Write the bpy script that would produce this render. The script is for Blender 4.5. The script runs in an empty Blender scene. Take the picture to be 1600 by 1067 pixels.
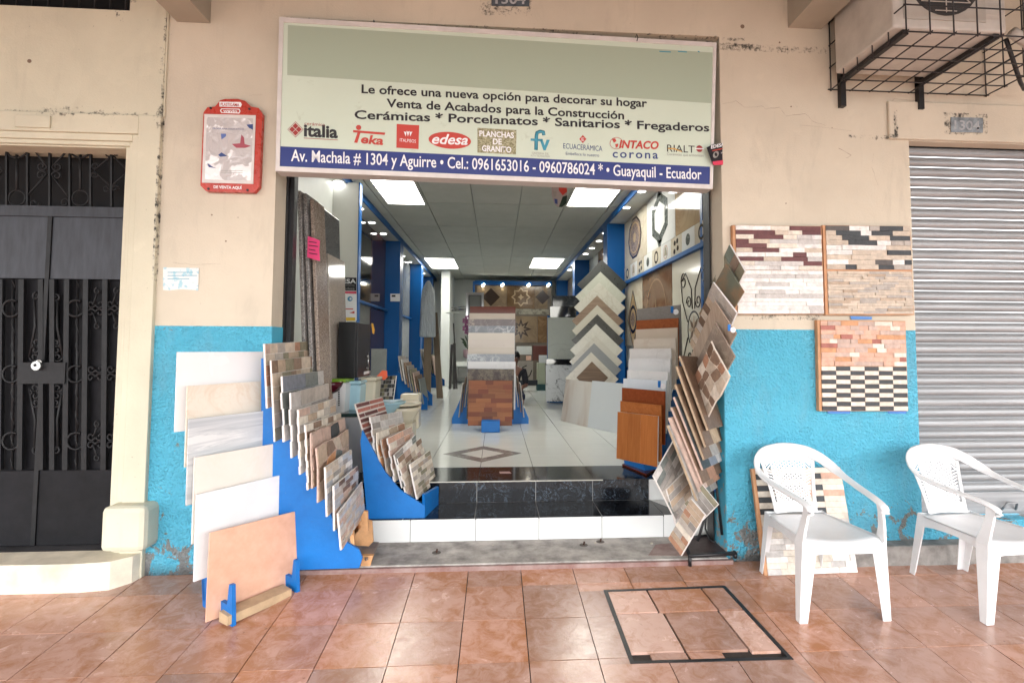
import bpy, bmesh, math, random
from mathutils import Vector, Matrix
R = random.Random(7)
SC = bpy.context.scene
COL = SC.collection
rad = math.radians
# ---------------------------------------------------------------- camera
# axes of the world seen from the camera (right, up, forward), eye 1.316 m above the facade foot
EYE = Vector((0, 0, 1.316)); FPX = 812.0; PPX, PPY = 830.0, 500.0
AX = (Vector((0.99779527, -0.00721607, 0.06597371)), Vector((-0.06626346, -0.05276534, 0.99640603)), Vector((0.00370901, 0.99858087, 0.05312717)))
cam_d = bpy.data.cameras.new('camera'); cam = bpy.data.objects.new('camera', cam_d); COL.objects.link(cam)
cam_d.sensor_width = 36; cam_d.lens = FPX * 36 / 1600
cam_d.shift_x = -(PPX - 800) / 1600; cam_d.shift_y = (PPY - 533.5) / 1600
cam_d.clip_start = 0.05; cam_d.clip_end = 300
cr = [Vector((AX[0][i], AX[1][i], AX[2][i])) for i in range(3)]
cam.matrix_world = Matrix(((cr[0].x, cr[1].x, -cr[2].x, 0), (cr[0].y, cr[1].y, -cr[2].y, 0), (cr[0].z, cr[1].z, -cr[2].z, EYE.z), (0, 0, 0, 1)))
SC.camera = cam
# ---------------------------------------------------------------- daylight: overcast street, arcade in shade
world = bpy.data.worlds.new('World'); SC.world = world; world.use_nodes = True
wn = world.node_tree; bg = wn.nodes['Background']
sky = wn.nodes.new('ShaderNodeTexSky'); sky.sky_type = 'NISHITA'; sky.sun_disc = False
sky.sun_elevation = rad(58); sky.sun_rotation = rad(170); sky.air_density = 1.0; sky.dust_density = 3.0
hs = wn.nodes.new('ShaderNodeHueSaturation'); hs.inputs['Saturation'].default_value = 0.04
wn.links.new(sky.outputs[0], hs.inputs['Color']); wn.links.new(hs.outputs[0], bg.inputs[0]); bg.inputs[1].default_value = 0.15
sun_d = bpy.data.lights.new('sun', 'SUN'); sun_d.energy = 1.3; sun_d.angle = rad(25); sun_d.color = (1, 0.95, 0.88)
sun = bpy.data.objects.new('sun', sun_d); COL.objects.link(sun); sun.rotation_euler = (rad(32), 0, rad(8)); sun.location = (0, -6, 8)
vs = SC.view_settings; vs.view_transform = 'Standard'; vs.look = 'None'; vs.gamma = 1; vs.exposure = 2.8
SC.cycles.max_bounces = 8; SC.cycles.diffuse_bounces = 5; SC.cycles.use_denoising = True
SC.cycles.sample_clamp_indirect = 6
# ---------------------------------------------------------------- helpers
def ray(x, y):
    c = (x - PPX, -(y - PPY), FPX)
    return Vector([sum(AX[i][k] * c[k] for k in range(3)) for i in range(3)])
def at(x, y, Y):
    d = ray(x, y); return EYE + d * (Y / d.y)
def at_z(x, y, z):
    d = ray(x, y); return EYE + d * ((z - EYE.z) / d.z)
def at_x(x, y, X):
    d = ray(x, y); return EYE + d * (X / d.x)
SL = 0.0835; YF = 3.2
def pz(Y): return SL * (Y - YF)
def at_p(x, y):
    d = ray(x, y); t = (EYE.z + SL * YF) / (SL * d.y - d.z); return EYE + d * t
class Plane:
    def __init__(s, P, u, v): s.P = P; s.u = u.normalized(); s.v = (v - s.u * v.dot(s.u)).normalized(); s.n = s.u.cross(s.v); s.n = s.n if s.n.dot(EYE - P) > 0 else -s.n
    def px(s, x, y, e=0.0):
        d = ray(x, y); t = (s.P - EYE).dot(s.n) / d.dot(s.n); return EYE + d * t + s.n * e
    def uv(s, a, b, e=0.0): return s.P + s.u * a + s.v * b + s.n * e
def WM(o):
    m = o.matrix_parent_inverse @ o.matrix_basis if o.parent else o.matrix_basis
    return WM(o.parent) @ m if o.parent else m
def link(o, parent=None):
    COL.objects.link(o)
    if parent is not None:
        o.parent = parent; o.matrix_parent_inverse = WM(parent).inverted()
    return o
def tag(o, label=None, cat=None, group=None, kind=None):
    if label: o['label'] = label
    if cat: o['category'] = cat
    if group: o['group'] = group
    if kind: o['kind'] = kind
    return o
def empty(name, loc, label, cat, group=None):
    o = bpy.data.objects.new(name, None); o.location = loc; o.empty_display_size = 0.1
    COL.objects.link(o); return tag(o, label, cat, group)
class MB:
    def __init__(s): s.v = []; s.f = []; s.m = []; s.sm = []
    def poly(s, pts, m=0, sm=False):
        b = len(s.v); s.v += [Vector(p) for p in pts]; s.f.append(list(range(b, b + len(pts)))); s.m.append(m); s.sm.append(sm); return s
    def faces(s, vs, fs, m=0, sm=False):
        b = len(s.v); s.v += [Vector(p) for p in vs]
        for f in fs: s.f.append([b + i for i in f]); s.m.append(m); s.sm.append(sm)
        return s
    def box(s, x0, x1, y0, y1, z0, z1, m=0):
        return s.hexa([(x0, y0, z0), (x1, y0, z0), (x1, y1, z0), (x0, y1, z0)], [(x0, y0, z1), (x1, y0, z1), (x1, y1, z1), (x0, y1, z1)], m)
    def hexa(s, a, b, m=0):
        return s.faces(list(a) + list(b), [(3, 2, 1, 0), (4, 5, 6, 7), (0, 1, 5, 4), (1, 2, 6, 5), (2, 3, 7, 6), (3, 0, 4, 7)], m)
    def prism(s, pts, off, m=0, m2=None):
        n = len(pts); a = [Vector(p) for p in pts]; off = Vector(off); b = [p + off for p in a]
        s.faces(a + b, [list(range(n))[::-1], list(range(n, 2 * n))], m)
        s.faces(a + b, [(i, (i + 1) % n, n + (i + 1) % n, n + i) for i in range(n)], m if m2 is None else m2)
        return s
    def tube(s, pts, r, n=6, m=0, closed=False, w=None, cap=True):
        pts = [Vector(p) for p in pts]; N = len(pts); rings = []; up = None
        for i, p in enumerate(pts):
            if closed: t = pts[(i + 1) % N] - pts[i - 1]
            else: t = pts[min(i + 1, N - 1)] - pts[max(i - 1, 0)]
            if t.length < 1e-9: t = Vector((0, 0, 1))
            t.normalize()
            if up is None:
                up = Vector((0, 0, 1)) if abs(t.z) < .9 else Vector((0, 1, 0))
            a = t.cross(up)
            if a.length < 1e-5: a = t.cross(Vector((1, 0, 0)))
            a.normalize(); b = a.cross(t).normalized(); up = b
            rr = r[i] if isinstance(r, (list, tuple)) else r
            ww = rr if w is None else (w[i] if isinstance(w, (list, tuple)) else w)
            rings.append([p + a * (ww * math.cos(2 * math.pi * k / n)) + b * (rr * math.sin(2 * math.pi * k / n)) for k in range(n)])
        vs = [q for g in rings for q in g]; fs = []
        for i in range(N if closed else N - 1):
            j = (i + 1) % N
            for k in range(n): fs.append((i * n + k, i * n + (k + 1) % n, j * n + (k + 1) % n, j * n + k))
        if cap and not closed: fs.append(list(range(n))[::-1]); fs.append([(N - 1) * n + k for k in range(n)])
        return s.faces(vs, fs, m, True)
    def lathe(s, c, prof, n=20, m=0, sx=1, sy=1):
        c = Vector(c); N = len(prof)
        vs = [c + Vector((r * sx * math.cos(2 * math.pi * k / n), r * sy * math.sin(2 * math.pi * k / n), z)) for r, z in prof for k in range(n)]
        fs = [(i * n + k, i * n + (k + 1) % n, (i + 1) * n + (k + 1) % n, (i + 1) * n + k) for i in range(N - 1) for k in range(n)]
        fs += [list(range(n))[::-1], [(N - 1) * n + k for k in range(n)]]
        return s.faces(vs, fs, m, True)
    def disc(s, c, r, nrm, h=0.002, n=20, m=0):
        nrm = Vector(nrm).normalized(); a = nrm.orthogonal().normalized(); b = nrm.cross(a)
        rr = r if isinstance(r, (tuple, list)) else (r, r)
        return s.prism([Vector(c) + a * (rr[0] * math.cos(2 * math.pi * k / n)) + b * (rr[1] * math.sin(2 * math.pi * k / n)) for k in range(n)], nrm * h, m)
    def build(s, name, mats, parent=None, bevel=0, local=False, smooth=None, subd=0):
        if not isinstance(mats, (list, tuple)): mats = [mats]
        lo = Vector((0, 0, 0))
        if not local:
            xs = [v.x for v in s.v]; ys = [v.y for v in s.v]; zs = [v.z for v in s.v]
            lo = Vector(((min(xs) + max(xs)) / 2, (min(ys) + max(ys)) / 2, min(zs)))
        me = bpy.data.meshes.new(name); me.from_pydata([tuple(v - lo) for v in s.v], [], s.f)
        for mm in mats: me.materials.append(mm)
        for p, mi, sm in zip(me.polygons, s.m, s.sm): p.material_index = mi; p.use_smooth = sm if smooth is None else smooth
        me.validate()
        bm = bmesh.new(); bm.from_mesh(me)
        bmesh.ops.remove_doubles(bm, verts=bm.verts, dist=1e-5) if smooth or any(s.sm) else None
        bmesh.ops.recalc_face_normals(bm, faces=bm.faces); bm.to_mesh(me); bm.free()
        o = bpy.data.objects.new(name, me); o.location = lo
        if bevel:
            b = o.modifiers.new('bevel', 'BEVEL'); b.width = bevel; b.segments = 2; b.limit_method = 'ANGLE'; b.angle_limit = rad(40)
        if subd:
            b = o.modifiers.new('subdivision', 'SUBSURF'); b.levels = subd; b.render_levels = subd
        link(o, parent); return o
def put(name, mb, mat, label, cat, group=None, **k):
    return tag(mb.build(name, mat, None, **k), label, cat, group)
# ---------------------------------------------------------------- materials
MATS = {}
class NT:
    def __init__(s, name):
        s.m = bpy.data.materials.new(name); s.m.use_nodes = True; s.t = s.m.node_tree; s.b = s.t.nodes['Principled BSDF']
    def n(s, ty, **k):
        x = s.t.nodes.new('ShaderNode' + ty)
        for a, b in k.items():
            if a.startswith('i_'): x.inputs[a[2:].replace('_', ' ')].default_value = b
            else: setattr(x, a, b)
        return x
    def l(s, a, b): s.t.links.new(a, b)
    def val(s, a, x):
        if hasattr(x, 'is_output') or hasattr(x, 'links'): s.l(x, a)
        else: a.default_value = x
    def math(s, op, a, b=None, c=None, clamp=False):
        x = s.n('Math', operation=op, use_clamp=clamp); s.val(x.inputs[0], a)
        if b is not None: s.val(x.inputs[1], b)
        if c is not None: s.val(x.inputs[2], c)
        return x.outputs[0]
    def pos(s): return s.n('NewGeometry').outputs['Position']
    def xyz(s, v):
        x = s.n('SeparateXYZ'); s.l(v, x.inputs[0]); return x.outputs
    def noise(s, vec, scale, detail=4, rough=.55, dist=0, out='Fac'):
        x = s.n('TexNoise'); s.l(vec, x.inputs['Vector']); x.inputs['Scale'].default_value = scale; x.inputs['Detail'].default_value = detail
        x.inputs['Roughness'].default_value = rough; x.inputs['Distortion'].default_value = dist; return x.outputs[out]
    def vor(s, vec, scale, feat='F1', out='Distance', rnd=1):
        x = s.n('TexVoronoi'); x.feature = feat; s.l(vec, x.inputs['Vector']); x.inputs['Scale'].default_value = scale; x.inputs['Randomness'].default_value = rnd; return x.outputs[out]
    def map(s, vec, sc, loc=(0, 0, 0), rot=(0, 0, 0)):
        x = s.n('Mapping'); s.l(vec, x.inputs[0]); x.inputs['Scale'].default_value = sc; x.inputs['Location'].default_value = loc; x.inputs['Rotation'].default_value = rot; return x.outputs[0]
    def ramp(s, fac, stops):
        x = s.n('ValToRGB'); s.l(fac, x.inputs[0]); e = x.color_ramp.elements
        while len(e) < len(stops): e.new(0.5)
        for k, (p, c) in enumerate(stops):
            e[k].position = p; e[k].color = (c, c, c, 1) if isinstance(c, (int, float)) else (*c[:3], 1)
        return x.outputs[0]
    def mix(s, f, a, b, mode='MIX'):
        x = s.n('Mix', data_type='RGBA', blend_type=mode); s.val(x.inputs[0], f)
        for i, q in ((6, a), (7, b)):
            if isinstance(q, tuple): x.inputs[i].default_value = (*q[:3], 1)
            else: s.l(q, x.inputs[i])
        return x.outputs[2]
    def bump(s, h, dist=.01, st=.5, prev=None):
        x = s.n('Bump'); x.inputs['Strength'].default_value = st; x.inputs['Distance'].default_value = dist; s.l(h, x.inputs['Height'])
        if prev is not None: s.l(prev, x.inputs['Normal'])
        s.l(x.outputs[0], s.b.inputs['Normal']); return x.outputs[0]
    def set(s, col=None, rough=None, metal=None, spec=None, coat=None, emit=None, es=1, alpha=None, trans=None):
        i = s.b.inputs
        if col is not None:
            if isinstance(col, tuple): i['Base Color'].default_value = (*col[:3], 1)
            else: s.l(col, i['Base Color'])
        if rough is not None: s.val(i['Roughness'], rough)
        if metal is not None: s.val(i['Metallic'], metal)
        if spec is not None: s.val(i['Specular IOR Level'], spec)
        if coat is not None: i['Coat Weight'].default_value = coat; i['Coat Roughness'].default_value = .08
        if emit is not None: i['Emission Color'].default_value = (*emit, 1); i['Emission Strength'].default_value = es
        if trans is not None: i['Transmission Weight'].default_value = trans
        return s.m
def sc_(c, k): return tuple(min(1, x * k) for x in c)
def pm(name, col, rough=.5, n=.12, ns=6, bump=0, bs=80, metal=0, spec=.5, coat=0, stretch=(1, 1, 1), col2=None, dist=0):
    if name in MATS: return MATS[name]
    t = NT(name); p = t.map(t.pos(), stretch) if stretch != (1, 1, 1) else t.pos()
    f = t.noise(p, ns, 6, .6, dist)
    f2 = t.ramp(f, [(.3, 0), (.7, 1)])
    c = t.mix(f2, sc_(col, 1 - n), col2 if col2 else sc_(col, 1 + n))
    oi = t.n('ObjectInfo').outputs['Random']
    h = t.n('HueSaturation'); t.l(c, h.inputs['Color']); t.l(t.math('MULTIPLY_ADD', oi, n * .8, 1 - n * .4), h.inputs['Value'])
    rg = t.math('MULTIPLY_ADD', t.noise(p, ns * 3, 3), rough * .5, rough * .75)
    if bump: t.bump(t.noise(p, bs, 5, .65), .004, bump)
    MATS[name] = t.set(h.outputs[0], rg, metal, spec, coat); return MATS[name]
def plain(name, col, rough=.5, metal=0, emit=None, es=1, spec=.5):
    if name in MATS: return MATS[name]
    t = NT(name); MATS[name] = t.set(col, rough, metal, spec, None, emit, es); return MATS[name]
def marble(name, base, vein, scale=3, w=.03, rough=.12, amt=.8, n=.08, stretch=(1, 1, 1)):
    if name in MATS: return MATS[name]
    t = NT(name); p = t.map(t.pos(), stretch)
    a = t.noise(p, scale, 8, .6, 1.4); v = t.math('ABSOLUTE', t.math('SUBTRACT', a, .5))
    a2 = t.noise(p, scale * 2.3, 6, .6, 2.2); v2 = t.math('ABSOLUTE', t.math('SUBTRACT', a2, .52))
    m = t.ramp(v, [(0, 1), (w, 0)]); m2 = t.ramp(v2, [(0, .6), (w * .6, 0)])
    mm = t.math('MULTIPLY', t.math('MAXIMUM', m, m2), t.math('MULTIPLY', t.ramp(t.noise(p, scale * .7, 3), [(.38, 0), (.6, 1)]), amt))
    cl = t.mix(t.noise(p, scale * 1.5, 5), sc_(base, 1 - n), sc_(base, 1 + n))
    MATS[name] = t.set(t.mix(mm, cl, vein), rough, spec=.25); return MATS[name]
def speck(name, c1, c2, c3, scale=300, rough=.15):
    if name in MATS: return MATS[name]
    t = NT(name); p = t.pos(); a = t.noise(p, scale, 3, .7); b = t.vor(p, scale * .6, out='Color')
    f = t.math('ADD', t.math('MULTIPLY', a, .7), t.math('MULTIPLY', t.xyz(b)[0], .3))
    MATS[name] = t.set(t.ramp(f, [(.3, c1), (.5, c2), (.7, c3)]), rough); return MATS[name]
def wood(name, c1, c2, along='z', rough=.35, scale=1.0):
    if name in MATS: return MATS[name]
    t = NT(name); st = {'x': (2, 30, 30), 'y': (30, 2, 30), 'z': (30, 30, 2)}[along]
    p = t.map(t.pos(), tuple(q * scale for q in st)); f = t.noise(p, 1.2, 6, .6, .8)
    c = t.mix(t.ramp(f, [(.3, 0), (.7, 1)]), c1, c2)
    h = t.n('HueSaturation'); t.l(c, h.inputs['Color']); t.l(t.math('MULTIPLY_ADD', t.n('ObjectInfo').outputs['Random'], .5, .75), h.inputs['Value'])
    MATS[name] = t.set(h.outputs[0], rough, spec=.18); return MATS[name]
def plaster(name, col, segs, dirt=.35, crackz=True):
    """painted plaster: soft blotches, fine trowel relief and black mould that grows along the given joints (x0,x1,z0,z1,reach)"""
    t = NT(name); p = t.pos(); X, Y_, Z = t.xyz(p)
    c = t.mix(t.ramp(t.noise(p, 1.3, 6, .6), [(.35, 0), (.68, 1)]), sc_(col, .9), sc_(col, 1.06))
    c = t.mix(t.math('MULTIPLY', t.ramp(t.noise(t.map(p, (3, 3, .8)), 2.2, 8, .65, .5), [(.56, 0), (.72, 1)]), dirt), c, sc_(col, .62))
    c = t.mix(t.math('MULTIPLY', t.ramp(t.noise(p, 3.2, 3, .5, .6), [(.6, 0), (.615, 1)]), .14), c, sc_(col, 1.12))
    c = t.mix(t.math('MULTIPLY', t.ramp(t.noise(t.map(p, (9, 9, .5)), 2, 6, .7), [(.6, 0), (.8, 1)]), .3), c, sc_(col, .68))
    nz = t.noise(p, 30, 8, .75); nf = t.noise(p, 5, 4, .6)
    tot = None
    for (x0, x1, z0, z1, w) in segs:
        dx = t.math('SUBTRACT', t.math('ABSOLUTE', t.math('SUBTRACT', X, (x0 + x1) / 2)), abs(x1 - x0) / 2)
        dz = t.math('SUBTRACT', t.math('ABSOLUTE', t.math('SUBTRACT', Z, (z0 + z1) / 2)), abs(z1 - z0) / 2)
        d = t.math('MAXIMUM', t.math('MAXIMUM', dx, dz), 0)
        k = t.math('SUBTRACT', 1, t.math('DIVIDE', d, w), clamp=True)
        tot = k if tot is None else t.math('MAXIMUM', tot, k)
    if tot is not None:
        th = t.math('ADD', t.math('MULTIPLY', t.math('POWER', tot, 1.5), .34), t.math('MULTIPLY_ADD', nf, .5, -.25))
        mk = t.ramp(t.math('ADD', nz, th), [(.82, 0), (.96, 1)])
        mk = t.math('MULTIPLY', mk, t.math('MULTIPLY', tot, 1.6, clamp=True))
        c = t.mix(mk, c, (.05, .05, .045))
    sp = t.ramp(t.noise(p, 55, 2, .5), [(.74, 0), (.78, 1)])
    c = t.mix(t.math('MULTIPLY', sp, .5), c, sc_(col, .35))
    t.bump(t.math('ADD', t.math('MULTIPLY', t.noise(p, 7, 3), 2), t.noise(p, 90, 6, .7)), .003, .5)
    MATS[name] = t.set(c, .8, spec=.25); return MATS[name]
# stone tones for the sample boards
TONE = {}
def tone(k, col, rough=.45, bump=.6):
    TONE[k] = pm('stone_' + k, col, rough, .2, 26, bump, 90, spec=.35)
for k, c in dict(tan=(.44, .34, .25), sand=(.54, .46, .37), cream=(.68, .62, .53), rust=(.4, .22, .14), brown=(.25, .17, .12), dark=(.09, .08, .075), grey=(.3, .28, .26),
                 lgrey=(.52, .5, .48), white=(.74, .72, .69), olive=(.24, .22, .15), slate=(.17, .19, .18), blue=(.2, .22, .26), rose=(.5, .37, .31), burg=(.13, .045, .045),
                 green=(.17, .2, .16), char=(.045, .05, .055), brickred=(.36, .13, .1), salmon=(.62, .38, .28), orange=(.55, .28, .14), wgrey=(.42, .38, .34), dwood=(.16, .1, .065), lwood=(.4, .3, .2), sky=(.42, .45, .5)).items(): tone(k, c)
def T_(*ks): return [TONE[k] for k in ks]
WHITE_EDGE = plain('ceramic_edge', (.72, .7, .68), .4)
CUBE = bpy.data.meshes.new('sample_piece')
_v = [(x, y, z) for z in (-.5, .5) for y in (-.5, .5) for x in (-.5, .5)]
CUBE.from_pydata(_v, [], [(0, 2, 3, 1), (4, 5, 7, 6), (0, 1, 5, 4), (2, 6, 7, 3), (0, 4, 6, 2), (1, 3, 7, 5)]); CUBE.materials.append(WHITE_EDGE)
def piece(name, fr, u0, u1, v0, v1, h0, h1, mat, parent):
    """a small block on frame fr=(P,u,v,n): u0..u1, v0..v1 metres on the face, h0..h1 along the normal"""
    P, u, v, n = fr; rh = u.cross(v).dot(n) > 0
    c = P + u * ((u0 + u1) / 2) + v * ((v0 + v1) / 2) + n * ((h0 + h1) / 2)
    nn = n if rh else -n
    a, b, d = u * (u1 - u0), v * (v1 - v0), nn * (h1 - h0)
    o = bpy.data.objects.new(name, CUBE)
    m = Matrix(((a.x, b.x, d.x, c.x), (a.y, b.y, d.y, c.y), (a.z, b.z, d.z, c.z), (0, 0, 0, 1)))
    COL.objects.link(o)
    if parent is not None:
        o.parent = parent; o.matrix_parent_inverse = WM(parent).inverted()
    o.matrix_basis = m
    o.material_slots[0].link = 'OBJECT'; o.material_slots[0].material = mat
    return o
def frame(BL, BR, TL):
    u = (BR - BL); w = u.length; u.normalize(); v = TL - BL; v = v - u * v.dot(u); h = v.length; v.normalize()
    n = u.cross(v); n = n if n.dot(EYE - BL) > 0 else -n
    return (BL, u, v, n), w, h
def board(BL, BR, TL, label, style='plain', mat=None, pal=None, rows=8, L=.11, t=.009, jag=0, group=None, edge=None, cols=None, name='tile_sample', wts=None, seed=None, gap=.0016, cat='tile sample', relief=.003, vis=None):
    """one sample board standing in a rack. vis=(u0,u1,v0,v1) fractions: the pieces there are built singly, the hidden rest is the plain slab"""
    rr = random.Random(seed if seed is not None else hash(label) % 9999 if False else sum(map(ord, label)))
    fr, w, h = frame(BL, BR, TL); P, u, v, n = fr
    body = MB().hexa([P - n * t, P + u * w - n * t, P + u * w, P], [P + v * h - n * t, P + v * h + u * w - n * t, P + v * h + u * w, P + v * h])
    if style == 'plain':
        o = body.build(name, mat); return tag(o, label, cat, group)
    base = P + u * (w / 2)
    root = empty(name, base, label, cat, group)
    if style == 'flag':   # crazy paving, uneven outline
        nx, ny = cols or 3, rows
        g = {}
        for i in range(nx + 1):
            for j in range(ny + 1):
                jx = rr.uniform(-.3, .3) * w / nx * (.35 if i in (0, nx) else 1); jy = rr.uniform(-.3, .3) * h / ny * (.35 if j in (0, ny) else 1)
                g[i, j] = (w * i / nx + jx, h * j / ny + jy)
        ins = [.93 * 1] 
        pts = [g[i, 0] for i in range(nx + 1)] + [g[nx, j] for j in range(1, ny + 1)] + [g[i, ny] for i in range(nx - 1, -1, -1)] + [g[0, j] for j in range(ny - 1, 0, -1)]
        MB().prism([P + u * a + v * b - n * t for a, b in pts], n * t).build('backing', edge or TONE['sand'], root)
        for i in range(nx):
            for j in range(ny):
                q = [g[i, j], g[i + 1, j], g[i + 1, j + 1], g[i, j + 1]]
                mx = []
                for k in range(4): # round the outline with mid points
                    a, b = q[k], q[(k + 1) % 4]; mx += [a, ((a[0] + b[0]) / 2, (a[1] + b[1]) / 2)]
                cx = sum(a[0] for a in q) / 4; cy = sum(a[1] for a in q) / 4
                pp = [(cx + (a - cx) * (.86 if k % 2 == 0 else .95), cy + (b - cy) * (.86 if k % 2 == 0 else .95)) for k, (a, b) in enumerate(mx)]
                MB().prism([P + u * a + v * b + n * .0002 for a, b in pp], n * rr.uniform(.0015, .004)).build('stone', rr.choices(pal, wts)[0], root)
        return root
    if jag:
        m = MB(); 
    else:
        body.build('backing', edge or WHITE_EDGE, root)
    hh = h / rows
    vis = vis or (0, 1, 0, 1)
    for r in range(rows):
        off = 0
        if jag: off = jag * (1 if r % 2 else -1) * rr.uniform(.5, 1)
        x = off; xe = w + off
        if jag:
            m.hexa([P + v * (hh * r) + u * x - n * t, P + v * (hh * r) + u * xe - n * t, P + v * (hh * r) + u * xe, P + v * (hh * r) + u * x],
                   [P + v * (hh * (r + 1) - .0005) + u * x - n * t, P + v * (hh * (r + 1) - .0005) + u * xe - n * t, P + v * (hh * (r + 1) - .0005) + u * xe, P + v * (hh * (r + 1) - .0005) + u * x])
        if not (vis[2] - .001 <= (r + .5) / rows <= vis[3] + .001): continue
        if style == 'grid': # even columns, running bond
            cw = w / cols; xs = [0] + [cw * (k + (.5 if r % 2 else 1)) for k in range(cols)] + [w]
            xs = sorted({round(min(max(q, 0), w), 5) for q in xs})
        elif style == 'strip':
            xs = [0, w]
        else:
            xs = [0]; q = 0
            while q < w - .001:
                q += L * rr.uniform(.55, 1.45)
                if w - q < L * .4: q = w
                xs.append(min(q, w))
        last = None
        for k in range(len(xs) - 1):
            mt = rr.choices(pal, wts)[0] if not (style == 'checker') else pal[(k + r) % len(pal)]
            if mt is last and len(pal) > 2: mt = rr.choices(pal, wts)[0]
            last = mt
            piece('brick', fr, off + xs[k] + gap, off + xs[k + 1] - gap, hh * r + gap, hh * (r + 1) - gap, 0.0002, rr.uniform(.35, 1) * relief + .0006, mt, root)
    if jag: m.build('backing', edge or WHITE_EDGE, root)
    return root
_cap = [None]
def text_mesh(body, offset=0.0, shear=0, spacing=1.0):
    c = bpy.data.curves.new('lettering', 'FONT'); c.body = body; c.size = 1; c.offset = offset; c.shear = shear; c.space_character = spacing; c.resolution_u = 3
    o = bpy.data.objects.new('lettering', c); COL.objects.link(o)
    bpy.context.view_layer.update()
    dg = bpy.context.evaluated_depsgraph_get(); me = bpy.data.meshes.new_from_object(o.evaluated_get(dg))
    bpy.data.objects.remove(o); bpy.data.curves.remove(c); return me
def letters(body, A, B, up, mat, parent, n, offset=0.0, shear=0, name='lettering', spacing=1.0, eps=.0012):
    """flat print: text from A (left end of the baseline) to B (right end), capitals as tall as vector up"""
    if _cap[0] is None:
        h = text_mesh('H'); _cap[0] = max(v.co.y for v in h.vertices)
    me = text_mesh(body, offset, shear, spacing)
    xs = [v.co.x for v in me.vertices]; x0, x1 = min(xs), max(xs)
    for v in me.vertices:
        p = A + (B - A) * ((v.co.x - x0) / (x1 - x0)) + up * (v.co.y / _cap[0]) + n * eps
        v.co = p - A
    me.materials.clear(); me.materials.append(mat)
    o = bpy.data.objects.new(name, me); o.location = A; link(o, parent); return o
def ptext(pl, body, x0, y0, x1, y1, hpx, mat, parent, e=.0015, **k):
    A = pl.px(x0, y0, 0); B = pl.px(x1, y1, 0); m = pl.px((x0 + x1) / 2, (y0 + y1) / 2 - hpx) - pl.px((x0 + x1) / 2, (y0 + y1) / 2)
    return letters(body, A, B, m, mat, parent, pl.n, eps=e, **k)
def ppoly(pl, pts, mat, name, parent, e=.001, th=.0006):
    return MB().prism([pl.px(x, y, e) for x, y in pts], pl.n * th).build(name, mat, parent)
# ================================================================ materials of the place
BEIGE = plaster('plaster_beige', (.6, .545, .44), [(-1.35, 1.6, 3.33, 3.34, .05), (-2.01, -2.005, 1.7, 2.7, .008), (1.44, 2.2, 3.26, 3.3, .05), (2.3, 2.62, 2.7, 2.72, .04), (2.6, 2.62, 2.7, 2.9, .03), (2.95, 3.25, 2.74, 2.88, .03), (-.1, .2, 3.44, 3.6, .09), (1.5, 2.1, 1.5, 1.53, .02)], .3)
CREAM = plaster('plaster_cream', (.63, .6, .47), [(-4, -2.03, 2.69, 2.7, .06), (-2.03, -2.02, 2.6, 2.75, .05), (-2.03, -2.02, 2.95, 3.12, .05), (-2.02, -2.01, 2.7, 3.3, .015), (-4, -2.2, 3.37, 3.42, .09), (-2.3, -2.24, 3.3, 3.6, .1), (-2.7, -2.5, 2.68, 2.72, .06), (-2.02, -2.01, 1.7, 2.7, .012)], .22)
def make_blue():
    t = NT('stucco_blue'); p = t.pos(); X, Y_, Z = t.xyz(p)
    c = t.mix(t.noise(p, 3, 5), (.1, .56, .82), (.17, .67, .9))
    c = t.mix(t.math('MULTIPLY', t.ramp(t.noise(t.map(p, (2, 2, .8)), 2, 6, .65), [(.5, 0), (.75, 1)]), .4), c, (.3, .56, .7))
    low = t.math('SUBTRACT', 1, t.math('DIVIDE', Z, .42), clamp=True)
    nz = t.noise(p, 9, 8, .7, .4)
    m = t.ramp(t.math('ADD', nz, t.math('MULTIPLY', low, .22)), [(.66, 0), (.68, 1)])
    c = t.mix(t.math('MULTIPLY', m, .9), c, t.mix(t.noise(p, 40, 4), (.42, .36, .3), (.22, .2, .2)))
    sp = t.ramp(t.noise(p, 60, 3, .6), [(.68, 0), (.74, 1)]); c = t.mix(t.math('MULTIPLY', sp, .4), c, (.3, .42, .5))
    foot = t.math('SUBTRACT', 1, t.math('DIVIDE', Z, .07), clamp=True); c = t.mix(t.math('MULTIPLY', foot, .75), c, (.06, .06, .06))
    h = t.math('ADD', t.noise(p, 52, 6, .7, .6), t.math('MULTIPLY', t.vor(p, 70), .7))
    t.bump(h, .032, .95); return t.set(c, .6, spec=.35)
BLUEW = make_blue()
def make_smooth_blue():
    t = NT('painted_blue_reveal'); p = t.pos(); X, Y_, Z = t.xyz(p)
    low = t.math('SUBTRACT', 1, t.math('DIVIDE', Z, .9), clamp=True)
    m = t.ramp(t.math('ADD', t.noise(p, 14, 8, .75, .3), t.math('MULTIPLY', low, .16)), [(.66, 0), (.675, 1)])
    c = t.mix(m, t.mix(t.noise(p, 2, 4), (.05, .36, .52), (.07, .43, .62)), (.33, .28, .25))
    t.bump(t.noise(p, 30, 5), .003, .5); return t.set(c, .45)
BLUER = make_smooth_blue()
CONC = pm('concrete_worn', (.3, .28, .26), .7, .5, 9, .8, 40)
REDC = pm('concrete_red_paint', (.3, .13, .11), .6, .4, 9, .5, 40, col2=(.34, .26, .24))
SILLM = pm('sill_paint_cream', (.68, .62, .5), .6, .25, 5, .4, 30)
BEAMM = pm('beam_plaster_grey', (.36, .33, .27), .85, .08, 3, .3, 60)
CEILM = pm('arcade_ceiling_paint', (.26, .24, .2), .9, .1, 2)
DARKF = pm('dark_floor', (.05, .05, .055), .5, .4, 5, .4)
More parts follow.
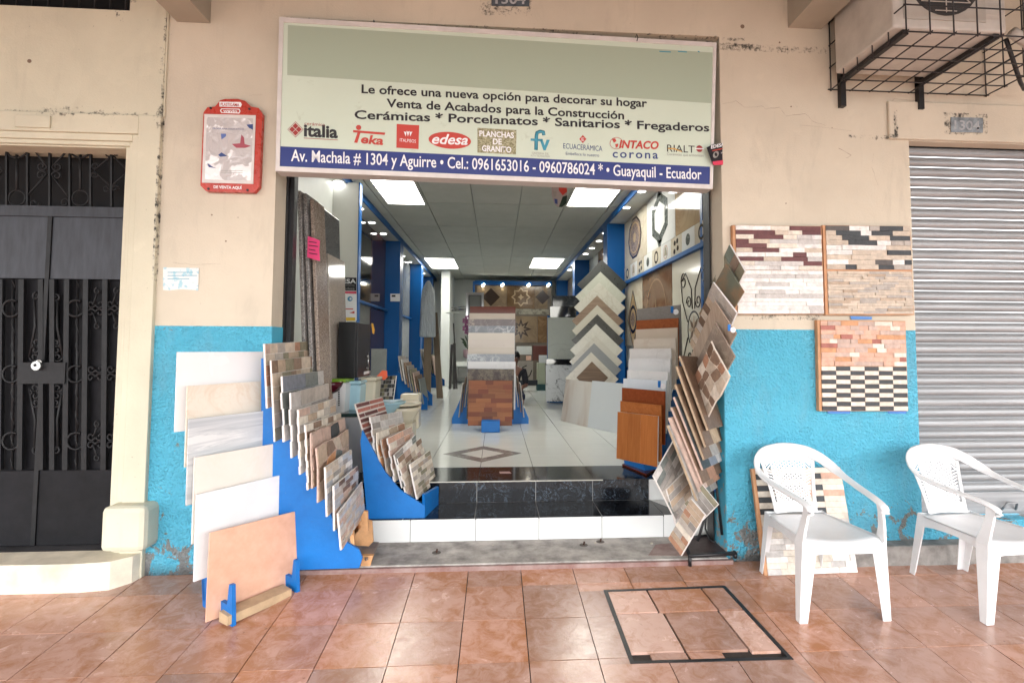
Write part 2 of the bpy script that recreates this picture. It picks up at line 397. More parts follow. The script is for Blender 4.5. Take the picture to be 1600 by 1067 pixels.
def make_rackblue():
    t = NT('rack_blue_paint'); p = t.pos(); c = t.mix(t.ramp(t.noise(p, 4, 6, .65), [(.35, 0), (.7, 1)]), (.003, .125, .42), (.006, .17, .54))
    c = t.mix(t.math('MULTIPLY', t.ramp(t.noise(p, 38, 4, .7), [(.7, 0), (.74, 1)]), .7), c, (.3, .34, .38)); c = t.mix(t.math('MULTIPLY', t.ramp(t.noise(t.map(p, (1, 1, 3)), 11, 7, .75), [(.6, 0), (.75, 1)]), .35), c, (.05, .1, .2))
    t.bump(t.noise(p, 45, 4), .003, .4); return t.set(c, t.math('MULTIPLY_ADD', t.noise(p, 7, 4), .35, .28), spec=.4)
BLUEP = make_rackblue()
BLUED = pm('pillar_blue_paint', (.002, .085, .29), .35, .06, 2, spec=.3)
WALLW = pm('shop_wall_white', (.68, .7, .66), .5, .06, 2)
IRON = pm('gate_iron', (.009, .0095, .011), .5, .25, 12, .25, 60, spec=.3)
IRONP = pm('gate_sheet', (.032, .036, .045), .5, .3, 5, .15, 20, spec=.35, stretch=(6, 6, 1))
IRONL = pm('gate_sheet_lower', (.007, .007, .009), .6, .4, 6, .25, 30, spec=.22)
BLACK = plain('black_void', (.004, .004, .005), .9)
BLKM = pm('black_steel', (.012, .012, .014), .4, .3, 20, .2)
GROUT = pm('grout_dark', (.035, .028, .025), .8, .3, 12)
# pavement tile: terracotta, wet in patches
def make_pave(name, c1, c2, wetc, wet=.5):
    t = NT(name); p = t.pos(); oi = t.n('ObjectInfo').outputs['Random']
    a = t.noise(p, 11, 9, .72, .6); b = t.noise(p, 1.1, 4, .5); w = t.n('Mapping'); 
    dry = t.mix(t.noise(p, 18, 5), c1, c2)
    k = t.ramp(t.math('ADD', a, t.math('MULTIPLY_ADD', b, .5, -.25)), [(wet - .1, 0), (wet + .12, 1)])
    c = t.mix(k, dry, wetc)
    h = t.n('HueSaturation'); t.l(c, h.inputs['Color']); t.l(t.math('MULTIPLY_ADD', oi, .34, .83), h.inputs['Value']); t.l(t.math('MULTIPLY_ADD', oi, .2, .88), h.inputs['Saturation'])
    fs = t.ramp(t.noise(p, 70, 2, .5), [(.77, 0), (.8, 1)])
    c = t.mix(t.math('MULTIPLY', fs, .45), h.outputs[0], (.6, .5, .44))
    fk = t.ramp(t.noise(p, 32, 3, .6), [(.24, 1), (.3, 0)]); c = t.mix(t.math('MULTIPLY', fk, .5), c, (.07, .04, .03))
    rg = t.math('SUBTRACT', t.math('MULTIPLY_ADD', t.noise(p, 12, 4), .14, .19), t.math('MULTIPLY', k, .12))
    t.bump(t.math('ADD', t.math('MULTIPLY', t.noise(p, 5, 3), 1.5), t.math('MULTIPLY', t.noise(p, 60, 5, .7), .5)), .0022, .6)
    return t.set(c, rg, spec=.55)
PAVE = make_pave('pavement_terracotta', (.54, .33, .26), (.47, .27, .205), (.38, .18, .1))
PAVE2 = make_pave('cover_terracotta', (.62, .42, .35), (.56, .36, .29), (.4, .2, .12), .58)
# ================================================================ ground
pave = None
g = MB(); X0, X1 = -9, 10
g.poly([(X0, -3.2, pz(-3.2) - .014), (X1, -3.2, pz(-3.2) - .014), (X1, 3.6, pz(3.6) - .014), (X0, 3.6, pz(3.6) - .014)])
pave = tag(g.build('pavement', GROUT), kind='structure')
TS = .31; gx = -.157; gy = 2.992
cover = [at_p(943, 922), at_p(1133, 915), at_p(1240, 1030), at_p(985, 1037)]
def inside(q, x, y):
    s = 0
    for i in range(len(q)):
        a, b = q[i], q[(i + 1) % len(q)]
        s += 1 if (b.x - a.x) * (y - a.y) - (b.y - a.y) * (x - a.x) > 0 else -1
    return abs(s) == len(q)
def clip(poly, q, keep_out=True): return poly
def cut_poly(poly, a, b, side):
    out = []
    def d(p): return ((b[0] - a[0]) * (p[1] - a[1]) - (b[1] - a[1]) * (p[0] - a[0])) * side
    for i in range(len(poly)):
        p, q = poly[i], poly[(i + 1) % len(poly)]; dp, dq = d(p), d(q)
        if dp >= 0: out.append(p)
        if dp * dq < 0: t = dp / (dp - dq); out.append((p[0] + (q[0] - p[0]) * t, p[1] + (q[1] - p[1]) * t))
    return out
cq = [(c.x, c.y) for c in cover]
def tile_prism(poly, h, mb, dz=0): return mb.prism([(x, y, pz(y) - .012 + dz) for x, y in poly], (0, 0, h))
far = MB()
for i in range(-29, 33):
    for j in range(-19, 1):
        xa, xb = gx + i * TS, gx + (i + 1) * TS; ya, yb = gy + j * TS, gy + (j + 1) * TS
        if j == 0: yb = 3.215
        gp = .0022; poly = [(xa + gp, ya + gp), (xb - gp, ya + gp), (xb - gp, yb - gp), (xa + gp, yb - gp)]
        near = -11 <= i <= 13 and j >= -5
        polys = [poly]
        if near:
            # leave room for the inspection cover: cut each tile along the cover's sides
            ca = [(cq[k][0], cq[k][1]) for k in range(4)]
            rest = poly; outp = []; orient = 1 if (cq[1][0] - cq[0][0]) * (cq[2][1] - cq[0][1]) - (cq[1][1] - cq[0][1]) * (cq[2][0] - cq[0][0]) > 0 else -1
            for k in range(4):
                o_ = cut_poly(rest, ca[k], ca[(k + 1) % 4], -orient); rest = cut_poly(rest, ca[k], ca[(k + 1) % 4], orient) if rest else []
                if len(o_) >= 3 and rest != poly: outp.append(o_)
                elif len(o_) >= 3: outp.append(o_)
                if len(rest) < 3: rest = []; break
            polys = outp
            if not rest: polys = [poly]
        for q in polys:
            ar = abs(sum(q[k][0] * q[(k + 1) % len(q)][1] - q[(k + 1) % len(q)][0] * q[k][1] for k in range(len(q)))) / 2
            if ar < .0006: continue
            h = .012 + R.uniform(-.0012, .0012)
            if near: tile_prism(q, h, MB()).build('tile', PAVE, pave)
            else: tile_prism(q, h, far)
tag(far.build('paving_tiles', PAVE, pave), kind='stuff')
tag(MB().poly([(-60, -60, -.75), (60, -60, -.75), (60, -3.2, -.75), (-60, -3.2, -.75)]).build('road', pm('asphalt', (.06, .06, .06), .8)), kind='structure')
tag(MB().box(-9, 10, -3.4, -3.2, -.8, pz(-3.2)).build('kerb', CONC), kind='structure')
# ---- inspection cover
cv = empty('inspection_cover', (cover[0] + cover[2]) / 2, 'square inspection cover of pink tiles in a chipped black steel frame in the pavement', 'manhole cover')
def lerp(a, b, t): return a + (b - a) * t
cc = sum(cover, Vector()) / 4
inner = [lerp(c, cc, .055) for c in cover]
def cvp(s, t, dz=0):
    a = lerp(inner[0], inner[1], s); b = lerp(inner[3], inner[2], s); q = lerp(a, b, t); return Vector((q.x, q.y, pz(q.y) + dz))
for k in range(4):
    a, b = cover[k], cover[(k + 1) % 4]; c, d = inner[(k + 1) % 4], inner[k]
    MB().prism([(q.x, q.y, pz(q.y) - .014) for q in (a, b, c, d)], (0, 0, .017)).build('frame_bar', BLKM, cv)
MB().prism([cvp(0, 0, -.02), cvp(1, 0, -.02), cvp(1, 1, -.02), cvp(0, 1, -.02)], (0, 0, .009)).build('base_plate', GROUT, cv)
for (s0, s1, t0, t1, m) in [(0, .33, 0, .36, PAVE2), (.34, .8, 0, .36, PAVE), (.81, 1, 0, .36, PAVE), (0, .36, .375, .9, PAVE2), (.37, .79, .375, .9, PAVE), (.8, 1, .375, .93, PAVE2), (.12, .36, .915, 1, PAVE), (.37, .6, .915, 1, PAVE)]:
    e = .003; MB().prism([cvp(s0 + e, t0 + e, -.011), cvp(s1 - e, t0 + e, -.011), cvp(s1 - e, t1 - e, -.011), cvp(s0 + e, t1 - e, -.011)], (0, 0, .012)).build('tile', m, cv)
# ================================================================ the building
XL, XR = -1.345, 1.435; PXL, PXR = -2.01, 2.712; ZB = 1.437; TOPZ = 3.9
bld = empty('shop_building', (0, 3.3, 0), 'beige plastered street front with a bright blue textured lower band and an open shop doorway', 'building')
for x0, x1 in ((PXL, XL), (XR, PXR)):
    MB().box(x0, x1, 3.2, 3.4, ZB, TOPZ if x0 > 0 else 3.9).build('pier', BEIGE, bld)
    MB().box(x0, x1, 3.2, 3.4, -.1, ZB).build('painted_band', BLUEW, bld)
# smooth painted reveals of the doorway
MB().box(XL, XL + .004, 3.204, 3.4, -.02, ZB).build('reveal', BLUER, bld)
MB().box(XR - .004, XR, 3.204, 3.4, -.02, ZB).build('reveal', BLUER, bld)
MB().box(XL, XR, 3.2, 3.4, 3.345, TOPZ).build('lintel', BEIGE, bld)
MB().box(PXR, 7, 3.2, 3.4, 2.69, TOPZ).build('wall_panel', BEIGE, bld)
zt = at(1480, 163, 3.2).z; xt = at(1386, 190, 3.2).x
MB().box(xt, 7, 3.18, 3.199, 2.695, zt).build('lintel_band', BEIGE, bld, bevel=.006)
# left part over the gate
wz = at(100, 15, 3.2).z; wx = at(206, 8, 3.2).x
MB().box(-7, PXL, 3.185, 3.4, 2.69, wz).build('wall_panel', CREAM, bld)
MB().box(wx, PXL, 3.185, 3.4, wz, TOPZ).build('wall_panel', CREAM, bld)
MB().box(-7, wx, 3.36, 3.4, wz, TOPZ).build('window_void', BLACK, bld)
for k in range(12):
    x = wx - .07 - k * .09; MB().tube([(x, 3.25, wz), (x, 3.25, TOPZ)], .006).build('window_bar', IRON, bld)
MB().box(PXL - .001, at(262, 100, 3.2).x + .0, 3.19, 3.199, 2.69, 3.9).build('edge_strip', CREAM, bld)
# stepped door surround
dx = at(191, 300, 3.2).x; dz = 2.5
def surround(x0, x1, z0, z1, y):
    MB().box(x0, x1, y, 3.4, -.0 if x0 > -2.21 else .16, z1).build('moulding', CREAM, bld, bevel=.004)
    MB().box(-7, x0, y, 3.4, z0, z1).build('moulding', CREAM, bld, bevel=.004)
surround(-2.135, PXL, 2.575, 2.69, 3.172)
surround(-2.175, -2.135, 2.535, 2.575, 3.186)
surround(-2.2, -2.175, 2.51, 2.535, 3.2)
surround(dx, -2.2, dz, 2.51, 3.215)
MB().box(at(25, 188, 3.17).x, at(80, 188, 3.17).x, 3.16, 3.172, at(50, 200, 3.17).z, at(50, 181, 3.17).z).build('moulding', CREAM, bld, bevel=.003)
# plinth block and door step
a = at(158, 862, 3.1); b = at(228, 790, 3.1)
m = MB(); m.box(a.x, b.x + .01, 3.08, 3.3, a.z, b.z)
m.build('plinth_block', CREAM, bld, bevel=.03)
sa = at_p(0, 930); sy = 3.035; sz = at(60, 882, sy).z
pts = [(-7, sy + .02), (-2.25, sy), (-2.1, sy + .02), (-2.03, sy + .09), (-2.005, sy + .19), (-7, sy + .19)]
MB().prism([(x, y, -.05) for x, y in pts], (0, 0, sz + .05)).build('door_step', SILLM, bld, bevel=.015)
MB().box(-7, dx + .1, sy + .191, 3.46, -.05, sz - .006).build('door_threshold', DARKF, bld)
# beams and arcade ceiling
bz1 = 3.297; bz2 = 3.43
MB().box(at(277, 36, 3.2).x, at(329, 36, 3.2).x, -2.6, 3.199, at(300, 36, 3.2).z, 3.72).build('beam', BEAMM, bld)
MB().box(at(1231, 45, 3.2).x, at(1283, 45, 3.2).x, -2.6, 3.199, at(1250, 45, 3.2).z, 3.72).build('beam', BEAMM, bld)
MB().box(-9, 10, -2.9, 3.6, 3.72, 3.95).build('arcade_ceiling', CEILM, bld)
# right threshold under the shutter
MB().box(PXR, 7, 3.2, 3.5, -.05, at(1560, 812, 3.2).z).build('shutter_threshold', BLUEW, bld)
MB().box(at(1287, 870, 3.12).x, 7, 3.1, 3.199, -.03, at(1400, 851, 3.12).z).build('pavement_curb', CONC, bld, bevel=.005)
# crack lines and small wall scars
def crack(pts, w=.0022, y=3.2, mat=None):
    m = MB(); q = [at(x, yy, y) for x, yy in pts]; r = []
    for i in range(len(q) - 1):
        n = 3
        for k in range(n): r.append(lerp(q[i], q[i + 1], k / n) + Vector((R.uniform(-.004, .004), 0, R.uniform(-.004, .004))) * (1 if k else 0))
    r.append(q[-1])
    for i in range(len(r) - 1):
        ww = w * R.uniform(.3, 1); m.poly([(r[i].x, y - .0008, r[i].z - ww / 2), (r[i + 1].x, y - .0008, r[i + 1].z - ww / 2), (r[i + 1].x, y - .0008, r[i + 1].z + ww / 2), (r[i].x, y - .0008, r[i].z + ww / 2)])
    m.build('crack', mat or CRK, bld)
CRK = plain('crack_dark', (.2, .14, .1), .9)
crack([(1129, 163), (1150, 158), (1163, 168), (1190, 166), (1197, 171), (1218, 168), (1228, 182), (1258, 178), (1270, 190), (1290, 197)])
crack([(1384, 208), (1387, 190), (1385, 165), (1397, 155), (1470, 162)], .002); crack([(1250, 196), (1330, 205)], .0012)
crack([(270, 410), (300, 414), (345, 412)], .0012); crack([(480, 470), (486, 468)], .001)
crack([(1365, 240), (1362, 262), (1372, 290)], .0035, mat=sm if False else None); crack([(1310, 232), (1330, 243), (1322, 247)], .003); crack([(390, 150), (410, 148)], .0012)
crack([(1379, 275), (1384, 305), (1378, 330)], .0025)
for (x, y, r) in [(46, 96, .012), (1160, 42, .014), (1218, 67, .006), (353, 377, .005), (331, 336, .005), (1236, 167, .005), (1228, 318, .004), (1300, 200, .003), (372, 340, .003)]:
    q = at(x, y, 3.185 if x < 240 else 3.2); MB().disc(q, r, (0, -1, 0), .0015, 9).build('wall_hole', CRK, bld)
# ---- steps
def riser_tiles(par, xs, y, z0, z1, mat, nm='riser_tile', th=.012):
    for a, b in zip(xs, xs[1:]): MB().box(a + .0025, b - .0025, y, y + th, z0, z1 - .001).build(nm, mat, par, bevel=.001)
WTILE = pm('white_glazed_tile', (.74, .75, .74), .15, .04, 2)
WFLOOR = marble('floor_glazed_white', (.68, .7, .67), (.5, .52, .5), 1.2, .05, .09, .25, .03)
BMARB = marble('black_marble_tile', (.006, .007, .01), (.17, .23, .3), 7, .01, .1, .8, .3)
BMARB.node_tree.nodes['Principled BSDF'].inputs['Specular IOR Level'].default_value = .3
FZ = .335; Y1, Y2, Y3 = 3.55, 3.905, 4.35; TZ = at(830, 808, Y1).z
steps = empty('entrance_steps', (0, 3.7, .03), 'two low steps of black marbled treads and white tiled riser at the shop doorway', 'steps')
MB().box(XL, XR, 3.19, Y1 + .012, -.05, .03).build('kerb_slab', CONC, steps, bevel=.006)
MB().prism([(.95, 3.25, .03), (1.42, 3.21, .03), (1.42, 3.5, .03), (1.05, 3.42, .03)], (0, 0, .0012)).build('paint_patch', REDC, steps)
MB().box(XL, XR + .02, 3.165, 3.189, -.05, .022).build('red_edge', REDC, steps)
MB().box(XL, XR, Y1 + .012, 3.91, -.05, TZ - .011).build('core', CONC, steps)
MB().box(-1.8, XR + .3, Y2 + .012, Y3, -.05, FZ - .011).build('core', CONC, steps)
JG = plain('step_joint', (.3, .3, .3), .8)
MB().box(XL, XR, Y1 + .0035, Y1 + .0115, .033, TZ - .004).build('joint_filler', JG, steps); MB().box(XL, XR, Y2 + .0035, Y2 + .0115, TZ, FZ - .006).build('joint_filler', JG, steps); MB().box(XL, XR, Y1 + .013, Y2 - .002, TZ - .0105, TZ - .0025).build('joint_filler', JG, steps)
wx_ = [at(x, 830, Y1).x for x in (641, 743, 842, 940.6, 1037)]
ws = [XL, wx_[0] - .42, wx_[0]] + wx_[1:] + [XR]
riser_tiles(steps, ws, Y1, .032, TZ - .002, WTILE)
bx = [at(x, 770, Y2).x for x in (643, 745, 837, 926, 1014)]
riser_tiles(steps, [XL, bx[0] - .42] + bx, Y2, TZ + .001, FZ - .004, BMARB)
riser_tiles(steps, [bx[-1], XR], Y2, TZ + .001, FZ - .004, WTILE)
def flat(par, x0, x1, y0, y1, z, mat, nm='tread_tile', th=.01): MB().box(x0 + .0025, x1 - .0025, y0 + .0014, y1 - .0014, z - th, z).build(nm, mat, par)
for a, b in zip([XL, bx[0] - .42] + bx, bx[:1] and [bx[0] - .42] + bx): flat(steps, a, b, Y1 + .0, Y2, TZ, BMARB)
# slanting right end of the black tread, then white
flat(steps, bx[-1], XR, Y1, Y2, TZ, WTILE)
MB().prism([(bx[-1], Y2 - .002, TZ + .0005), (bx[-1], Y1 + .002, TZ + .0005), (bx[-1] + .16, Y1 + .002, TZ + .0005)], (0, 0, .0012)).build('tread_tile', BMARB, steps)
MB().box(bx[0] - .3, bx[-1] - .35, Y2 - .004, Y2 - .001, FZ - .008, FZ - .001).build('nosing', plain('nosing_white', (.6, .58, .52), .5), steps)
for x, y in ((682, 863), (912, 851), (938, 846)):
    q = at_z(x, y, .03); MB().tube([q, q + Vector((.004, -.004, .022))], .006, 7).build('rusty_stub', pm('rust', (.07, .035, .025), .8, .4, 60), steps); MB().disc(q, .028, (0, 0, 1), .0012, 11).build('rust_stain', pm('stain_dark', (.1, .085, .075), .8, .4, 30), steps)
for x, y, r in ((1018, 849, .012), (930, 848, .008), (770, 852, .006)):
    q = at_z(x, y, .03); put('plaster_crumb', MB().disc(q, (r, r * .7), (0, 0, 1), r * .5, 7), pm('crumb', (.55, .5, .42), .8), 'small pale plaster crumb on the concrete kerb by the white step, ' + {1018: 'biggest one at right', 930: 'beside a rusty stub', 770: 'near the middle'}[x], 'debris', 'plaster crumbs on the kerb')
sf = MB().box(-2.4, 2.6, Y3, 15.2, FZ - .05, FZ - .011).build('shop_floor', pm('floor_grout', (.03, .03, .03), .7)); tag(sf, kind='structure')
fx0 = at_z(751, 727.4, FZ).x; FT = .431
tx = [fx0 + k * FT for k in range(-5, 6)]
for a, b in zip(tx, tx[1:]):
    if b < -1.8 or a > XR + .3: continue
    flat(sf, a, min(b, 1.75), Y2 + .0, Y3, FZ, BMARB, 'border_tile')
for a, b in zip(tx, tx[1:]):
    for j in range(24): flat(sf, a, b, Y3 + j * .431, Y3 + (j + 1) * .431, FZ, WFLOOR, 'floor_tile')
# diamond inlay set into the tiles
dc = at_z(754, 708.5, FZ); dr = .365
BORD = marble('inlay_brown', (.19, .175, .165), (.42, .4, .38), 14, .05, .2, .8)
ring = [(dr, 0), (0, dr), (-dr, 0), (0, -dr)]
for k in range(4):
    a, b = ring[k], ring[(k + 1) % 4]
    MB().prism([(dc.x + a[0], dc.y + a[1], FZ), (dc.x + b[0], dc.y + b[1], FZ), (dc.x + b[0] * .56, dc.y + b[1] * .56, FZ), (dc.x + a[0] * .56, dc.y + a[1] * .56, FZ)], (0, 0, .0012)).build('inlay_band', BORD, sf)
q = at_z(790, 738, FZ); MB().prism([(q.x - .045, q.y - .03, FZ), (q.x + .045, q.y - .03, FZ), (q.x + .03, q.y + .03, FZ), (q.x - .05, q.y + .03, FZ)], (0, 0, .001)).build('floor_sticker', plain('sticker_grey_red', (.38, .22, .2), .4), sf)
# ================================================================ inside walls and ceiling
def wall(name, *b, mat=WALLW): return tag(MB().box(*b).build(name, mat), kind='structure')
CZ = 3.27; SX = 1.72
wall('shop_wall', -2.3, -2.1, 3.41, 15.2, FZ, 3.6); wall('shop_wall', 2.1, 2.3, 3.41, 15.2, FZ, 3.6)
BW = wall('shop_wall', -2.3, 2.3, 15.0, 15.2, FZ, 3.6)
wall('front_wall_inside', -2.3, XL - .05, 3.402, 3.47, FZ - .3, 3.6); wall('front_wall_inside', XR + .05, 2.3, 3.402, 3.47, FZ - .3, 3.6); wall('front_wall_inside', XL - .05, XR + .05, 3.402, 3.47, 3.3, 3.6)
# side walls continue beside the steps
wall('plinth_side', -2.3, XL - .0, 3.47, Y2 + .1, -.05, FZ - .02); wall('plinth_side', XR, 2.3, 3.47, Y2 + .1, -.05, FZ - .02)
ct = tag(MB().box(-2.1, 2.1, 3.41, 15.0, CZ + .02, 3.6).build('shop_ceiling', plain('ceiling_grid', (.3, .31, .29), .6)), kind='structure')
CEILP = pm('ceiling_panel_grey', (.42, .43, .39), .8, .06, 3)
panelm = plain('light_diffuser', (.9, .9, .85), .4, emit=(1, .98, .9), es=2.6)
CPX = at_z(735, 288, CZ).x; CW = .625; ry0 = at_z(700, 317.5, CZ).y; RH = 1.36
lights = {}
def ctile(a, b, y0, y1): MB().box(a + .006, b - .006, y0 + .006, y1 - .006, CZ + .002, CZ + .019).build('ceiling_panel', CEILP, ct)
cols_ = [CPX + CW * k for k in range(-4, 5)]
lamps = []
lspec = [(607, 663, 317.5, 0), (886, 949, 321, 0), (663, 708, 403, 1), (834, 882, 403, 1), (683, 724, 441, 2)]
for (xa, xb, yy, k) in lspec:
    if k == 0: p1 = at_z(xa, yy, CZ); p2 = at_z(xb, yy, CZ); lamps.append((p1.x, p2.x, p1.y - 1.25, p1.y))
    else:
        p1 = at_z(xa, yy, CZ); p2 = at_z(xb, yy, CZ); yl = at_z(xa, 418.3 if k == 1 else 450.5, CZ).y; lamps.append((p1.x, p2.x, p1.y, yl))
for j in range(-3, 7):
    for a, b in zip(cols_, cols_[1:]):
        a, b = max(a, -SX), min(b, SX)
        if b - a < .05: continue
        y0, y1 = ry0 + (j - 1) * RH, ry0 + j * RH
        y0 = max(y0, 3.5)
        if y1 <= y0 or y0 > 14.9: continue
        ctile(a, b, y0, min(y1, 14.99))
for k, ((x0, x1, y0, y1), lb) in enumerate(zip(lamps, ('lit ceiling light panel nearest the sign on the left side', 'lit yellowish ceiling light panel nearest the sign on the right side', 'lit ceiling light panel midway down the shop above the left shelves', 'lit ceiling light panel midway down the shop above the right shelves', 'lit ceiling light panel at the back beside the white column'))):
    e = empty('ceiling_light', ((x0 + x1) / 2, (y0 + y1) / 2, CZ), lb, 'ceiling light', 'recessed ceiling light panels')
    f = .02; m = MB().box(x0 - f, x1 + f, y0 - f, y0, CZ - .012, CZ).box(x0 - f, x1 + f, y1, y1 + f, CZ - .012, CZ).box(x0 - f, x0, y0, y1, CZ - .012, CZ).box(x1, x1 + f, y0, y1, CZ - .012, CZ)
    m.build('frame', plain('lamp_frame', (.6, .6, .58), .4), e)
    MB().box(x0, x1, y0, y1, CZ - .006, CZ - .001).build('diffuser', panelm, e)
# blue fascia and lowered soffits
SOF = pm('soffit_white', (.5, .5, .46), .6, .05, 2); SZ = 3.2
for s in (-1, 1):
    xo = SX * (-1 if s < 0 else .965)
    m = MB().box(min(xo, xo + s * .02), max(xo, xo + s * .02), 3.5, 14.9, SZ - .012, CZ + .019)
    tag(m.build('fascia_beam', BLUED), kind='structure')
    m = MB().box(min(xo + s * .02, s * 2.1), max(xo + s * .02, s * 2.1), 3.5, 14.9, SZ, CZ + .019)
    tag(m.build('soffit', SOF), kind='structure')
def downlight(px, py, lb):
    q = at_z(px, py, SZ); e = empty('downlight', q, lb, 'downlight', 'small round downlights in the side soffits')
    MB().disc(q, .062, (0, 0, -1), .006, 18).build('trim_ring', plain('downlight_ring', (.7, .7, .68), .3), e)
    MB().disc(q - Vector((0, 0, .006)), .048, (0, 0, -1), .002, 16).build('lens', plain('downlight_lens', (.9, .9, .9), .4, emit=(1, .98, .95), es=3), e)
LW = 'first second third fourth fifth sixth seventh eighth'.split()
for k, (x, y) in enumerate([(529, 284), (562.5, 326), (581, 347.6), (599, 365), (629, 400), (640, 409.5), (661, 427), (665, 433.6)]): downlight(x, y, 'small round lit downlight over the left shelves, %s one counting from the street' % LW[k])
for k, (x, y) in enumerate([(1002.5, 298.7), (978.5, 324), (946, 364), (936, 376.5), (924.7, 387.6), (915, 396.6), (894.7, 414), (890, 421.5)]): downlight(x, y, 'small round lit downlight over the right display wall, %s one counting from the street' % LW[k])
# blue pillars between the bays
def pillar(x0, x1, y0, y1, z1=SZ, z0=FZ, mat=None, nm='pillar'): return tag(MB().box(x0, x1, y0, y1, z0, z1).build(nm, mat or BLUED, bevel=.004), kind='structure')
for Yp, w in ((9.3, .25), (11.9, .27), (14.0, .2)): pillar(-SX - w - .2, -SX + .0, Yp, Yp + .3)
for Yp, w in ((7.7, .29), (11.0, .3), (14.4, .3)): pillar(SX * .965, SX * .965 + w + .15, Yp, Yp + .3)
q = at(1098, 400, 4.7); q2 = at(1113, 400, 4.7); pillar(q.x, q2.x + .2, 4.7, 4.76)
pillar(-1.42, -1.2, 13.3, 14.6, CZ, mat=WALLW, nm='column')
# white partition of the first left bay
q = at(559, 400, 6.0); wall('partition_wall', -2.1, q.x, 6.0, 6.08, FZ, SZ); wall('partition_edge', q.x, q.x + .012, 5.99, 6.09, FZ, SZ, mat=BLUED); wall('bay_wall', -2.1, -1.88, 3.48, 5.99, FZ, SZ)
# steel door channels at the reveal
for x0, x1, z1 in ((XL + .0, XL + .035, 3.3), (XR - .02, XR - .002, 3.3)):
    put('door_channel', MB().box(x0, x1, 3.402, 3.46, .031, z1).box(x0, x0 + .008, 3.36, 3.402, .031, z1), BLKM, 'black steel shutter channel up the %s edge of the shop doorway' % ('left' if x0 < 0 else 'right'), 'door channel', 'steel channels of the doorway')
# ================================================================ iron gate on the left
GY = 3.34
gp = Plane(Vector((0, GY, 0)), Vector((1, 0, 0)), Vector((0, 0, 1)))
def G(x, y, o=0): return gp.px(x, y, o)
gate = empty('iron_gate', (-2.7, GY, .17), 'black wrought iron double gate with scrollwork and solid sheet panels in a cream door surround', 'gate')
def bar(pts, w, d, mat, nm='bar', par=None):
    p = [Vector(q) for q in pts]; a, b = p; t = (b - a).normalized(); s = t.cross(Vector((0, 1, 0))).normalized() * w / 2; dd = Vector((0, -d, 0))
    return MB().prism([a - s, b - s, b + s, a + s], dd).build(nm, mat, par or gate)
gx0 = -6.5; gxr = dx + .1
def zz(y, x=100): return G(x, y).z
# dark behind the transom, sheet behind the lower grille
MB().box(gx0, gxr, GY + .06, GY + .07, 0, 2.6).build('transom_void', BLACK, gate)
MB().box(gx0, gxr, GY + .02, GY + .03, zz(745), zz(420)).build('backing_sheet', IRONL, gate)
MB().box(gx0, gxr, GY - .025, GY + .01, zz(340), zz(324)).build('rail', IRONP, gate)
cx1 = G(78, 400).x
for x0, x1 in ((gx0, cx1 - .008), (cx1 + .018, gxr)):
    MB().box(x0, x1, GY - .012, GY, zz(436), zz(339)).build('sheet_panel', IRONP, gate)
    MB().box(x0, x1, GY - .012, GY, sz - .0, zz(734)).build('kick_panel', IRONL, gate)
MB().box(cx1 - .008, cx1 + .016, GY - .02, GY + .0, sz, zz(339)).build('meeting_stile', IRON, gate)
# transom bars and ornaments
def ln(pts, r=.0055, nm='scroll', mat=None): return MB().tube(pts, r, 6).build(nm, mat or IRON, gate)
TB = [12.6, 45, 79.7, 111, 143.5, 176, -20, -52, -85]
for x in TB: bar([G(x, 324), G(x, 226)], .011, .014, IRON, 'transom_bar')
def arc(c, r, a0, a1, n=14): return [Vector((c.x + r * math.cos(rad(a0 + (a1 - a0) * k / n)), c.y, c.z + r * math.sin(rad(a0 + (a1 - a0) * k / n)))) for k in range(n + 1)]
def spiral(c, r, a0, turns=1.3, s=1, n=18): return [Vector((c.x + r * (1 - .72 * k / n) * math.cos(rad(a0) + s * turns * 2 * math.pi * k / n), c.y, c.z + r * (1 - .72 * k / n) * math.sin(rad(a0) + s * turns * 2 * math.pi * k / n))) for k in range(n + 1)]
def circ(c, r, nm='ring'): return MB().tube(arc(c, r, 0, 360, 20)[:-1], .005, 6, closed=True).build(nm, IRON, gate)
P_ = .1291
for cx in (28, 127, -70):
    c = G(cx, 310, .006); circ(c, .048)
    ln([G(cx, 298, .006), G(cx, 243, .006)], .008, 'twisted_bar'); ln(arc(G(cx, 232, .006), .062, 195, 345), .006)
for cx in (79, 176, -20):
    c = G(cx, 268, .008)
    if cx == 79:
        for sx in (-1, 1):
            for sz_ in (-1, 1):
                ln([c + Vector((sx * .012, 0, sz_ * .02)), c + Vector((sx * .12, 0, sz_ * .16))])
                MB().tube(spiral(c + Vector((sx * .045, 0, sz_ * .028)), .03, 180 if sx > 0 else 0, 1.1, sz_ * sx), .0055, 6).build('scroll', IRON, gate)
        for sx in (-1, 1): MB().tube(spiral(G(79 + sx * 24, 318, .006), .03, 0, 1, sx), .005, 6).build('scroll', IRON, gate)
    else:
        for s1, s2 in (((-.1, 0), (0, .1)), ((0, .1), (.1, 0)), ((.1, 0), (0, -.1)), ((0, -.1), (-.1, 0))): ln([c + Vector((s1[0], 0, s1[1])), c + Vector((s2[0], 0, s2[1]))])
        for ox, oz in ((0, .11), (0, -.11), (-.11, 0)):
            for s in (-1, 1): MB().tube(spiral(c + Vector((ox + (s * .024 if ox == 0 else .01), 0, oz + (0 if ox == 0 else s * .024))), .024, 0, 1, s), .005, 6).build('scroll', IRON, gate)
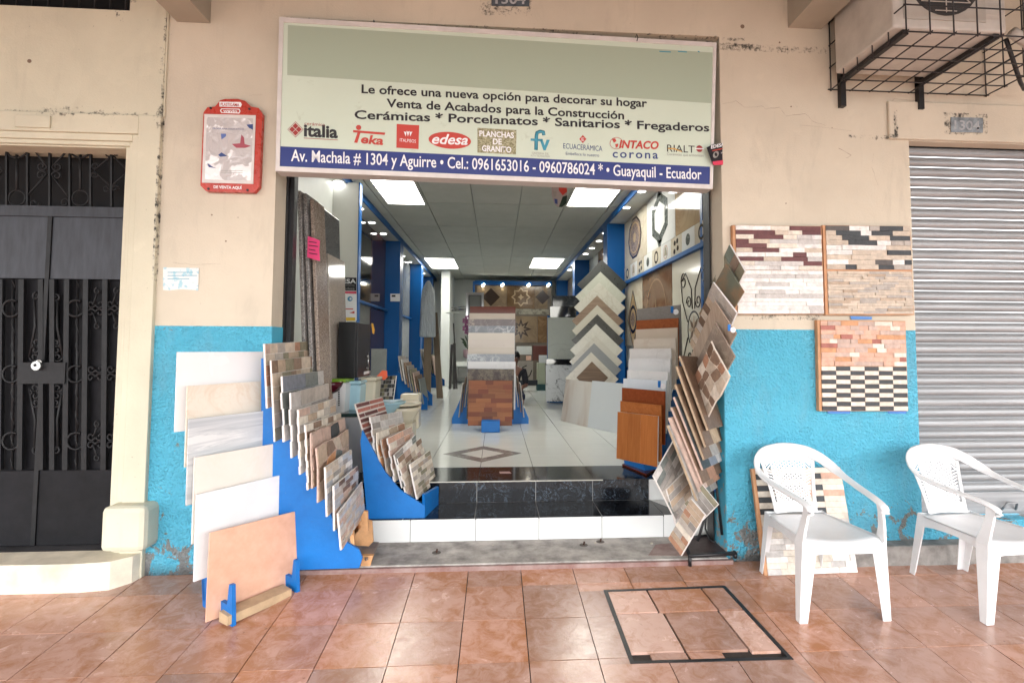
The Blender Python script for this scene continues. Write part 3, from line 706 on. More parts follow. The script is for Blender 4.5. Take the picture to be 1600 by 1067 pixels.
# lower grille
for x in (4, 37, 107.6, 137, 167, -28, -60): bar([G(x - 2, 733), G(x + 1, 437)], .03 if x > 100 or x < 40 else .02, .022, IRON, 'grille_bar')
for x in (62, 72, 86.5, 94): pass
for x in (68, 85.5): bar([G(x, 733), G(x, 437)], .028, .022, IRON, 'grille_bar')
MB().box(G(33, 600).x, G(107, 600).x, GY - .03, GY - .006, zz(599, 70), zz(566, 70)).build('lock_plate', IRON, gate)
for cx, x0 in ((22, 22), (122, 123), (-44, -44)):
    ln([G(cx, 733, .01), G(cx + 1.5, 438, .01)], .0075, 'twisted_bar')
    n = 40; a, b = G(cx, 733, .01), G(cx + 1.5, 438, .01)
    MB().tube([lerp(a, b, k / n) + Vector((.007 * math.cos(k * 1.3), -.007 * math.sin(k * 1.3), 0)) for k in range(n + 1)], .004, 5).build('twisted_bar', IRON, gate)
    for yy in (482, 584, 688): MB().tube(arc(G(cx, yy, .016), .05, 60, 330), .007, 6).build('ring', IRON, gate)
def lyre(x, y0, y1, s):
    "long S bar that ends in a scroll"
    a = G(x, y0, .012); b = G(x + s * 11, y1, .012)
    MB().tube(spiral(a, .024, 90, 1.1, -s), .0065, 6).build('scroll', IRON, gate)
    ln([a + Vector((0, 0, .02)) if False else a + Vector((s * .01, 0, -.01 if y1 > y0 else .01)), lerp(a, b, .5) + Vector((s * -.012, 0, 0)), b], .007)
    for k in range(3): 
        q = lerp(b, a, k * .12) + Vector((-s * .03, 0, 0)); MB().tube(spiral(q, .028, 0 if s > 0 else 180, 1.2, s * (1 if k % 2 else -1)), .0062, 6).build('scroll', IRON, gate)
lyre(90, 466, 558, 1); lyre(60, 463, 558, -1); lyre(90, 703, 606, 1); lyre(60, 703, 606, -1)
for cx in (152, 182):
    for yy, s in ((482, 1), (583, 1), (688, 1)):
        c = G(cx, yy, .012)
        for sx in (-1, 1):
            for s2 in (-1, 1): MB().tube(spiral(c + Vector((sx * .026, 0, s2 * .026)), .026, 180 if sx > 0 else 0, 1.05, s2 * sx), .006, 6).build('scroll', IRON, gate)
    for (ya, yb) in ((455, 478), (510, 488), (662, 684), (715, 693)):
        c = G(cx + 3, ya, .012); MB().tube(spiral(c, .02, 90, 1, 1), .0055, 6).build('scroll', IRON, gate); ln([c, G(cx - 4, yb, .012)], .006)
k = empty('padlock', G(68, 572, .04), 'round steel disc padlock hanging on the iron gate lock plate', 'padlock')
MB().disc(G(68, 571, .032), .027, (0, -1, 0), .022, 20).build('body', plain('padlock_steel', (.6, .6, .58), .25, 1), k, bevel=.004)
MB().tube(arc(G(70, 567, .04), .016, 20, 160), .005, 6).build('shackle', plain('padlock_steel', (.6,)*3, .25, 1), k); MB().disc(G(67, 570, .0545), .008, (0, -1, 0), .001, 12).build('keyhole', BLACK, k)
# ================================================================ roller shutter on the right
SHY = 3.3
sh = empty('roller_shutter', (4, SHY, .28), 'closed grey steel roller shutter of curved horizontal slats beside the blue wall', 'shutter')
SHM = pm('shutter_steel', (.31, .32, .33), .42, .24, 3, .15, 12, metal=.35, stretch=(.4, 1, 12))
zb = at(1500, 803, SHY).z; zt = 2.69; pitch = .0705; n = int((zt - zb) / pitch)
x0s, x1s = PXR, 6.9
prof = [(0, 0), (.006, .003), (.018, .012), (.022, .026), (.020, .044), (.012, .057), (.002, .062), (0, .066), (-.006, .0675)]
m0 = None
for k in range(n + 1):
    if k == 0:
        mb = MB().box(x0s, x1s, SHY - .004, SHY + .004, zb, zb + .14); mb.build('bottom_bar', SHM, sh, bevel=.002); continue
    z = zb + .0705 + k * pitch
    if z > zt: break
    if m0 is None:
        mb = MB(); a = [(x0s, SHY - p[0], z + p[1]) for p in prof]; b = [(x1s, SHY - p[0], z + p[1]) for p in prof]
        for q in range(len(prof) - 1): mb.faces([a[q], b[q], b[q + 1], a[q + 1]], [(0, 1, 2, 3)], 0, True)
        m0 = mb.build('slat', SHM, sh); zz0 = z
    else:
        o = m0.copy(); COL.objects.link(o); o.parent = sh; o.matrix_parent_inverse = m0.matrix_parent_inverse.copy(); o.location.z += z - zz0; o.location.y += R.uniform(-.001, .001)
MB().box(x0s, x1s, SHY - .02, SHY + .05, zt - .004, zt + .0).build('head_gap', BLACK, sh)
hx = at(1573, 795, SHY); 
MB().tube([(hx.x - .05, SHY - .012, hx.z), (hx.x - .035, SHY - .04, hx.z + .05), (hx.x + .035, SHY - .04, hx.z + .05), (hx.x + .05, SHY - .012, hx.z)], .007, 6).build('handle', SHM, sh)
MB().box(hx.x - .08, hx.x + .09, SHY - .012, SHY - .004, hx.z - .012, hx.z + .008).build('lock_plate', SHM, sh)
# ================================================================ air conditioner, bracket, cage
ACW = pm('aircon_white', (.5, .48, .44), .45, .15, 6); ACG = plain('aircon_inner_dark', (.03, .03, .03), .6)
az = 3.085; ax0 = at_z(1396, 43, az).x; ay0 = at_z(1396, 43, az).y; ax1 = at_z(1582, 46, az).x; ay1 = 3.13
ac = empty('air_conditioner', ((ax0 + ax1) / 2, (ay0 + ay1) / 2, az), 'white outdoor air conditioner unit inside a black wire cage above the roller shutter', 'air conditioner')
MB().box(ax0, ax1, ay0, ay1, az, az + .56).build('body', ACW, ac, bevel=.012)
fc = Vector((ax0 + .3, ay0 - .004, az + .29)); fr_ = .2
MB().disc(fc + Vector((0, -.001, 0)), .215, (0, -1, 0), .004, 32).build('fan_opening', ACG, ac)
MB().box(fc.x - .24, fc.x + .24, ay0 - .006, ay0 - .001, az + .05, az + .53).build('front_panel', pm('aircon_panel', (.42, .4, .36), .5, .1, 5), ac)
MB().disc(fc + Vector((0, -.004, 0)), .2, (0, -1, 0), .003, 32).build('fan_opening', ACG, ac)
for k in range(16):
    dz_ = -.19 + k * .0253; hw = math.sqrt(max(.2 ** 2 - dz_ ** 2, 0))
    MB().tube([(fc.x - hw, ay0 - .013, fc.z + dz_), (fc.x + hw, ay0 - .013, fc.z + dz_)], .0028, 5).build('grille_wire', ACW, ac)
for k in range(4): a_ = k * math.pi / 4; MB().tube([(fc.x - .2 * math.cos(a_), ay0 - .015, fc.z - .2 * math.sin(a_)), (fc.x + .2 * math.cos(a_), ay0 - .015, fc.z + .2 * math.sin(a_))], .003, 5).build('grille_wire', ACW, ac)
for k in range(5): MB().box(ax1 - .13, ax1 - .02, ay0 - .003, ay0 - .0005, az + .1 + k * .05, az + .115 + k * .05).build('vent_louvre', ACW, ac)
br = empty('aircon_bracket', ((ax0 + ax1) / 2, 3.19, az - .1), 'black angle iron bracket carrying the air conditioner on the wall', 'bracket')
for xx in (ax0 + .06, ax1 - .07):
    MB().box(xx, xx + .035, ay0 + .01, 3.199, az - .03, az - .004).build('arm', BLKM, br)
    MB().box(xx, xx + .035, 3.165, 3.199, az - .19, az + .5).build('wall_leg', BLKM, br)
cz = at(1400, 143, 3.18).z; cx0, cx1_ = at(1300, 142, 3.18).x, at(1521, 145, 3.18).x; cy0 = 2.56
cg = empty('security_cage', ((cx0 + cx1_) / 2, 2.9, cz), 'black wire security cage bolted round the air conditioner', 'cage')
def rod(a, b, r=.0042): return MB().tube([a, b], r, 5).build('rod', BLKM, cg)
nx_ = 9; ny_ = 6; CX1 = cx1_ + .1; zt2 = cz + .72
xs_ = [cx0 + (CX1 - cx0) * k / (nx_ - 1) for k in range(nx_)]; ys_ = [cy0 + (3.19 - cy0) * k / (ny_ - 1) for k in range(ny_)]
for x in xs_: rod((x, cy0 - .015, cz), (x, 3.2, cz)); rod((x, cy0, cz - .01), (x, cy0, zt2))
for y in ys_: rod((cx0 - .02, y, cz), (CX1 + .02, y, cz)); rod((cx0, y, cz - .01), (cx0, y, zt2)); rod((CX1, y, cz - .01), (CX1, y, zt2))
for k in range(1, 5):
    z = cz + k * .15; rod((cx0 - .01, cy0, z), (CX1 + .01, cy0, z)); rod((cx0, cy0, z), (cx0, 3.2, z)); rod((CX1, cy0, z), (CX1, 3.2, z))
a_ = at(1572, 62, 2.9); b_ = at(1594, 128, 3.05)
hk = empty('aircon_pipe', b_, 'black drain pipe and white hose leaving the air conditioner on its right', 'pipe')
MB().tube([a_, b_, at(1600, 140, 3.1)], .012, 8).build('drain_pipe', BLKM, hk); MB().tube([at(1580, 50, 2.85), at(1592, 58, 2.85), at(1612, 72, 2.9)], .03, 10).build('hose', ACW, hk)
# ================================================================ the shop sign
sTL, sTR, sBR, sBL = at(437, 28, 3.12), at(1119, 68, 3.2), at(1113, 296, 3.2), at(431, 268, 3.12)
sp = Plane(sBL, sBR - sBL, sTL - sBL); back = -sp.n * .09
sign = empty('shop_sign', (sBL + sBR) / 2, 'long pale green shop sign with a blue address strip across the doorway top', 'sign')
SGM = NT('sign_face_green'); p = SGM.pos()
_c = SGM.mix(SGM.noise(p, 2.2, 4), (.55, .65, .54), (.62, .72, .61)); _c = SGM.mix(SGM.math('MULTIPLY', SGM.ramp(SGM.noise(p, 7, 8, .7, 1), [(.62, 0), (.72, 1)]), .45), _c, (.34, .38, .28))
SIGNF = SGM.set(_c, .3)
def q_(pts, e=0): return [sp.px(x, y, e) for x, y in pts]
cor = q_([(437, 28), (1119, 68), (1113, 296), (431, 268)])
MB().prism(cor, back).build('sign_box', plain('sign_back', (.55, .54, .52), .5), sign)
ins = q_([(443.5, 36), (1114, 74), (1108.5, 289), (437.5, 261)], 0)
for (a, b, c, d) in ((0, 1, 1, 0), (1, 2, 2, 1), (2, 3, 3, 2), (3, 0, 0, 3)):
    MB().prism([cor[a], cor[b], ins[c], ins[d]], sp.n * .007).build('frame_strip', pm('sign_frame', (.66, .64, .62), .35, .1, 10), sign)
FACE = MB().prism([x + sp.n * .0005 for x in ins], sp.n * .001).build('face', SIGNF, sign)
ppoly(sp, [(450, 40), (1117 - 4, 83), (1111, 162), (449, 118)], plain('sign_blank_green', (.38, .46, .36), .4), 'blank_patch', sign, .0018)
ppoly(sp, [(435, 229), (1113 - 4, 261), (1108.5, 288.5), (433.5, 260)], plain('sign_blue', (.022, .04, .2), .3), 'address_strip', sign, .0018)
STRIP = bpy.data.objects['address_strip']
INK = plain('print_black', (.02, .02, .025), .4); WHT = plain('print_white', (.8, .82, .84), .4); REDI = plain('print_red', (.5, .055, .04), .4); DKR = plain('print_dark_red', (.32, .03, .03), .4); TEAL = plain('print_teal', (.05, .3, .42), .4); NAVY = plain('print_navy', (.03, .06, .2), .4); GREYI = plain('print_grey', (.3, .3, .28), .4)
S_ = lambda t, x0, y0, x1, y1, h, m, **k: ptext(sp, t, x0, y0, x1, y1, h, m, k.pop('par', FACE), e=k.pop('e', .003), **k)
S_('Le ofrece una nueva opción para decorar su hogar', 565, 146, 1011, 168, 12.5, INK, offset=.022)
S_('Venta de Acabados para la Construcción', 604, 168, 975, 187, 12.5, INK, offset=.022)
S_('Cerámicas * Porcelanatos * Sanitarios * Fregaderos', 554, 186, 1108, 206, 12.5, INK, offset=.022)
S_('Av. Machala # 1304 y Aguirre • Cel.: 0961653016 - 0960786024 * • Guayaquil - Ecuador', 455, 252, 1096, 281, 17, WHT, offset=.012, par=STRIP)
# logos
def dia(cx, cy, r, m, e=.003, rx=None): rx = rx or r; return ppoly(sp, [(cx - rx, cy), (cx, cy - r), (cx + rx, cy), (cx, cy + r)], m, 'logo_mark', FACE, e)
dia(462, 203, 12.5, DKR, .0025); dia(462, 203, 11.5, SIGNF, .0028)
for ox, oy in ((0, -5.2), (5.2, 0), (0, 5.2), (-5.2, 0)): dia(462 + ox, 203 + oy, 4.7, DKR, .0035)
S_('cerámica', 476, 196, 508, 198, 5, DKR); S_('italia', 475, 213, 528, 216, 18, INK, offset=.035); ppoly(sp, [(475, 216), (528, 219), (528, 219.8), (475, 216.8)], DKR, 'logo_line', FACE, .003)
MB().disc(sp.px(560.5, 200, .003), .0155, sp.n, .001, 20).build('logo_mark', REDI, FACE); ppoly(sp, [(552, 204), (602, 208), (601, 211.5), (552, 207.5)], REDI, 'logo_mark', FACE, .003)
ppoly(sp, [(559, 207), (563.5, 207.4), (558.5, 224), (553.5, 223.5)], REDI, 'logo_mark', FACE, .003); S_('eka', 564, 224, 599, 227, 13, REDI, offset=.03, shear=.2)
ppoly(sp, [(620, 194.5), (655, 196.5), (654, 233.5), (619.5, 231.5)], REDI, 'logo_mark', FACE, .0028); S_('ITALPISOS', 625, 222, 650, 224, 5, WHT, e=.004)
for k in (-1, 0, 1): ppoly(sp, [(637.5 + k * 3.5, 214), (635.5 + k * 4.5, 205 + abs(k)), (637.5 + k * 4, 207), (640 + k * 4.5, 205.5 + abs(k))], WHT, 'logo_mark', FACE, .004)
m = MB(); c_ = sp.px(703, 220, .003); eu = (sp.px(736, 222) - sp.px(703, 220)); ev = sp.px(703, 207) - sp.px(703, 220)
m.prism([c_ + eu * math.cos(k * math.pi / 16) + ev * math.sin(k * math.pi / 16) for k in range(32)], sp.n * .001).build('logo_mark', REDI, FACE)
S_('edesa', 675, 225, 731, 227, 15, WHT, e=.0045, shear=.3, offset=.02)
GRAN = speck('sign_granite_print', (.12, .11, .05), (.3, .29, .16), (.5, .5, .36), 220, .4)
ppoly(sp, [(746, 200.5), (807, 204), (806, 242), (746, 239)], GRAN, 'logo_mark', FACE, .0028)
S_('PLANCHAS', 749, 213.5, 803, 216.5, 8.5, WHT, e=.004, offset=.03); S_('DE', 770, 226, 784, 226.5, 8.5, WHT, e=.004, offset=.03); S_('GRANITO', 753, 236.5, 799, 239, 8.5, WHT, e=.004, offset=.03)
m = MB(); path = [(848, 206), (845, 205.6), (839.5, 207.5), (837.5, 212), (838, 235)]
m.tube([sp.px(849.5, 212, .003), sp.px(849, 207, .003), sp.px(844, 206, .003), sp.px(839, 208, .003), sp.px(838, 213, .003), sp.px(837.5, 235, .003)], .0006, 4, w=.011).build('logo_mark', TEAL, FACE)
ppoly(sp, [(829, 217), (848, 218), (848, 221.5), (829, 220.5)], TEAL, 'logo_mark', FACE, .003); ppoly(sp, [(843, 218), (847.5, 218.3), (851, 228), (854, 219), (859, 219.3), (852.5, 235.5), (849, 235.3)], TEAL, 'logo_mark', FACE, .003)
S_('GRIFERÍA DE', 831, 241, 857, 242.5, 3, GREYI); S_('ALTA TECNOLOGÍA', 829, 245, 859, 246.5, 3, GREYI)
dia(910.5, 218, 6.3, REDI, .003, 5.5); S_('E', 908.5, 221, 912.5, 221.3, 5, WHT, e=.0045); S_('ECUACERÁMICA', 880, 232.5, 941, 237, 8, NAVY); S_('Embellece lo nuestro', 884, 242.5, 936, 245.5, 4.5, NAVY)
MB().tube([sp.px(963 + 10 * math.cos(a), 224.5 + 9 * math.sin(a), .003) for a in [2 * math.pi * k / 20 for k in range(20)]], .0008, 4, closed=True, w=.0015).build('logo_mark', REDI, FACE)
ppoly(sp, [(956, 218), (961, 217), (963, 221), (959, 224)], REDI, 'logo_mark', FACE, .003); ppoly(sp, [(961, 226), (966, 225), (965, 230), (962, 232)], REDI, 'logo_mark', FACE, .003)
S_('INTACO', 967, 231.5, 1029, 233.5, 11.5, REDI, offset=.035, shear=.2); S_('corona', 957, 246.5, 1028, 248.5, 12.5, NAVY, offset=.015, spacing=1.25)
S_('RIALT', 1042, 237.5, 1085, 239.5, 11, INK); MB().disc(sp.px(1092.5, 233, .003), .0215, sp.n, .001, 22).build('logo_mark', DKR, FACE); ppoly(sp, [(1086, 232), (1099, 232.6), (1099, 234.4), (1086, 233.8)], WHT, 'logo_mark', FACE, .0045)
ppoly(sp, [(1043, 232), (1053, 232), (1065, 237), (1065, 238.4), (1053, 234.2), (1043, 233.5)], plain('print_gold', (.6, .35, .08), .4), 'logo_mark', FACE, .0045); S_('Cerámicas que armonizan', 1042, 243, 1099, 245.5, 4, GREYI)
for x, dx_ in ((1030, 18), (1059, 14), (1090, 3)): ppoly(sp, [(x, 80.5), (x + dx_, 81.5), (x + dx_, 83), (x, 82)], TEAL, 'print_remnant', FACE, .003)
# hanger hooks over the sign
for x, y in ((584, 40), (995, 62)):
    a = at(x, y - 8, 3.16); h = MB().tube([a + Vector((0, .04, .0)), a, a + Vector((.004, -.012, -.03)), a + Vector((0, 0, -.045))], .003, 6); put('sign_hook', h, BLKM, 'small bent iron hook over the shop sign, ' + ('above the words at its left' if x < 700 else 'near its right end'), 'hook')
# ---- red framed poster
ry = 3.165
rp = Plane(at(318, 300, ry), at(400, 302, ry) - at(318, 300, ry), Vector((0.02, 0, 1)))
po = empty('poster_frame', rp.px(360, 300), 'red plastic wall frame holding a crumpled white poster on the beige wall', 'poster frame')
RED = pm('red_plastic', (.42, .045, .03), .28, .12, 8); out = [(318, 176), (324, 168), (336, 167), (344, 157), (352, 155), (372, 155), (383, 158), (392, 167), (404, 169), (410, 178), (405, 292), (397, 301), (322, 299), (313, 290)]
MB().prism([rp.px(x, y, -.03) for x, y in out], rp.n * .03).build('frame', RED, po, bevel=.006)
MB().prism([rp.px(x, y, .0005) for x, y in [(320, 179), (400, 181), (396, 288), (316, 286)]], rp.n * .004).build('inner_rim', pm('poster_rim', (.62, .6, .58), .35), po, bevel=.002)
# crumpled plastic cover with print
PST = NT('poster_print'); p = PST.pos(); nn = PST.noise(p, 9, 3, .5, .5)
PSTM = PST.set(PST.mix(PST.ramp(nn, [(.5, 0), (.54, 1)]), (.52, .5, .5), (.86, .87, .88)), .12); PST.bump(nn, .03, .8)
MB().prism([rp.px(x, y, .0048) for x, y in [(324, 184), (396, 186), (392.5, 283), (321, 281)]], rp.n * .001).build('poster', PSTM, po)
POS = bpy.data.objects['poster']
pt = lambda *a, **k: ptext(rp, *a, po, e=.0065, **k)
ppoly(rp, [(343, 159.5), (376, 160), (378, 164), (376, 168), (343, 167)], WHT, 'label_ground', po, .0008); ptext(rp, 'PLASTIGAMA', 345, 166, 374, 166.8, 4.6, RED, po, e=.002, offset=.02)
ppoly(rp, [(346, 170), (374, 170.5), (376, 174), (374, 178), (346, 177), (344, 173.5)], WHT, 'label_ground', po, .0008); ppoly(rp, [(347, 171.3), (373, 171.8), (374.3, 174), (373, 176.5), (347, 175.8), (345.6, 173.5)], RED, 'label_ground', po, .0016); ptext(rp, 'wavin', 349, 175.6, 371, 176.2, 3.6, WHT, po, e=.003, offset=.03)
ptext(rp, 'DE VENTA AQUÍ', 334, 294.5, 378, 296, 4.2, WHT, po, e=.002, offset=.03)
pt('PROGRAMA EDUCATIVO', 333, 203, 382, 204.5, 2.6, NAVY); ppoly(rp, [(363, 226), (376, 225), (378, 211), (382, 216), (383, 226), (393, 229), (384, 232), (370, 232)], plain('poster_building', (.35, .07, .1), .4), 'poster_picture', POS, .0062)
ppoly(rp, [(386, 196), (396, 195), (396, 204), (390, 201)], NAVY, 'poster_picture', POS, .0062); ppoly(rp, [(346, 210), (354, 210), (354, 214), (347, 219)], plain('poster_blue', (.1, .16, .4), .4), 'poster_picture', POS, .0062)
ppoly(rp, [(342, 243), (347, 239), (356, 245), (345, 246)], NAVY, 'poster_picture', POS, .0062); ppoly(rp, [(325, 256), (334, 262), (340, 264), (327, 262)], NAVY, 'poster_picture', POS, .0062)
for y in (267, 270): ppoly(rp, [(346, y), (380, y + .6), (380, y + 1.3), (346, y + .7)], GREYI, 'poster_picture', POS, .0062)
for x, y in ((329.5, 169.5), (390, 171), (326, 295.5), (387, 297.5)): MB().disc(rp.px(x, y, .0015), .007, rp.n, .003, 10).build('screw', BLKM, po)
# ---- paper notice
npn = Plane(at(256, 455, 3.197), Vector((1, 0, 0)), Vector((0, 0, 1)))
NOT = NT('notice_print'); p = NOT.pos(); NOTM = NOT.set(NOT.mix(NOT.ramp(NOT.noise(p, 26, 3, .6), [(.52, 0), (.6, 1)]), (.7, .72, .7), (.35, .56, .64)), .5)
nt = empty('paper_notice', npn.px(280, 455), 'torn faded white and blue paper notice pasted beside the iron gate', 'notice')
MB().prism([npn.px(x, y) for x, y in [(255, 418), (311, 419), (310, 454), (285, 452), (262, 454), (255, 453)]], npn.n * .0012).build('sheet', NOTM, nt)
for k, w in enumerate((40, 46, 34)): ppoly(npn, [(262, 425 + k * 5), (262 + w, 425 + k * 5), (262 + w, 426.4 + k * 5), (262, 426.4 + k * 5)], plain('notice_ink', (.2, .4, .5), .5), 'print_line', nt, .0016)
# ---- number plates
def plate(x0, y0, x1, y1, lb, tx, ys):
    pl = Plane(at(x0, y1, 3.178 if x0 > 1000 else 3.198), Vector((1, 0, .01)), Vector((0, 0, 1))); e = empty('number_plate', pl.px((x0 + x1) / 2, y1), lb, 'number plate')
    MB().prism([pl.px(x, y, .001) for x, y in [(x0, y0), (x1, y0 + 1), (x1, y1), (x0, y1 - 1)]], pl.n * .004).build('plate', pm('plate_' + str(x0), (.07, .09, .11) if x0 < 1000 else (.17, .2, .22), .4, .5, 25), e, bevel=.001)
    ptext(pl, '1304', *tx, ys, pm('plate_digits', (.36, .38, .4), .5, .3, 40), e, e=.006, offset=.02)
plate(1485, 184, 1535, 208, 'worn blue enamel house number plate 1304 above the roller shutter', (1490, 203, 1530, 204.5), 14)
plate(768, -14, 827, 11, 'dark house number plate 1304 high above the middle of the shop sign', (774, 7, 821, 7.6), 15)
# ---- folded black sticker at the right edge of the sign
st = empty('promo_card', at(1120, 260, 3.17), 'small black promotional card with a pink strip stuck to the corner of the doorway', 'card')
sk = Plane(at(1113, 260, 3.17), at(1133, 252, 3.19) - at(1113, 258, 3.15), Vector((.0, 0, 1)))
CB = plain('card_black', (.012, .012, .018), .3); PK = plain('card_pink', (.65, .05, .11), .35)
MB().prism([sk.px(x, y) for x, y in [(1104, 231), (1113, 226), (1126, 223.5), (1131, 227), (1136, 251), (1135, 258), (1114, 258.5)]], sk.n * .002).build('card', CB, st)
MB().prism([sk.px(x, y, -.012) for x, y in [(1131, 226), (1136.5, 226), (1137.5, 256), (1136, 261), (1132, 259)]], sk.n * .0015).build('card_behind', CB, st)
ppoly(sk, [(1113, 253), (1134.5, 250), (1134.5, 258), (1114, 258.4)], PK, 'strip', st, .0025); ptext(sk, 'EDESA', 1110.5, 233, 1131, 228.5, 5, WHT, st, e=.003, offset=.03)
ppoly(sk, [(1112, 235.5), (1131, 231.5), (1131, 233), (1112.5, 237)], REDI, 'strip', st, .0025)
m = MB(); c_ = sk.px(1118, 242, .0026); m.disc(c_, (.03, .018), sk.n, .0005, 20).build('eye_print', GREYI, st); m = MB().disc(sk.px(1118, 242, .0036), .012, sk.n, .0005, 16).build('eye_print', CB, st)
ptext(sk, 'gana con', 1126, 240, 1134, 239, 2.5, WHT, st, e=.003)
# ================================================================ plastic armchairs
def chair_proto():
    W = pm('chair_plastic', (.78, .79, .8), .34, .05, 7)
    root = bpy.data.objects.new('plastic_chair', None); COL.objects.link(root)
    B = lambda mb, nm, **k: mb.build(nm, W, root, local=True, smooth=True, **k)
    # seat: a shallow dished grid with a rounded front lip
    def seatz(u, v):  # u -1..1, v 0 (front) .. 1 (rear)
        return .405 + .012 * (1 - v) - .03 * v - .022 * (1 - u * u) * math.sin(math.pi * min(1, v * 1.05)) - (.022 * (1 - v / .08) ** 2 if v < .08 else 0)
    nu, nv = 14, 14; top = []; 
    def sx(u, v): return u * (.232 - .045 * v)
    def sy(u, v): return -.235 + .44 * v - .03 * (1 - u * u) * (1 - v)
    g = [[Vector((sx(-1 + 2 * i / nu, j / nv), sy(-1 + 2 * i / nu, j / nv), seatz(-1 + 2 * i / nu, j / nv))) for i in range(nu + 1)] for j in range(nv + 1)]
    vs = [p for r in g for p in r]; nn = len(vs); vs += [p - Vector((0, 0, .006)) for p in vs[:nn]]
    W1 = nu + 1; fs = [(j * W1 + i, j * W1 + i + 1, (j + 1) * W1 + i + 1, (j + 1) * W1 + i) for j in range(nv) for i in range(nu)]
    fs += [tuple(nn + q for q in f[::-1]) for f in fs]
    rim = [i for i in range(W1)] + [j * W1 + nu for j in range(1, nv + 1)] + [nv * W1 + i for i in range(nu - 1, -1, -1)] + [j * W1 for j in range(nv - 1, 0, -1)]
    fs += [(rim[k], rim[(k + 1) % len(rim)], nn + rim[(k + 1) % len(rim)], nn + rim[k]) for k in range(len(rim))]
    s = MB().faces(vs, fs, 0, True); B(s, 'seat')
    # apron under the front edge and the sides
    def apron(pts, hs):
        m = MB(); t = .005; vs = []; P = [Vector(p) for p in pts]; n_ = len(P)
        for k, p in enumerate(P):
            n = (P[min(k + 1, n_ - 1)] - P[max(k - 1, 0)]); n.z = 0; n = n.cross(Vector((0, 0, 1))).normalized() * t; dz = Vector((0, 0, hs[k])); vs += [p, p + n, p + n - dz, p - dz]
        fs = [(k * 4 + q, k * 4 + (q + 1) % 4, k * 4 + 4 + (q + 1) % 4, k * 4 + 4 + q) for k in range(n_ - 1) for q in range(4)] + [(0, 1, 2, 3), tuple(n_ * 4 - 4 + q for q in (3, 2, 1, 0))]
        return m.faces(vs, fs)
    fr = [(sx(u, 0), sy(u, 0), seatz(u, 0) + .001) for u in [-1 + k / 8 for k in range(17)]]
    (lambda mb, nm: mb.build(nm, W, root, local=True))(apron(fr, [.095 if abs(k - 8) > 7 else .05 - .012 * math.cos((k - 8) / 8 * math.pi / 2) + .04 * max(0, (abs(k - 8) - 5) / 3) ** 2 for k in range(17)]), 'apron')
    for q in (-1, 1):
        sd = [(sx(q, v), sy(q, v), seatz(q, v) + .001) for v in [k / 8 for k in range(9)]]
        (lambda mb, nm: mb.build(nm, W, root, local=True))(apron(sd, [.09, .06, .048, .042, .042, .045, .05, .06, .08]), 'apron')
    # hoop: arms that sweep up into the back
    path = [(-.208, -.262, .56), (-.208, -.256, .588), (-.216, -.18, .605), (-.234, -.06, .61), (-.25, .06, .618), (-.252, .15, .632), (-.238, .225, .66), (-.2, .275, .692), (-.14, .305, .718), (-.06, .318, .731), (0, .32, .734)]
    path = path + [(-x, y, z) for x, y, z in path[:-1][::-1]]
    P3 = []
    for k in range(len(path) - 1): # catmull rom
        p0, p1, p2, p3 = [Vector(path[min(max(k + d, 0), len(path) - 1)]) for d in (-1, 0, 1, 2)]
        for tt in (0, .25, .5, .75): P3.append(.5 * ((2 * p1) + (p2 - p0) * tt + (2 * p0 - 5 * p1 + 4 * p2 - p3) * tt ** 2 + (3 * p1 - p0 - 3 * p2 + p3) * tt ** 3))
    P3.append(Vector(path[-1]))
    m = MB(); N = len(P3); rings = []
    for i, p in enumerate(P3):
        t = (P3[min(i + 1, N - 1)] - P3[max(i - 1, 0)]).normalized(); f = abs(i / (N - 1) - .5) * 2 # 1 at arm ends, 0 at top
        k = min(1, max(0, (f - .25) / .35)); k = k * k * (3 - 2 * k)
        out = Vector((p.x, 0, 0)); out = Vector((1 if p.x > 0 else -1, 0, 0))
        flatd = Vector((0, -.22, 1)).cross(t).normalized() # in-band direction for arms
        # band width direction: across (horizontal) on the arms, along the back face at the top
        backd = Vector((0, .28, .96)); backd = (backd - t * backd.dot(t)).normalized()
        armd = t.cross(Vector((0, 0, 1))).normalized() * (1 if t.cross(Vector((0, 0, 1))).x * p.x > 0 else -1)
        if armd.x * (p.x if abs(p.x) > 1e-4 else 1) < 0: armd = -armd
        wd = (armd * k + backd * (1 - k)).normalized(); th = t.cross(wd).normalized()
        wv = .023 + .012 * (1 - f); hv = .01
        rings.append([p + wd * (wv * math.cos(a)) + th * (hv * math.sin(a)) for a in [2 * math.pi * q / 10 for q in range(10)]])
    vs = [q for r in rings for q in r]; fs = [(i * 10 + k, i * 10 + (k + 1) % 10, (i + 1) * 10 + (k + 1) % 10, (i + 1) * 10 + k) for i in range(N - 1) for k in range(10)]
    fs += [list(range(10))[::-1], [(N - 1) * 10 + k for k in range(10)]]
    m.faces(vs, fs, 0, True); B(m, 'arm_hoop')
    # perforated back panel: curved sheet built of crossing ribs in a solid border
    def bp(u, v): # v 0 bottom .. 1 top
        w = .14 + .02 * v + .03 * v * v; z = .385 + .32 * v - .03 * u * u * v * v * 1.2; y = .2 + .112 * v + .0 - .022 * u * u
        return Vector((u * w, y - .0, z))
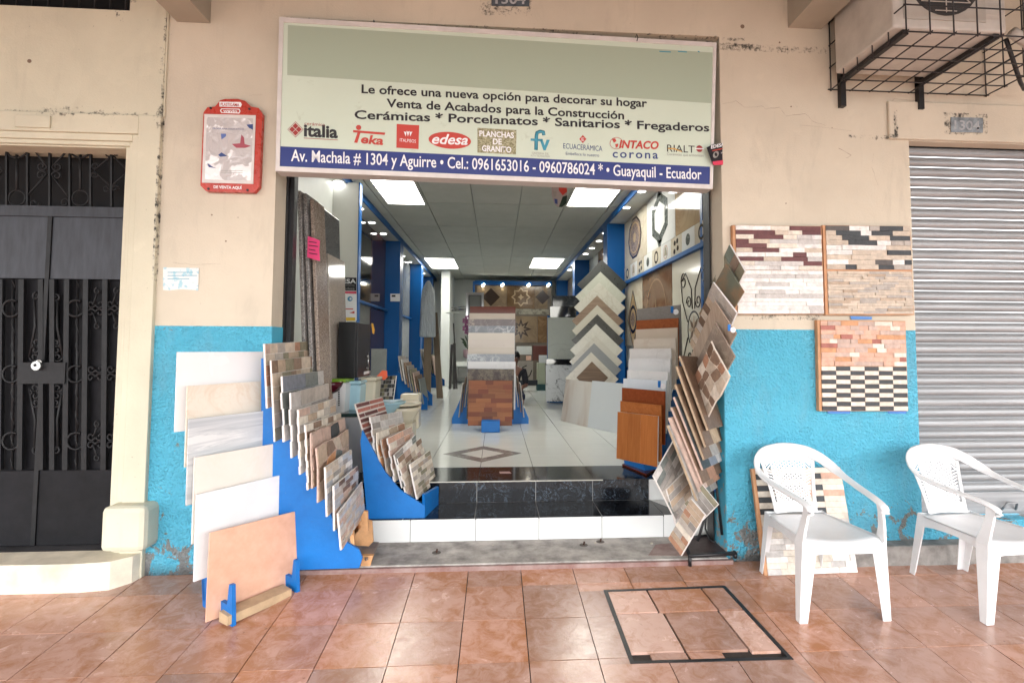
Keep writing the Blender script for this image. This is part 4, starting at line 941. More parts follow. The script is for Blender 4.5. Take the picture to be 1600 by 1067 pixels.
    def rib(uvs, hw):
        m = MB(); pts = [bp(*q) for q in uvs]
        vs = []; 
        for i, p in enumerate(pts):
            t = (pts[min(i + 1, len(pts) - 1)] - pts[max(i - 1, 0)]).normalized(); n = Vector((0, -.96, .27)); w = t.cross(n).normalized() * hw; nn_ = n * .0028
            vs += [p - w - nn_, p + w - nn_, p + w + nn_, p - w + nn_]
        fs = [(i * 4 + k, i * 4 + (k + 1) % 4, (i + 1) * 4 + (k + 1) % 4, (i + 1) * 4 + k) for i in range(len(pts) - 1) for k in range(4)] + [(0, 1, 2, 3), tuple((len(pts) - 1) * 4 + k for k in (3, 2, 1, 0))]
        m.faces(vs, fs); return m
    lat = MB()
    def add(mb): lat.faces(mb.v, mb.f)
    nd = 15; va, vb = .17, .9
    for d in range(-nd * 2, nd * 2):
        for s in (-1, 1):
            pts = []
            for k in range(13):
                v = va + (vb - va) * k / 12; u = s * ((k / 12) * 2.4) + d * .19
                if -.86 <= u <= .86: pts.append((u, v))
            if len(pts) >= 2: add(rib(pts, .004))
    o = lat.build('back_lattice', W, root, local=True, smooth=False)
    bd = MB()
    for pts, hw in (([(-.92, k / 10) for k in range(11)], .011), ([(.92, k / 10) for k in range(11)], .011), ([(-.9 + 1.8 * k / 8, va - .02) for k in range(9)], .011), ([(-.9 + 1.8 * k / 8, vb + .02) for k in range(9)], .014), ([(-.9 + 1.8 * k / 8, .965) for k in range(9)], .014)):
        q = rib(pts, hw); bd.faces(q.v, q.f)
    # solid foot of the back
    for k in range(4): q = rib([(-.9 + 1.8 * j / 8, .02 + k * .04) for j in range(9)], .01); bd.faces(q.v, q.f)
    B(bd, 'back_frame')
    # legs: tapered L-section
    def leg(a, b, wa, wb, qx, qy, nm='leg'):
        m = MB(); a, b = Vector(a), Vector(b); t = .0055; N = 6
        def sec(p, w): # L opening inwards
            X, Y = -qx, -qy
            return [p, p + Vector((X * w, 0, 0)), p + Vector((X * w, Y * t, 0)), p + Vector((X * t, Y * t, 0)), p + Vector((X * t, Y * w * .8, 0)), p + Vector((0, Y * w * .8, 0))]
        vs = []
        for k in range(N + 1): f = k / N; vs += sec(lerp(a, b, f), wa + (wb - wa) * f)
        fs = [(i * 6 + k, i * 6 + (k + 1) % 6, (i + 1) * 6 + (k + 1) % 6, (i + 1) * 6 + k) for i in range(N) for k in range(6)] + [(0, 1, 2, 3, 4, 5), tuple(N * 6 + k for k in range(5, -1, -1))]
        m.faces(vs, fs); m.build(nm, W, root, local=True, smooth=False, bevel=.0018)
    for q in (-1, 1):
        leg((q * .238, -.243, .40), (q * .258, -.268, 0), .085, .046, q, -1)
        leg((q * .19, .21, .385), (q * .195, .245, 0), .07, .044, q, 1)
        m = MB(); zs = [(.236, -.243, .39, .07), (.228, -.247, .47, .05), (.215, -.25, .55, .044), (.209, -.25, .598, .05)]
        vs = []
        for x, y, z, w in zs: vs += [Vector((q * (x + .004), y, z)), Vector((q * (x + .004), y + w, z)), Vector((q * (x - .005), y + w, z)), Vector((q * (x - .012), y - .0, z))]
        fs = [(i * 4 + k, i * 4 + (k + 1) % 4, (i + 1) * 4 + (k + 1) % 4, (i + 1) * 4 + k) for i in range(3) for k in range(4)] + [(0, 1, 2, 3), (15, 14, 13, 12)]
        m.faces(vs, fs); m.build('arm_post', W, root, local=True, smooth=False, bevel=.002)
        # rear stay from seat to back
        m = MB().tube([(q * .185, .2, .37), (q * .2, .235, .46), (q * .235, .262, .6), (q * .252, .245, .7)], [.007] * 4, 8, w=[.018, .014, .011, .012]); 
        if False: m.build('stay', W, root, local=True)
    return root
def copy_tree(o, parent=None):
    c = o.copy(); COL.objects.link(c); c.parent = parent
    for ch in list(o.children): copy_tree(ch, c)
    return c
ch1 = chair_proto(); ch2 = copy_tree(ch1)
for c, x, y, rz, lb in ((ch1, 1.755, 2.835, rad(0), 'white plastic armchair in front of the leaning striped stone panel and blue wall'), (ch2, 2.665, 2.79, rad(4), 'white plastic armchair at the right edge in front of the roller shutter')):
    c.location = (x, y, pz(y) + .001); c.scale = (.93, 1, .975); c.rotation_euler = (math.atan(SL), 0, rz); tag(c, lb, 'chair', 'white plastic armchairs on the pavement')
# ================================================================ mosaic panels on the right wall
def wallpanel(tl, br, y, lb, parts, th=.03, tl2=None, group='stone mosaic panels on the right wall'):
    """parts: (v0,v1,rows,L,palette,weights,style)"""
    A = at(tl[0], br[1], y); Bp = at(br[0], br[1], y); C = at(tl[0], tl[1], y)
    fr, w, h = frame(A, Bp, C); P, u, v, n = fr; root = empty('stone_mosaic', A + u * (w / 2), lb, 'mosaic panel', group)
    MB().hexa([P, P + u * w, P + u * w - n * th, P - n * th], [P + v * h, P + v * h + u * w, P + v * h + u * w - n * th, P + v * h - n * th]).build('backing_board', pm('chipboard_edge', (.5, .26, .13), .6, .15, 12), root)
    rr = random.Random(len(lb))
    u0 = .018
    for (v0, v1, rows, L, pal, wts, style) in parts:
        hh = (v1 - v0) * h / rows
        if style == 'stack':
            for r in range(rows):
                cw = (w - u0 - .006) / 6
                for k in range(6):
                    if (r + k) % 1 == 0: piece('brick', fr, u0 + k * cw + .0008 + (.0), u0 + (k + 1) * cw - .0008, v0 * h + hh * r + .001, v0 * h + hh * (r + 1) - .001, .0004, .007 + rr.uniform(-.0015, .0015), pal[(k + r) % 2], root)
            continue
        for r in range(rows):
            x = u0; last = None
            while x < w - .008:
                l = L * rr.uniform(.5, 1.4); x2 = min(x + l, w - .006)
                if w - .006 - x2 < L * .35: x2 = w - .006
                mt = rr.choices(pal, wts)[0]
                piece('brick', fr, x + .0006, x2 - .0006, v0 * h + hh * r + .0006, v0 * h + hh * (r + 1) - .0006, .0004, .006 + rr.uniform(-.003, .004), mt, root); x = x2
    return root
WY = 3.165
wallpanel((1148, 352), (1288, 491), WY, 'mosaic panel with burgundy and pale strips over white stone, nearest the doorway', [(.005, .49, 11, .16, T_('white', 'lgrey'), [6, 1.3], 'b'), (.495, .995, 10, .15, T_('burg', 'white', 'lgrey', 'sand', 'cream'), [3, 3, 3, 1, 1.3], 'b')])
wallpanel((1290, 352), (1428, 492), WY, 'mosaic panel with black, white and tan strips over rough beige stone, beside the shutter', [(.01, .485, 16, .12, T_('sand', 'wgrey', 'tan'), [6, 2, 1], 'b'), (.505, .995, 9, .13, T_('char', 'white', 'sand', 'wgrey', 'dark'), [2.5, 3, 3, 1, .6], 'b')])
wallpanel((1280, 500), (1419, 642), WY, 'mosaic panel of rosy rough stone over black and cream blocks on the blue wall', [(.005, .49, 10, .1, [TONE['char'], TONE['cream']], None, 'stack'), (.495, .99, 10, .09, T_('salmon', 'rose', 'orange', 'cream', 'brickred'), [5, 3, 1, 1.3, .5], 'b')])
tp = Plane(at(1300, 500, 3.19), Vector((1, 0, 0)), Vector((0, 0, 1)))
for x0, y0, x1, y1, lb in ((1328, 494, 1362, 499, 'strip of blue tape at the top of the rosy mosaic panel'), (1292, 641, 1328, 646, 'blue tape scrap under the left corner of the lowest mosaic panel'), (1386, 640, 1416, 646, 'blue tape scrap under the right corner of the lowest mosaic panel')):
    put('tape_strip', MB().prism([tp.px(x, y) for x, y in ((x0, y0), (x1, y0 + 1), (x1, y1), (x0 + 2, y1))], tp.n * .002), plain('tape_blue', (.05, .2, .55), .4), lb, 'tape', 'blue tape scraps on the right wall')
# leaning panel behind the first chair
A = at_p(1185, 889); Bq = at_p(1334, 889); A.y = 3.03; Bq.y = 3.04; A.z = pz(3.03); Bq.z = pz(3.04); C = at(1170, 732, 3.16)
fr, w, h = frame(A, Bq, C); P, u, v, n = fr
root = empty('stone_mosaic', A + u * (w / 2), 'striped black and cream mosaic panel leaning on the blue wall behind the chair', 'mosaic panel', 'stone mosaic panels on the right wall')
MB().hexa([P, P + u * w, P + u * w - n * .022, P - n * .022], [P + v * h, P + v * h + u * w, P + v * h + u * w - n * .022, P + v * h - n * .022]).build('backing_board', pm('chipboard_edge', (.5, .26, .13), .6), root)
rr = random.Random(3)
for r in range(18):
    hh = h / 18; x = .02; k = 0
    if r < 9:
        while x < w - .01:
            x2 = min(x + rr.uniform(.06, .16), w - .004); piece('brick', fr, x + .0006, x2 - .0006, hh * r + .0007, hh * (r + 1) - .0007, .0004, .006 + rr.uniform(-.002, .003), rr.choice(T_('cream', 'cream', 'lgrey', 'white')), root); x = x2
    else:
        xs = [.02, .13, .19, .32, .38, .44, w - .004]
        for a, b in zip(xs, xs[1:]):
            if b <= a: continue
            mt = TONE['char'] if ((r % 2 == 0) and (k % 2 == 0)) else rr.choice(T_('cream', 'cream', 'cream', 'salmon'))
            piece('brick', fr, a + .0006, b - .0006, hh * r + .0007, hh * (r + 1) - .0007, .0004, .006 + rr.uniform(-.0015, .002), mt, root); k += 1
# ================================================================ rack of large slabs, far left
RA = 'large sample boards stepping down the left rack'
CW_ = lambda nm, b, v, **k: marble(nm, b, v, **k)
dirA = Vector((.325, .295, 0)).normalized()
def slabA(tl, bl, tr, Yl, lb, mat, **k):
    TL = at(*tl, Yl); BLp = at(*bl, Yl); n = None
    # the far corner lies along the common direction of the rack, as far as the photograph shows it
    d = ray(*tr); # solve for depth on the vertical plane through TL along dirA
    TR = at(tr[0], tr[1], min(Yl * 1.15, 3.17)); u = TR - TL; u.z = 0; w = u.length; u.normalize(); lean = Vector((-u.y, u.x, 0)) * .01
    h = TL.z - BLp.z; TL2 = BLp + Vector((0, 0, h)) + lean * h
    return board(BLp, BLp + u * w, TL2, lb, mat=mat, group=RA, **k)
slabA((270, 550), (273, 675), (405, 546), 2.79, 'blank bright white slab, highest and rearmost of the left rack', pm('slab_white', (.78, .78, .78), .25, .02, 1))
slabA((287, 603), (289, 730), (412, 593), 2.775, 'warm cream veined slab, second from the top of the left rack', marble('slab_cream', (.76, .7, .6), (.66, .52, .38), 3, .05, .2, .5))
slabA((289, 655), (291, 790), (427, 640), 2.76, 'pale grey cloudy striped slab, third from the top of the left rack', marble('slab_cloud', (.7, .71, .71), (.4, .43, .46), 1.5, .12, .2, .9, stretch=(.4, .4, 4)))
slabA((298, 715), (300, 850), (437, 690), 2.74, 'plain cream slab just above the patterned one in the left rack', marble('slab_cream2', (.76, .71, .64), (.7, .62, .52), 3, .05, .22, .4))
ptn = slabA((301, 773), (303, 909), (440, 743), 2.72, 'white slab with faint grey geometric pattern behind the peach slab', marble('slab_pattern', (.7, .71, .72), (.84, .84, .84), 2.2, .22, .2, 1))
# faint printed arcs and bars on the patterned slab
c_ = at(301, 773, 2.72); uu = (at(440, 743, 3.12) - c_); uu.z = 0; wd = uu.length; uu.normalize(); nn_ = uu.cross(Vector((0, 0, 1))); nn_ = nn_ if nn_.dot(EYE - c_) > 0 else -nn_
PRN = plain('slab_print_grey', (.56, .57, .6), .3)
def pb_(a, b): return c_ + uu * (a * wd) + Vector((0, 0, -b * .45)) + nn_ * .003
for cx_, cy_, r0 in ((.16, .42, .13), (.16, .42, .24), (.86, .1, .12), (.86, .1, .22)):
    for k in range(-6, 7):
        a0, a1 = -.9 + k * .11, -.9 + (k + 1) * .11
        q = [(cx_ + r * math.cos(a) , cy_ - r * .9 * math.sin(a) - .1) for r, a in ((r0, a0), (r0 + .05, a0), (r0 + .05, a1), (r0, a1))]
        if all(.02 < x < .98 and .03 < y < .95 for x, y in q): MB().poly([pb_(*z) for z in q]).build('printed_arc', PRN, ptn)
for a in (.3, .42, .54): MB().poly([pb_(a, .04), pb_(a + .05, .04), pb_(a + .2, .3), pb_(a + .15, .3)]).build('printed_bar', PRN, ptn)
PB = pm('slab_peach', (.72, .4, .27), .4, .1, 14, col2=(.75, .46, .33))
BLp = at_p(322, 972); BLp = at(322, 972, 2.69); BRp = at(463, 917, 3.09); TLp = at(321, 834, 2.7)
board(BLp, BRp, TLp, 'plain peach slab, lowest and foremost of the left rack, held by blue pegs', mat=PB, group=RA)
# its blue stand
ra = empty('display_rack', at_p(340, 960), 'narrow blue wooden rack with wooden foot carrying the large slabs at far left', 'display rack')
u = (BRp - BLp); u.z = 0; u.normalize(); nb = Vector((u.y, -u.x, 0)); nb = nb if nb.y < 0 else -nb
def RB(s, d, z): q = BLp + u * s - nb * d; return Vector((q.x, q.y, z))
for s in (.07, .42):
    z0 = pz(2.8)
    prof = [RB(s, -.09, z0 - .01), RB(s, .3, z0 + .025), RB(s, .36, .85), RB(s, .3, .9), RB(s, .03, .2), RB(s, .0, .09), RB(s, -.055, .1), RB(s, -.075, .1), RB(s, -.09, .03)]
    prof = [RB(s, -.1, pz(2.65) + .003), RB(s, .17, pz(3.02) + .003), RB(s, .29, .8), RB(s, .26, .8), RB(s, .13, .1), RB(s, .012, .055), RB(s, -.05, .05), RB(s, -.062, .15), RB(s, -.085, .15)]
    MB().prism(prof, u * .02).build('side_board', BLUEP, ra)
MB().prism([RB(.05, -.095, -.03), RB(.05, -.095, .012), RB(.05, -.02, .02), RB(.05, -.02, -.03)], u * .34).build('foot_rail', pm('raw_wood', (.5, .36, .22), .6, .2, 14), ra)
MB().prism([RB(.07, .15, .02), RB(.07, .17, .02), RB(.07, .28, .75), RB(.07, .26, .75)], u * .31).build('back_board', BLUEP, ra)
# ================================================================ large blue rack with stone-look boards
rb = empty('display_rack', at(500, 888, 3.2), 'tall blue rack with a big flat side panel beside the doorway, carrying stone samples', 'display rack')
PYB = 3.1
pan = [(422, 590), (430, 640), (446, 700), (470, 740), (485, 775), (502, 800), (520, 850), (545, 862), (560, 862), (566, 870), (560, 887), (410, 893), (408, 640)]
MB().prism([at(x, y, PYB) for x, y in [(408, 560), (425, 560), (443, 650), (470, 700), (490, 745), (512, 790), (530, 840), (560, 858), (566, 872), (561, 887), (408, 892)]], (0, .018, 0)).build('side_panel', BLUEP, rb)
MB().prism([at(x, y, PYB) + Vector((0, .5, 0)) for x, y in [(425, 560), (443, 650), (470, 700), (490, 745), (512, 790), (545, 858), (470, 858), (440, 600)]], (0, .018, 0)).build('side_panel', BLUEP, rb)
for x, y in ((430, 700), (470, 770), (510, 845)): q = at(x, y, PYB + .02); MB().box(q.x, q.x + .02, PYB + .02, PYB + .5, q.z - .02, q.z + .02).build('cross_rail', BLUEP, rb)
def bB(tl, bl, trx, Yn, lb, pal, wts=None, rows=5, L=.11, jag=0, style='brick', lean=.06, **k):
    TL = at(*tl, Yn); BLp = at(bl[0], bl[1], Yn); 
    d = ray(*trx); X = TL.x; t = X / d.x if abs(d.x) > 1e-6 else 1; TR = EYE + d * t; 
    ln_ = min(max(TR.y - Yn, .3), .72); TR = EYE + d * ((Yn + ln_) / d.y)
    BRp = BLp + (TR - TL); hh = TL.z - BLp.z
    return board(BLp, BRp, Vector((TL.x, TL.y, TL.z)), lb, style, pal=pal, wts=wts, rows=rows, L=L, jag=jag, group='stone samples stepping down the tall blue rack', **k)
YB = 3.0
bB((415, 537), (418, 638), (484, 533), 3.0, 'chequered tan and olive stone sample, topmost of the tall blue rack', T_('tan', 'olive', 'rust', 'sand', 'wgrey', 'rose'), None, 6, .11)
bB((425, 563), (430, 690), (493, 556), 3.0, 'olive brown block stone sample with a white edge, second in the tall rack', T_('olive', 'tan', 'brown', 'sand', 'wgrey'), None, 6, .12)
bB((440, 588), (445, 690), (504, 579), 2.99, 'dark slate and grey split stone sample with stepped ends in the tall rack', T_('slate', 'blue', 'lgrey', 'wgrey'), [3, 2, 1, 2], 4, .25, .01)
bB((454, 614), (457, 715), (513, 599), 2.98, 'pale grey split stone sample with stepped ends in the tall rack', T_('lgrey', 'grey', 'white', 'wgrey'), None, 4, .25, .01)
bB((466, 640), (470, 741), (524, 622), 2.97, 'rose and grey brick sample above the golden one in the tall rack', T_('rose', 'wgrey', 'cream', 'lgrey', 'tan', 'cream'), None, 8, .12, .006)
bB((477, 664), (482, 765), (532, 645), 2.96, 'golden tan brick sample in the middle of the tall rack', T_('sand', 'cream', 'tan', 'cream', 'brown'), None, 9, .1, .006)
bB((486, 679), (488.5, 763), (539, 653), 2.95, 'irregular tan flagstone sample with wavy outline in the tall rack', T_('tan', 'rose', 'sand', 'olive', 'char'), None, 3, style='flag', cols=4, edge=TONE['rose'])
bB((494.6, 697), (498, 787), (543, 672), 2.94, 'wavy brown flagstone sample just above the striped ones in the tall rack', T_('tan', 'brown', 'orange', 'slate', 'sand'), None, 3, style='flag', cols=4, edge=TONE['rose'])
bB((508.5, 730), (511.7, 807), (549, 702), 2.93, 'white and grey split ledge stone sample, third from the bottom of the tall rack', T_('lgrey', 'white', 'grey', 'sand', 'sky'), None, 9, .12)
bB((522, 759), (523, 829), (559, 728), 2.92, 'mauve grey ledge stone sample, second from the bottom of the tall rack', T_('rose', 'wgrey', 'sky', 'lgrey', 'dwood'), None, 9, .12)
bB((530, 800), (533.7, 859), (567, 751), 2.91, 'blue grey ledge stone sample, lowest of the tall blue rack', T_('sky', 'lgrey', 'sand', 'wgrey', 'rose'), None, 9, .1)
# broken chipboard foot
wp = Plane(at(560, 880, 3.22), Vector((1, 0, 0)), Vector((0, 0, 1)))
CHIP = pm('chipboard_raw', (.55, .3, .14), .75, .2, 25, .4)
bf = empty('broken_wood_bracket', at(565, 882, 3.2), 'broken raw chipboard bracket at the foot of the tall blue rack', 'wood bracket')
def sliv(pts, y, d, nm='board', mt=None): MB().prism([at(x, yy, y) for x, yy in pts], (0, d, 0)).build(nm, mt or CHIP, bf)
sliv([(550, 826), (552, 838), (562, 812), (568, 799), (573, 800), (574, 812), (581, 814), (583, 846), (576, 853), (556, 852)], 3.3, .015)
sliv([(545, 830), (552, 829), (554, 852), (549, 854)], 3.12, .02); sliv([(568, 798), (574, 799), (575, 830), (571, 832)], 3.2, .02)
a, b, c, d = [at_z(x, y, .075) for x, y in ((553, 860), (563, 848), (592, 850), (584, 868))]
MB().prism([a, b, c, d, at_z(572, 876, .075)], (0, 0, .014)).build('shelf', pm('chip_grey', (.25, .2, .17), .7, .2, 20), bf)
sliv([(562, 868), (583, 868), (578, 884), (564, 884)], 3.17, .03, 'block')
# ================================================================ small blue box rack on the step
rc = empty('display_rack', at_z(615, 812, TZ), 'low blue box rack standing on the first step, holding fanned stone samples', 'display rack')
YC = 3.58
side = [at(x, y, YC) for x, y in [(563, 690), (566, 672), (600, 735), (625, 765), (650, 782), (664, 790), (663, 811), (574, 811)]]
MB().prism(side, (0, .02, 0)).build('side_panel', BLUEP, rc, bevel=.002)
q1, q2 = at(663, 790, YC), at_z(663, 811, TZ)
fa, fb = at(664, 772, YC), at(664, 811, YC); ga, gb = at(685, 757, 3.93), at(685, 793, 3.88); gb.z = TZ; ga = Vector((gb.x, gb.y, ga.z))
MB().prism([fa, fb, gb, ga], Vector((-.02, .012, 0))).build('front_panel', BLUEP, rc, bevel=.002)
MB().prism([p + Vector((0, .34, 0)) for p in side], (0, .02, 0)).build('side_panel', BLUEP, rc)
MB().hexa([at(578, 808, YC + .02), at(660, 808, YC + .02), at(660, 808, YC + .02) + Vector((0, .32, 0)), at(578, 808, YC + .02) + Vector((0, .32, 0))], [at(578, 803, YC + .02), at(660, 803, YC + .02), at(660, 803, YC + .02) + Vector((0, .32, 0)), at(578, 803, YC + .02) + Vector((0, .32, 0))]).build('floor_board', BLUEP, rc)
dC = Vector((.16, 1, .02)).normalized()
def bC(tl, bl, tr, Yn, lb, pal, wts=None, rows=8, L=.1, jag=0, style='brick', **k):
    TL = at(tl[0], tl[1], Yn); B0 = at(bl[0], bl[1], Yn)
    # depth of the far corner: where its sight line passes closest to the board's top edge
    best = None
    for s in range(15, 75):
        p = TL + dC * (s / 100); dd = ray(*tr); dd = dd * (p.y / dd.y); e = abs((EYE + dd - p).x)
        if best is None or e < best[0]: best = (e, s / 100, EYE + dd)
    TRp = best[2]; BRp = B0 + (TRp - TL)
    return board(B0, BRp, TL, lb, style, pal=pal, wts=wts, rows=rows, L=L, jag=jag, group='stone samples fanned in the low blue box', **k)
bC((553.5, 631), (574, 694), (596, 620.5), 3.6, 'red brick pattern sample with white joints, rearmost of the low blue box', T_('brickred', 'brickred', 'burg'), None, 8, .16, gap=.006, edge=pm('brick_joint', (.62, .58, .54), .6))
bC((577, 651.5), (588, 722), (626, 642), 3.6, 'pale mauve grey plank sample with stepped ends in the low blue box', T_('lgrey', 'wgrey', 'grey', 'rose'), [4, 2, 1, 1], 7, .15, .012)
bC((586, 675), (597, 736), (630, 660), 3.6, 'orange tan flagstone sample with wavy outline in the low blue box', T_('salmon', 'orange', 'cream', 'tan', 'rust'), None, 3, style='flag', cols=3, edge=TONE['cream'])
bC((595, 685), (606, 746), (637, 668), 3.6, 'small rusty flagstone sample tucked behind the brick ones in the low blue box', T_('wgrey', 'tan', 'rust', 'rose'), None, 4, style='flag', cols=4, edge=TONE['wgrey'])
bC((605.6, 684.5), (617, 753), (643, 666), 3.6, 'salmon and cream brick sample with stepped ends in the low blue box', T_('salmon', 'cream', 'cream', 'rose'), None, 7, .13, .011)
bC((618, 709), (629, 762), (650, 678), 3.6, 'grey and white ledge sample showing only its top edge in the low blue box', T_('grey', 'white', 'slate', 'lgrey'), None, 9, .15)
bC((621.5, 715.5), (640, 785), (657.5, 683.5), 3.6, 'cream and brown brick sample with notched left edge in the low blue box', T_('cream', 'sand', 'brown', 'rose', 'cream'), None, 8, .1, .014)
bC((640, 725.8), (652, 780), (671, 704), 3.6, 'beige split block sample with a brown patch, foremost of the low blue box', T_('sand', 'cream', 'olive', 'tan', 'wgrey', 'cream'), None, 8, .12)
# ================================================================ right doorway rack with stone boards set on their corners
GE = 'stone boards set on their corners in the right doorway rack'
def dB(top, left, right, bottomish, Y0, dY, lb, **k):
    """board hung on its corner: top and right corners further from or nearer to the eye by dY=(dleft,dright)"""
    Tp = at(*top, Y0); Rp = at(*right, Y0 - .17); db = .15
    for _ in range(12):
        Lp = at(*left, Y0 + db); a, b = Rp - Tp, Lp - Tp; db += a.dot(b) / .17 * .6; db = max(.0, min(db, .45))
    Lp = at(*left, Y0 + db)
    return board(Lp, Lp + (Rp - Tp), Tp, lb, group=GE, **k)
dB((1140, 382), (1103, 462), (1164, 424), None, 3.13, (.12, -.05), 'mottled green slate board with small blocks, topmost of the right doorway rack', style='brick', pal=T_('green', 'slate', 'olive', 'brown'), rows=5, L=.14)
dB((1134, 412), (1092, 490), (1161.5, 456), None, 3.1, (.12, -.05), 'green and rust slate board, second from the top in the right doorway rack', style='plain', mat=marble('slate_rust', (.14, .15, .11), (.3, .17, .09), 5, .16, .4, 1, .3))
dB((1114, 441), (1078, 537), (1151, 489), None, 3.07, (.2, -.08), 'beige wooden plank pattern board in the right doorway rack', style='strip', pal=T_('lwood', 'wgrey', 'dwood', 'sand', 'tan'), rows=10)
dB((1116, 470), (1075, 566), (1149.5, 521), None, 3.04, (.2, -.08), 'pale weathered wood board with a blue clip in the right doorway rack', style='plain', mat=wood('weathered_wood', (.52, .42, .33), (.34, .26, .2), 'z'))
dB((1117, 504), (1078, 588), (1147.6, 557), None, 3.01, (.2, -.08), 'taupe board with a floral corner in the right doorway rack', style='plain', mat=marble('taupe_floral', (.25, .2, .165), (.42, .36, .28), 9, .06, .4, .7))
dB((1110.5, 535), (1079, 600), (1141, 588), None, 2.98, (.2, -.08), 'round flagstone patterned board of red and dark cobbles in the right doorway rack', style='flag', pal=T_('rust', 'brown', 'sand', 'cream', 'dwood'), wts=[2, 2, 2, 1, 1], rows=5, cols=4, edge=TONE['cream'])
# steeply receding boards below: only their front edge and a strip of face show
strips = [((1063, 556), (1107, 672), 3.02, 'brown bark textured board, first of the steep boards in the right rack', 'olive'), ((1058, 572), (1103, 698), 3.0, 'khaki wood grained board, second of the steep boards in the right rack', 'lwood'),
          ((1056, 600), (1101, 718), 2.98, 'grey brown wood grained board, third of the steep boards in the right rack', 'wgrey'), ((1054, 620), (1099, 734), 2.96, 'white and navy striped board, fourth of the steep boards in the right rack', 'sky'),
          ((1050, 636), (1098, 756), 2.94, 'rust and cream flagstone board, fifth of the steep boards in the right rack', 'rust'), ((1046, 652), (1094, 768), 2.92, 'orange edged pebble board, sixth of the steep boards in the right rack', 'salmon'),
          ((1044, 664), (1090, 782), 2.9, 'mauve grey ledge board, seventh of the steep boards in the right rack', 'grey')]
pals = {'olive': T_('brown', 'dwood', 'olive'), 'lwood': T_('brown', 'dwood', 'lwood'), 'wgrey': T_('grey', 'brown', 'dwood'), 'sky': T_('sky', 'char', 'blue', 'lgrey'), 'rust': T_('rust', 'dwood', 'brown', 'tan'), 'salmon': T_('rust', 'rose', 'brown', 'grey'), 'grey': T_('grey', 'blue', 'wgrey', 'slate')}
for a, b, Y, lb, pk in strips:
    TLq = at(a[0], a[1], Y + .12); BRq = at(b[0], b[1], Y); far_ = at(a[0] + 20, a[1] - 42, Y + .5)
    board(TLq, BRq, far_, lb, 'strip', pal=pals[pk], rows=3, group=GE, edge=TONE['rose'] if pk in ('rust', 'salmon', 'sky') else TONE['lwood'], t=.012, relief=.006)
board(at(1056, 812, 2.98), at(1086, 748, 3.25), at(1027, 733, 2.98), 'dark grey blocky stone board near the bottom of the right rack', 'brick', pal=T_('grey', 'wgrey', 'slate', 'lgrey'), rows=8, L=.16, group=GE)
Tq, Lq, Rq = at(1081, 737, 2.9), at(1072, 800, 2.95), at(1105, 786, 2.8)
board(at(1060, 832, 2.99), at(1088, 800, 3.15), at(1046, 760, 2.99), 'grey diagonal slate board resting behind the lowest one in the right rack', 'brick', pal=T_('wgrey', 'lgrey', 'grey', 'tan'), rows=7, L=.12, group=GE)
board(at(1058, 798, 3.0), at(1081, 829, 2.9), at(1081, 737, 3.0), 'pale grey slate board with white rim, just right of the lowest one, right rack', 'brick', pal=T_('lgrey', 'wgrey', 'grey', 'olive'), rows=7, L=.13, group=GE)
board(at(1044, 841, 2.93), at(1064, 868, 2.83), at(1051.5, 746, 2.96), 'rust, grey and cream stone board, lowest one touching the kerb at the right doorway', 'brick', pal=T_('rust', 'grey', 'wgrey', 'cream', 'tan'), rows=9, L=.09, group=GE)
# blue side panel of that rack, black base frame
re = empty('display_rack', at(1100, 868, 3.15), 'blue and black metal rack in the right doorway corner carrying cornered stone boards', 'display rack')
MB().prism([at(x, y, 3.35) for x, y in [(1085, 600), (1126, 590), (1126, 780), (1102, 748), (1090, 690)]], (0, .02, 0)).build('side_panel', BLUED, re)
for a, b in (((1107, 790), (1090, 845)), ((1125, 560), (1098, 800)), ((1112, 690), (1128, 835)), ((1070, 845), (1095, 800))): MB().tube([at(*a, 3.3), at(*b, 3.25)], .009, 6).build('upright', BLKM, re)
bq = [at_z(x, y, .06) for x, y in ((1066, 842), (1078, 868), (1149, 864), (1122, 834))]
for k in range(4): a, b = bq[k], bq[(k + 1) % 4]; MB().tube([a, b], .011, 6).build('base_rail', BLKM, re); MB().tube([a, Vector((a.x, a.y, .031 if a.y > 3.16 else pz(a.y) + .004))], .011, 6).build('foot', BLKM, re)
MB().prism([q - Vector((0, 0, .006)) for q in bq], (0, 0, .004)).build('base_sheet', pm('base_sheet', (.05, .03, .03), .5, .4, 10), re)
MB().tube([at(1104, 800, 3.4), at(1102, 825, 3.42), at(1108, 842, 3.4), at(1118, 848, 3.35)], .006, 6).build('cable', BLKM, re)
# ================================================================ inside: centre stand
GC = 'sample boards on the centre stand'
cs = empty('display_rack', at_z(766, 664, FZ), 'blue centre stand in the middle of the shop floor carrying stepped sample boards', 'display rack')
def fbox(x0, y0, x1, y1, Y, d, nm, mt, par): a = at(x0, y1, Y); b = at(x1, y0, Y); return MB().box(a.x, b.x, Y, Y + d, a.z, b.z).build(nm, mt, par, bevel=.003)
ft = at_z(766, 676, FZ); Yf_ = ft.y
a = at(752, 676, Yf_); b = at(781, 658, Yf_); MB().box(a.x, b.x, Yf_, Yf_ + .35, FZ + .004, b.z).build('foot', BLUEP, cs, bevel=.003)
l = at_z(706, 662, FZ); r_ = at_z(826, 662, FZ)
for xx, s in ((l, 1), (r_, -1)):
    cx = (l.x + r_.x) / 2; MB().prism([Vector((xx.x, xx.y, FZ)), Vector((cx - s * .2, xx.y, FZ)), Vector((cx - s * .2, xx.y, 1.0)), Vector((cx - s * .24, xx.y, 1.0)), Vector((xx.x, xx.y, FZ + .07))], (0, .5, 0)).build('side_board', BLUEP, cs)
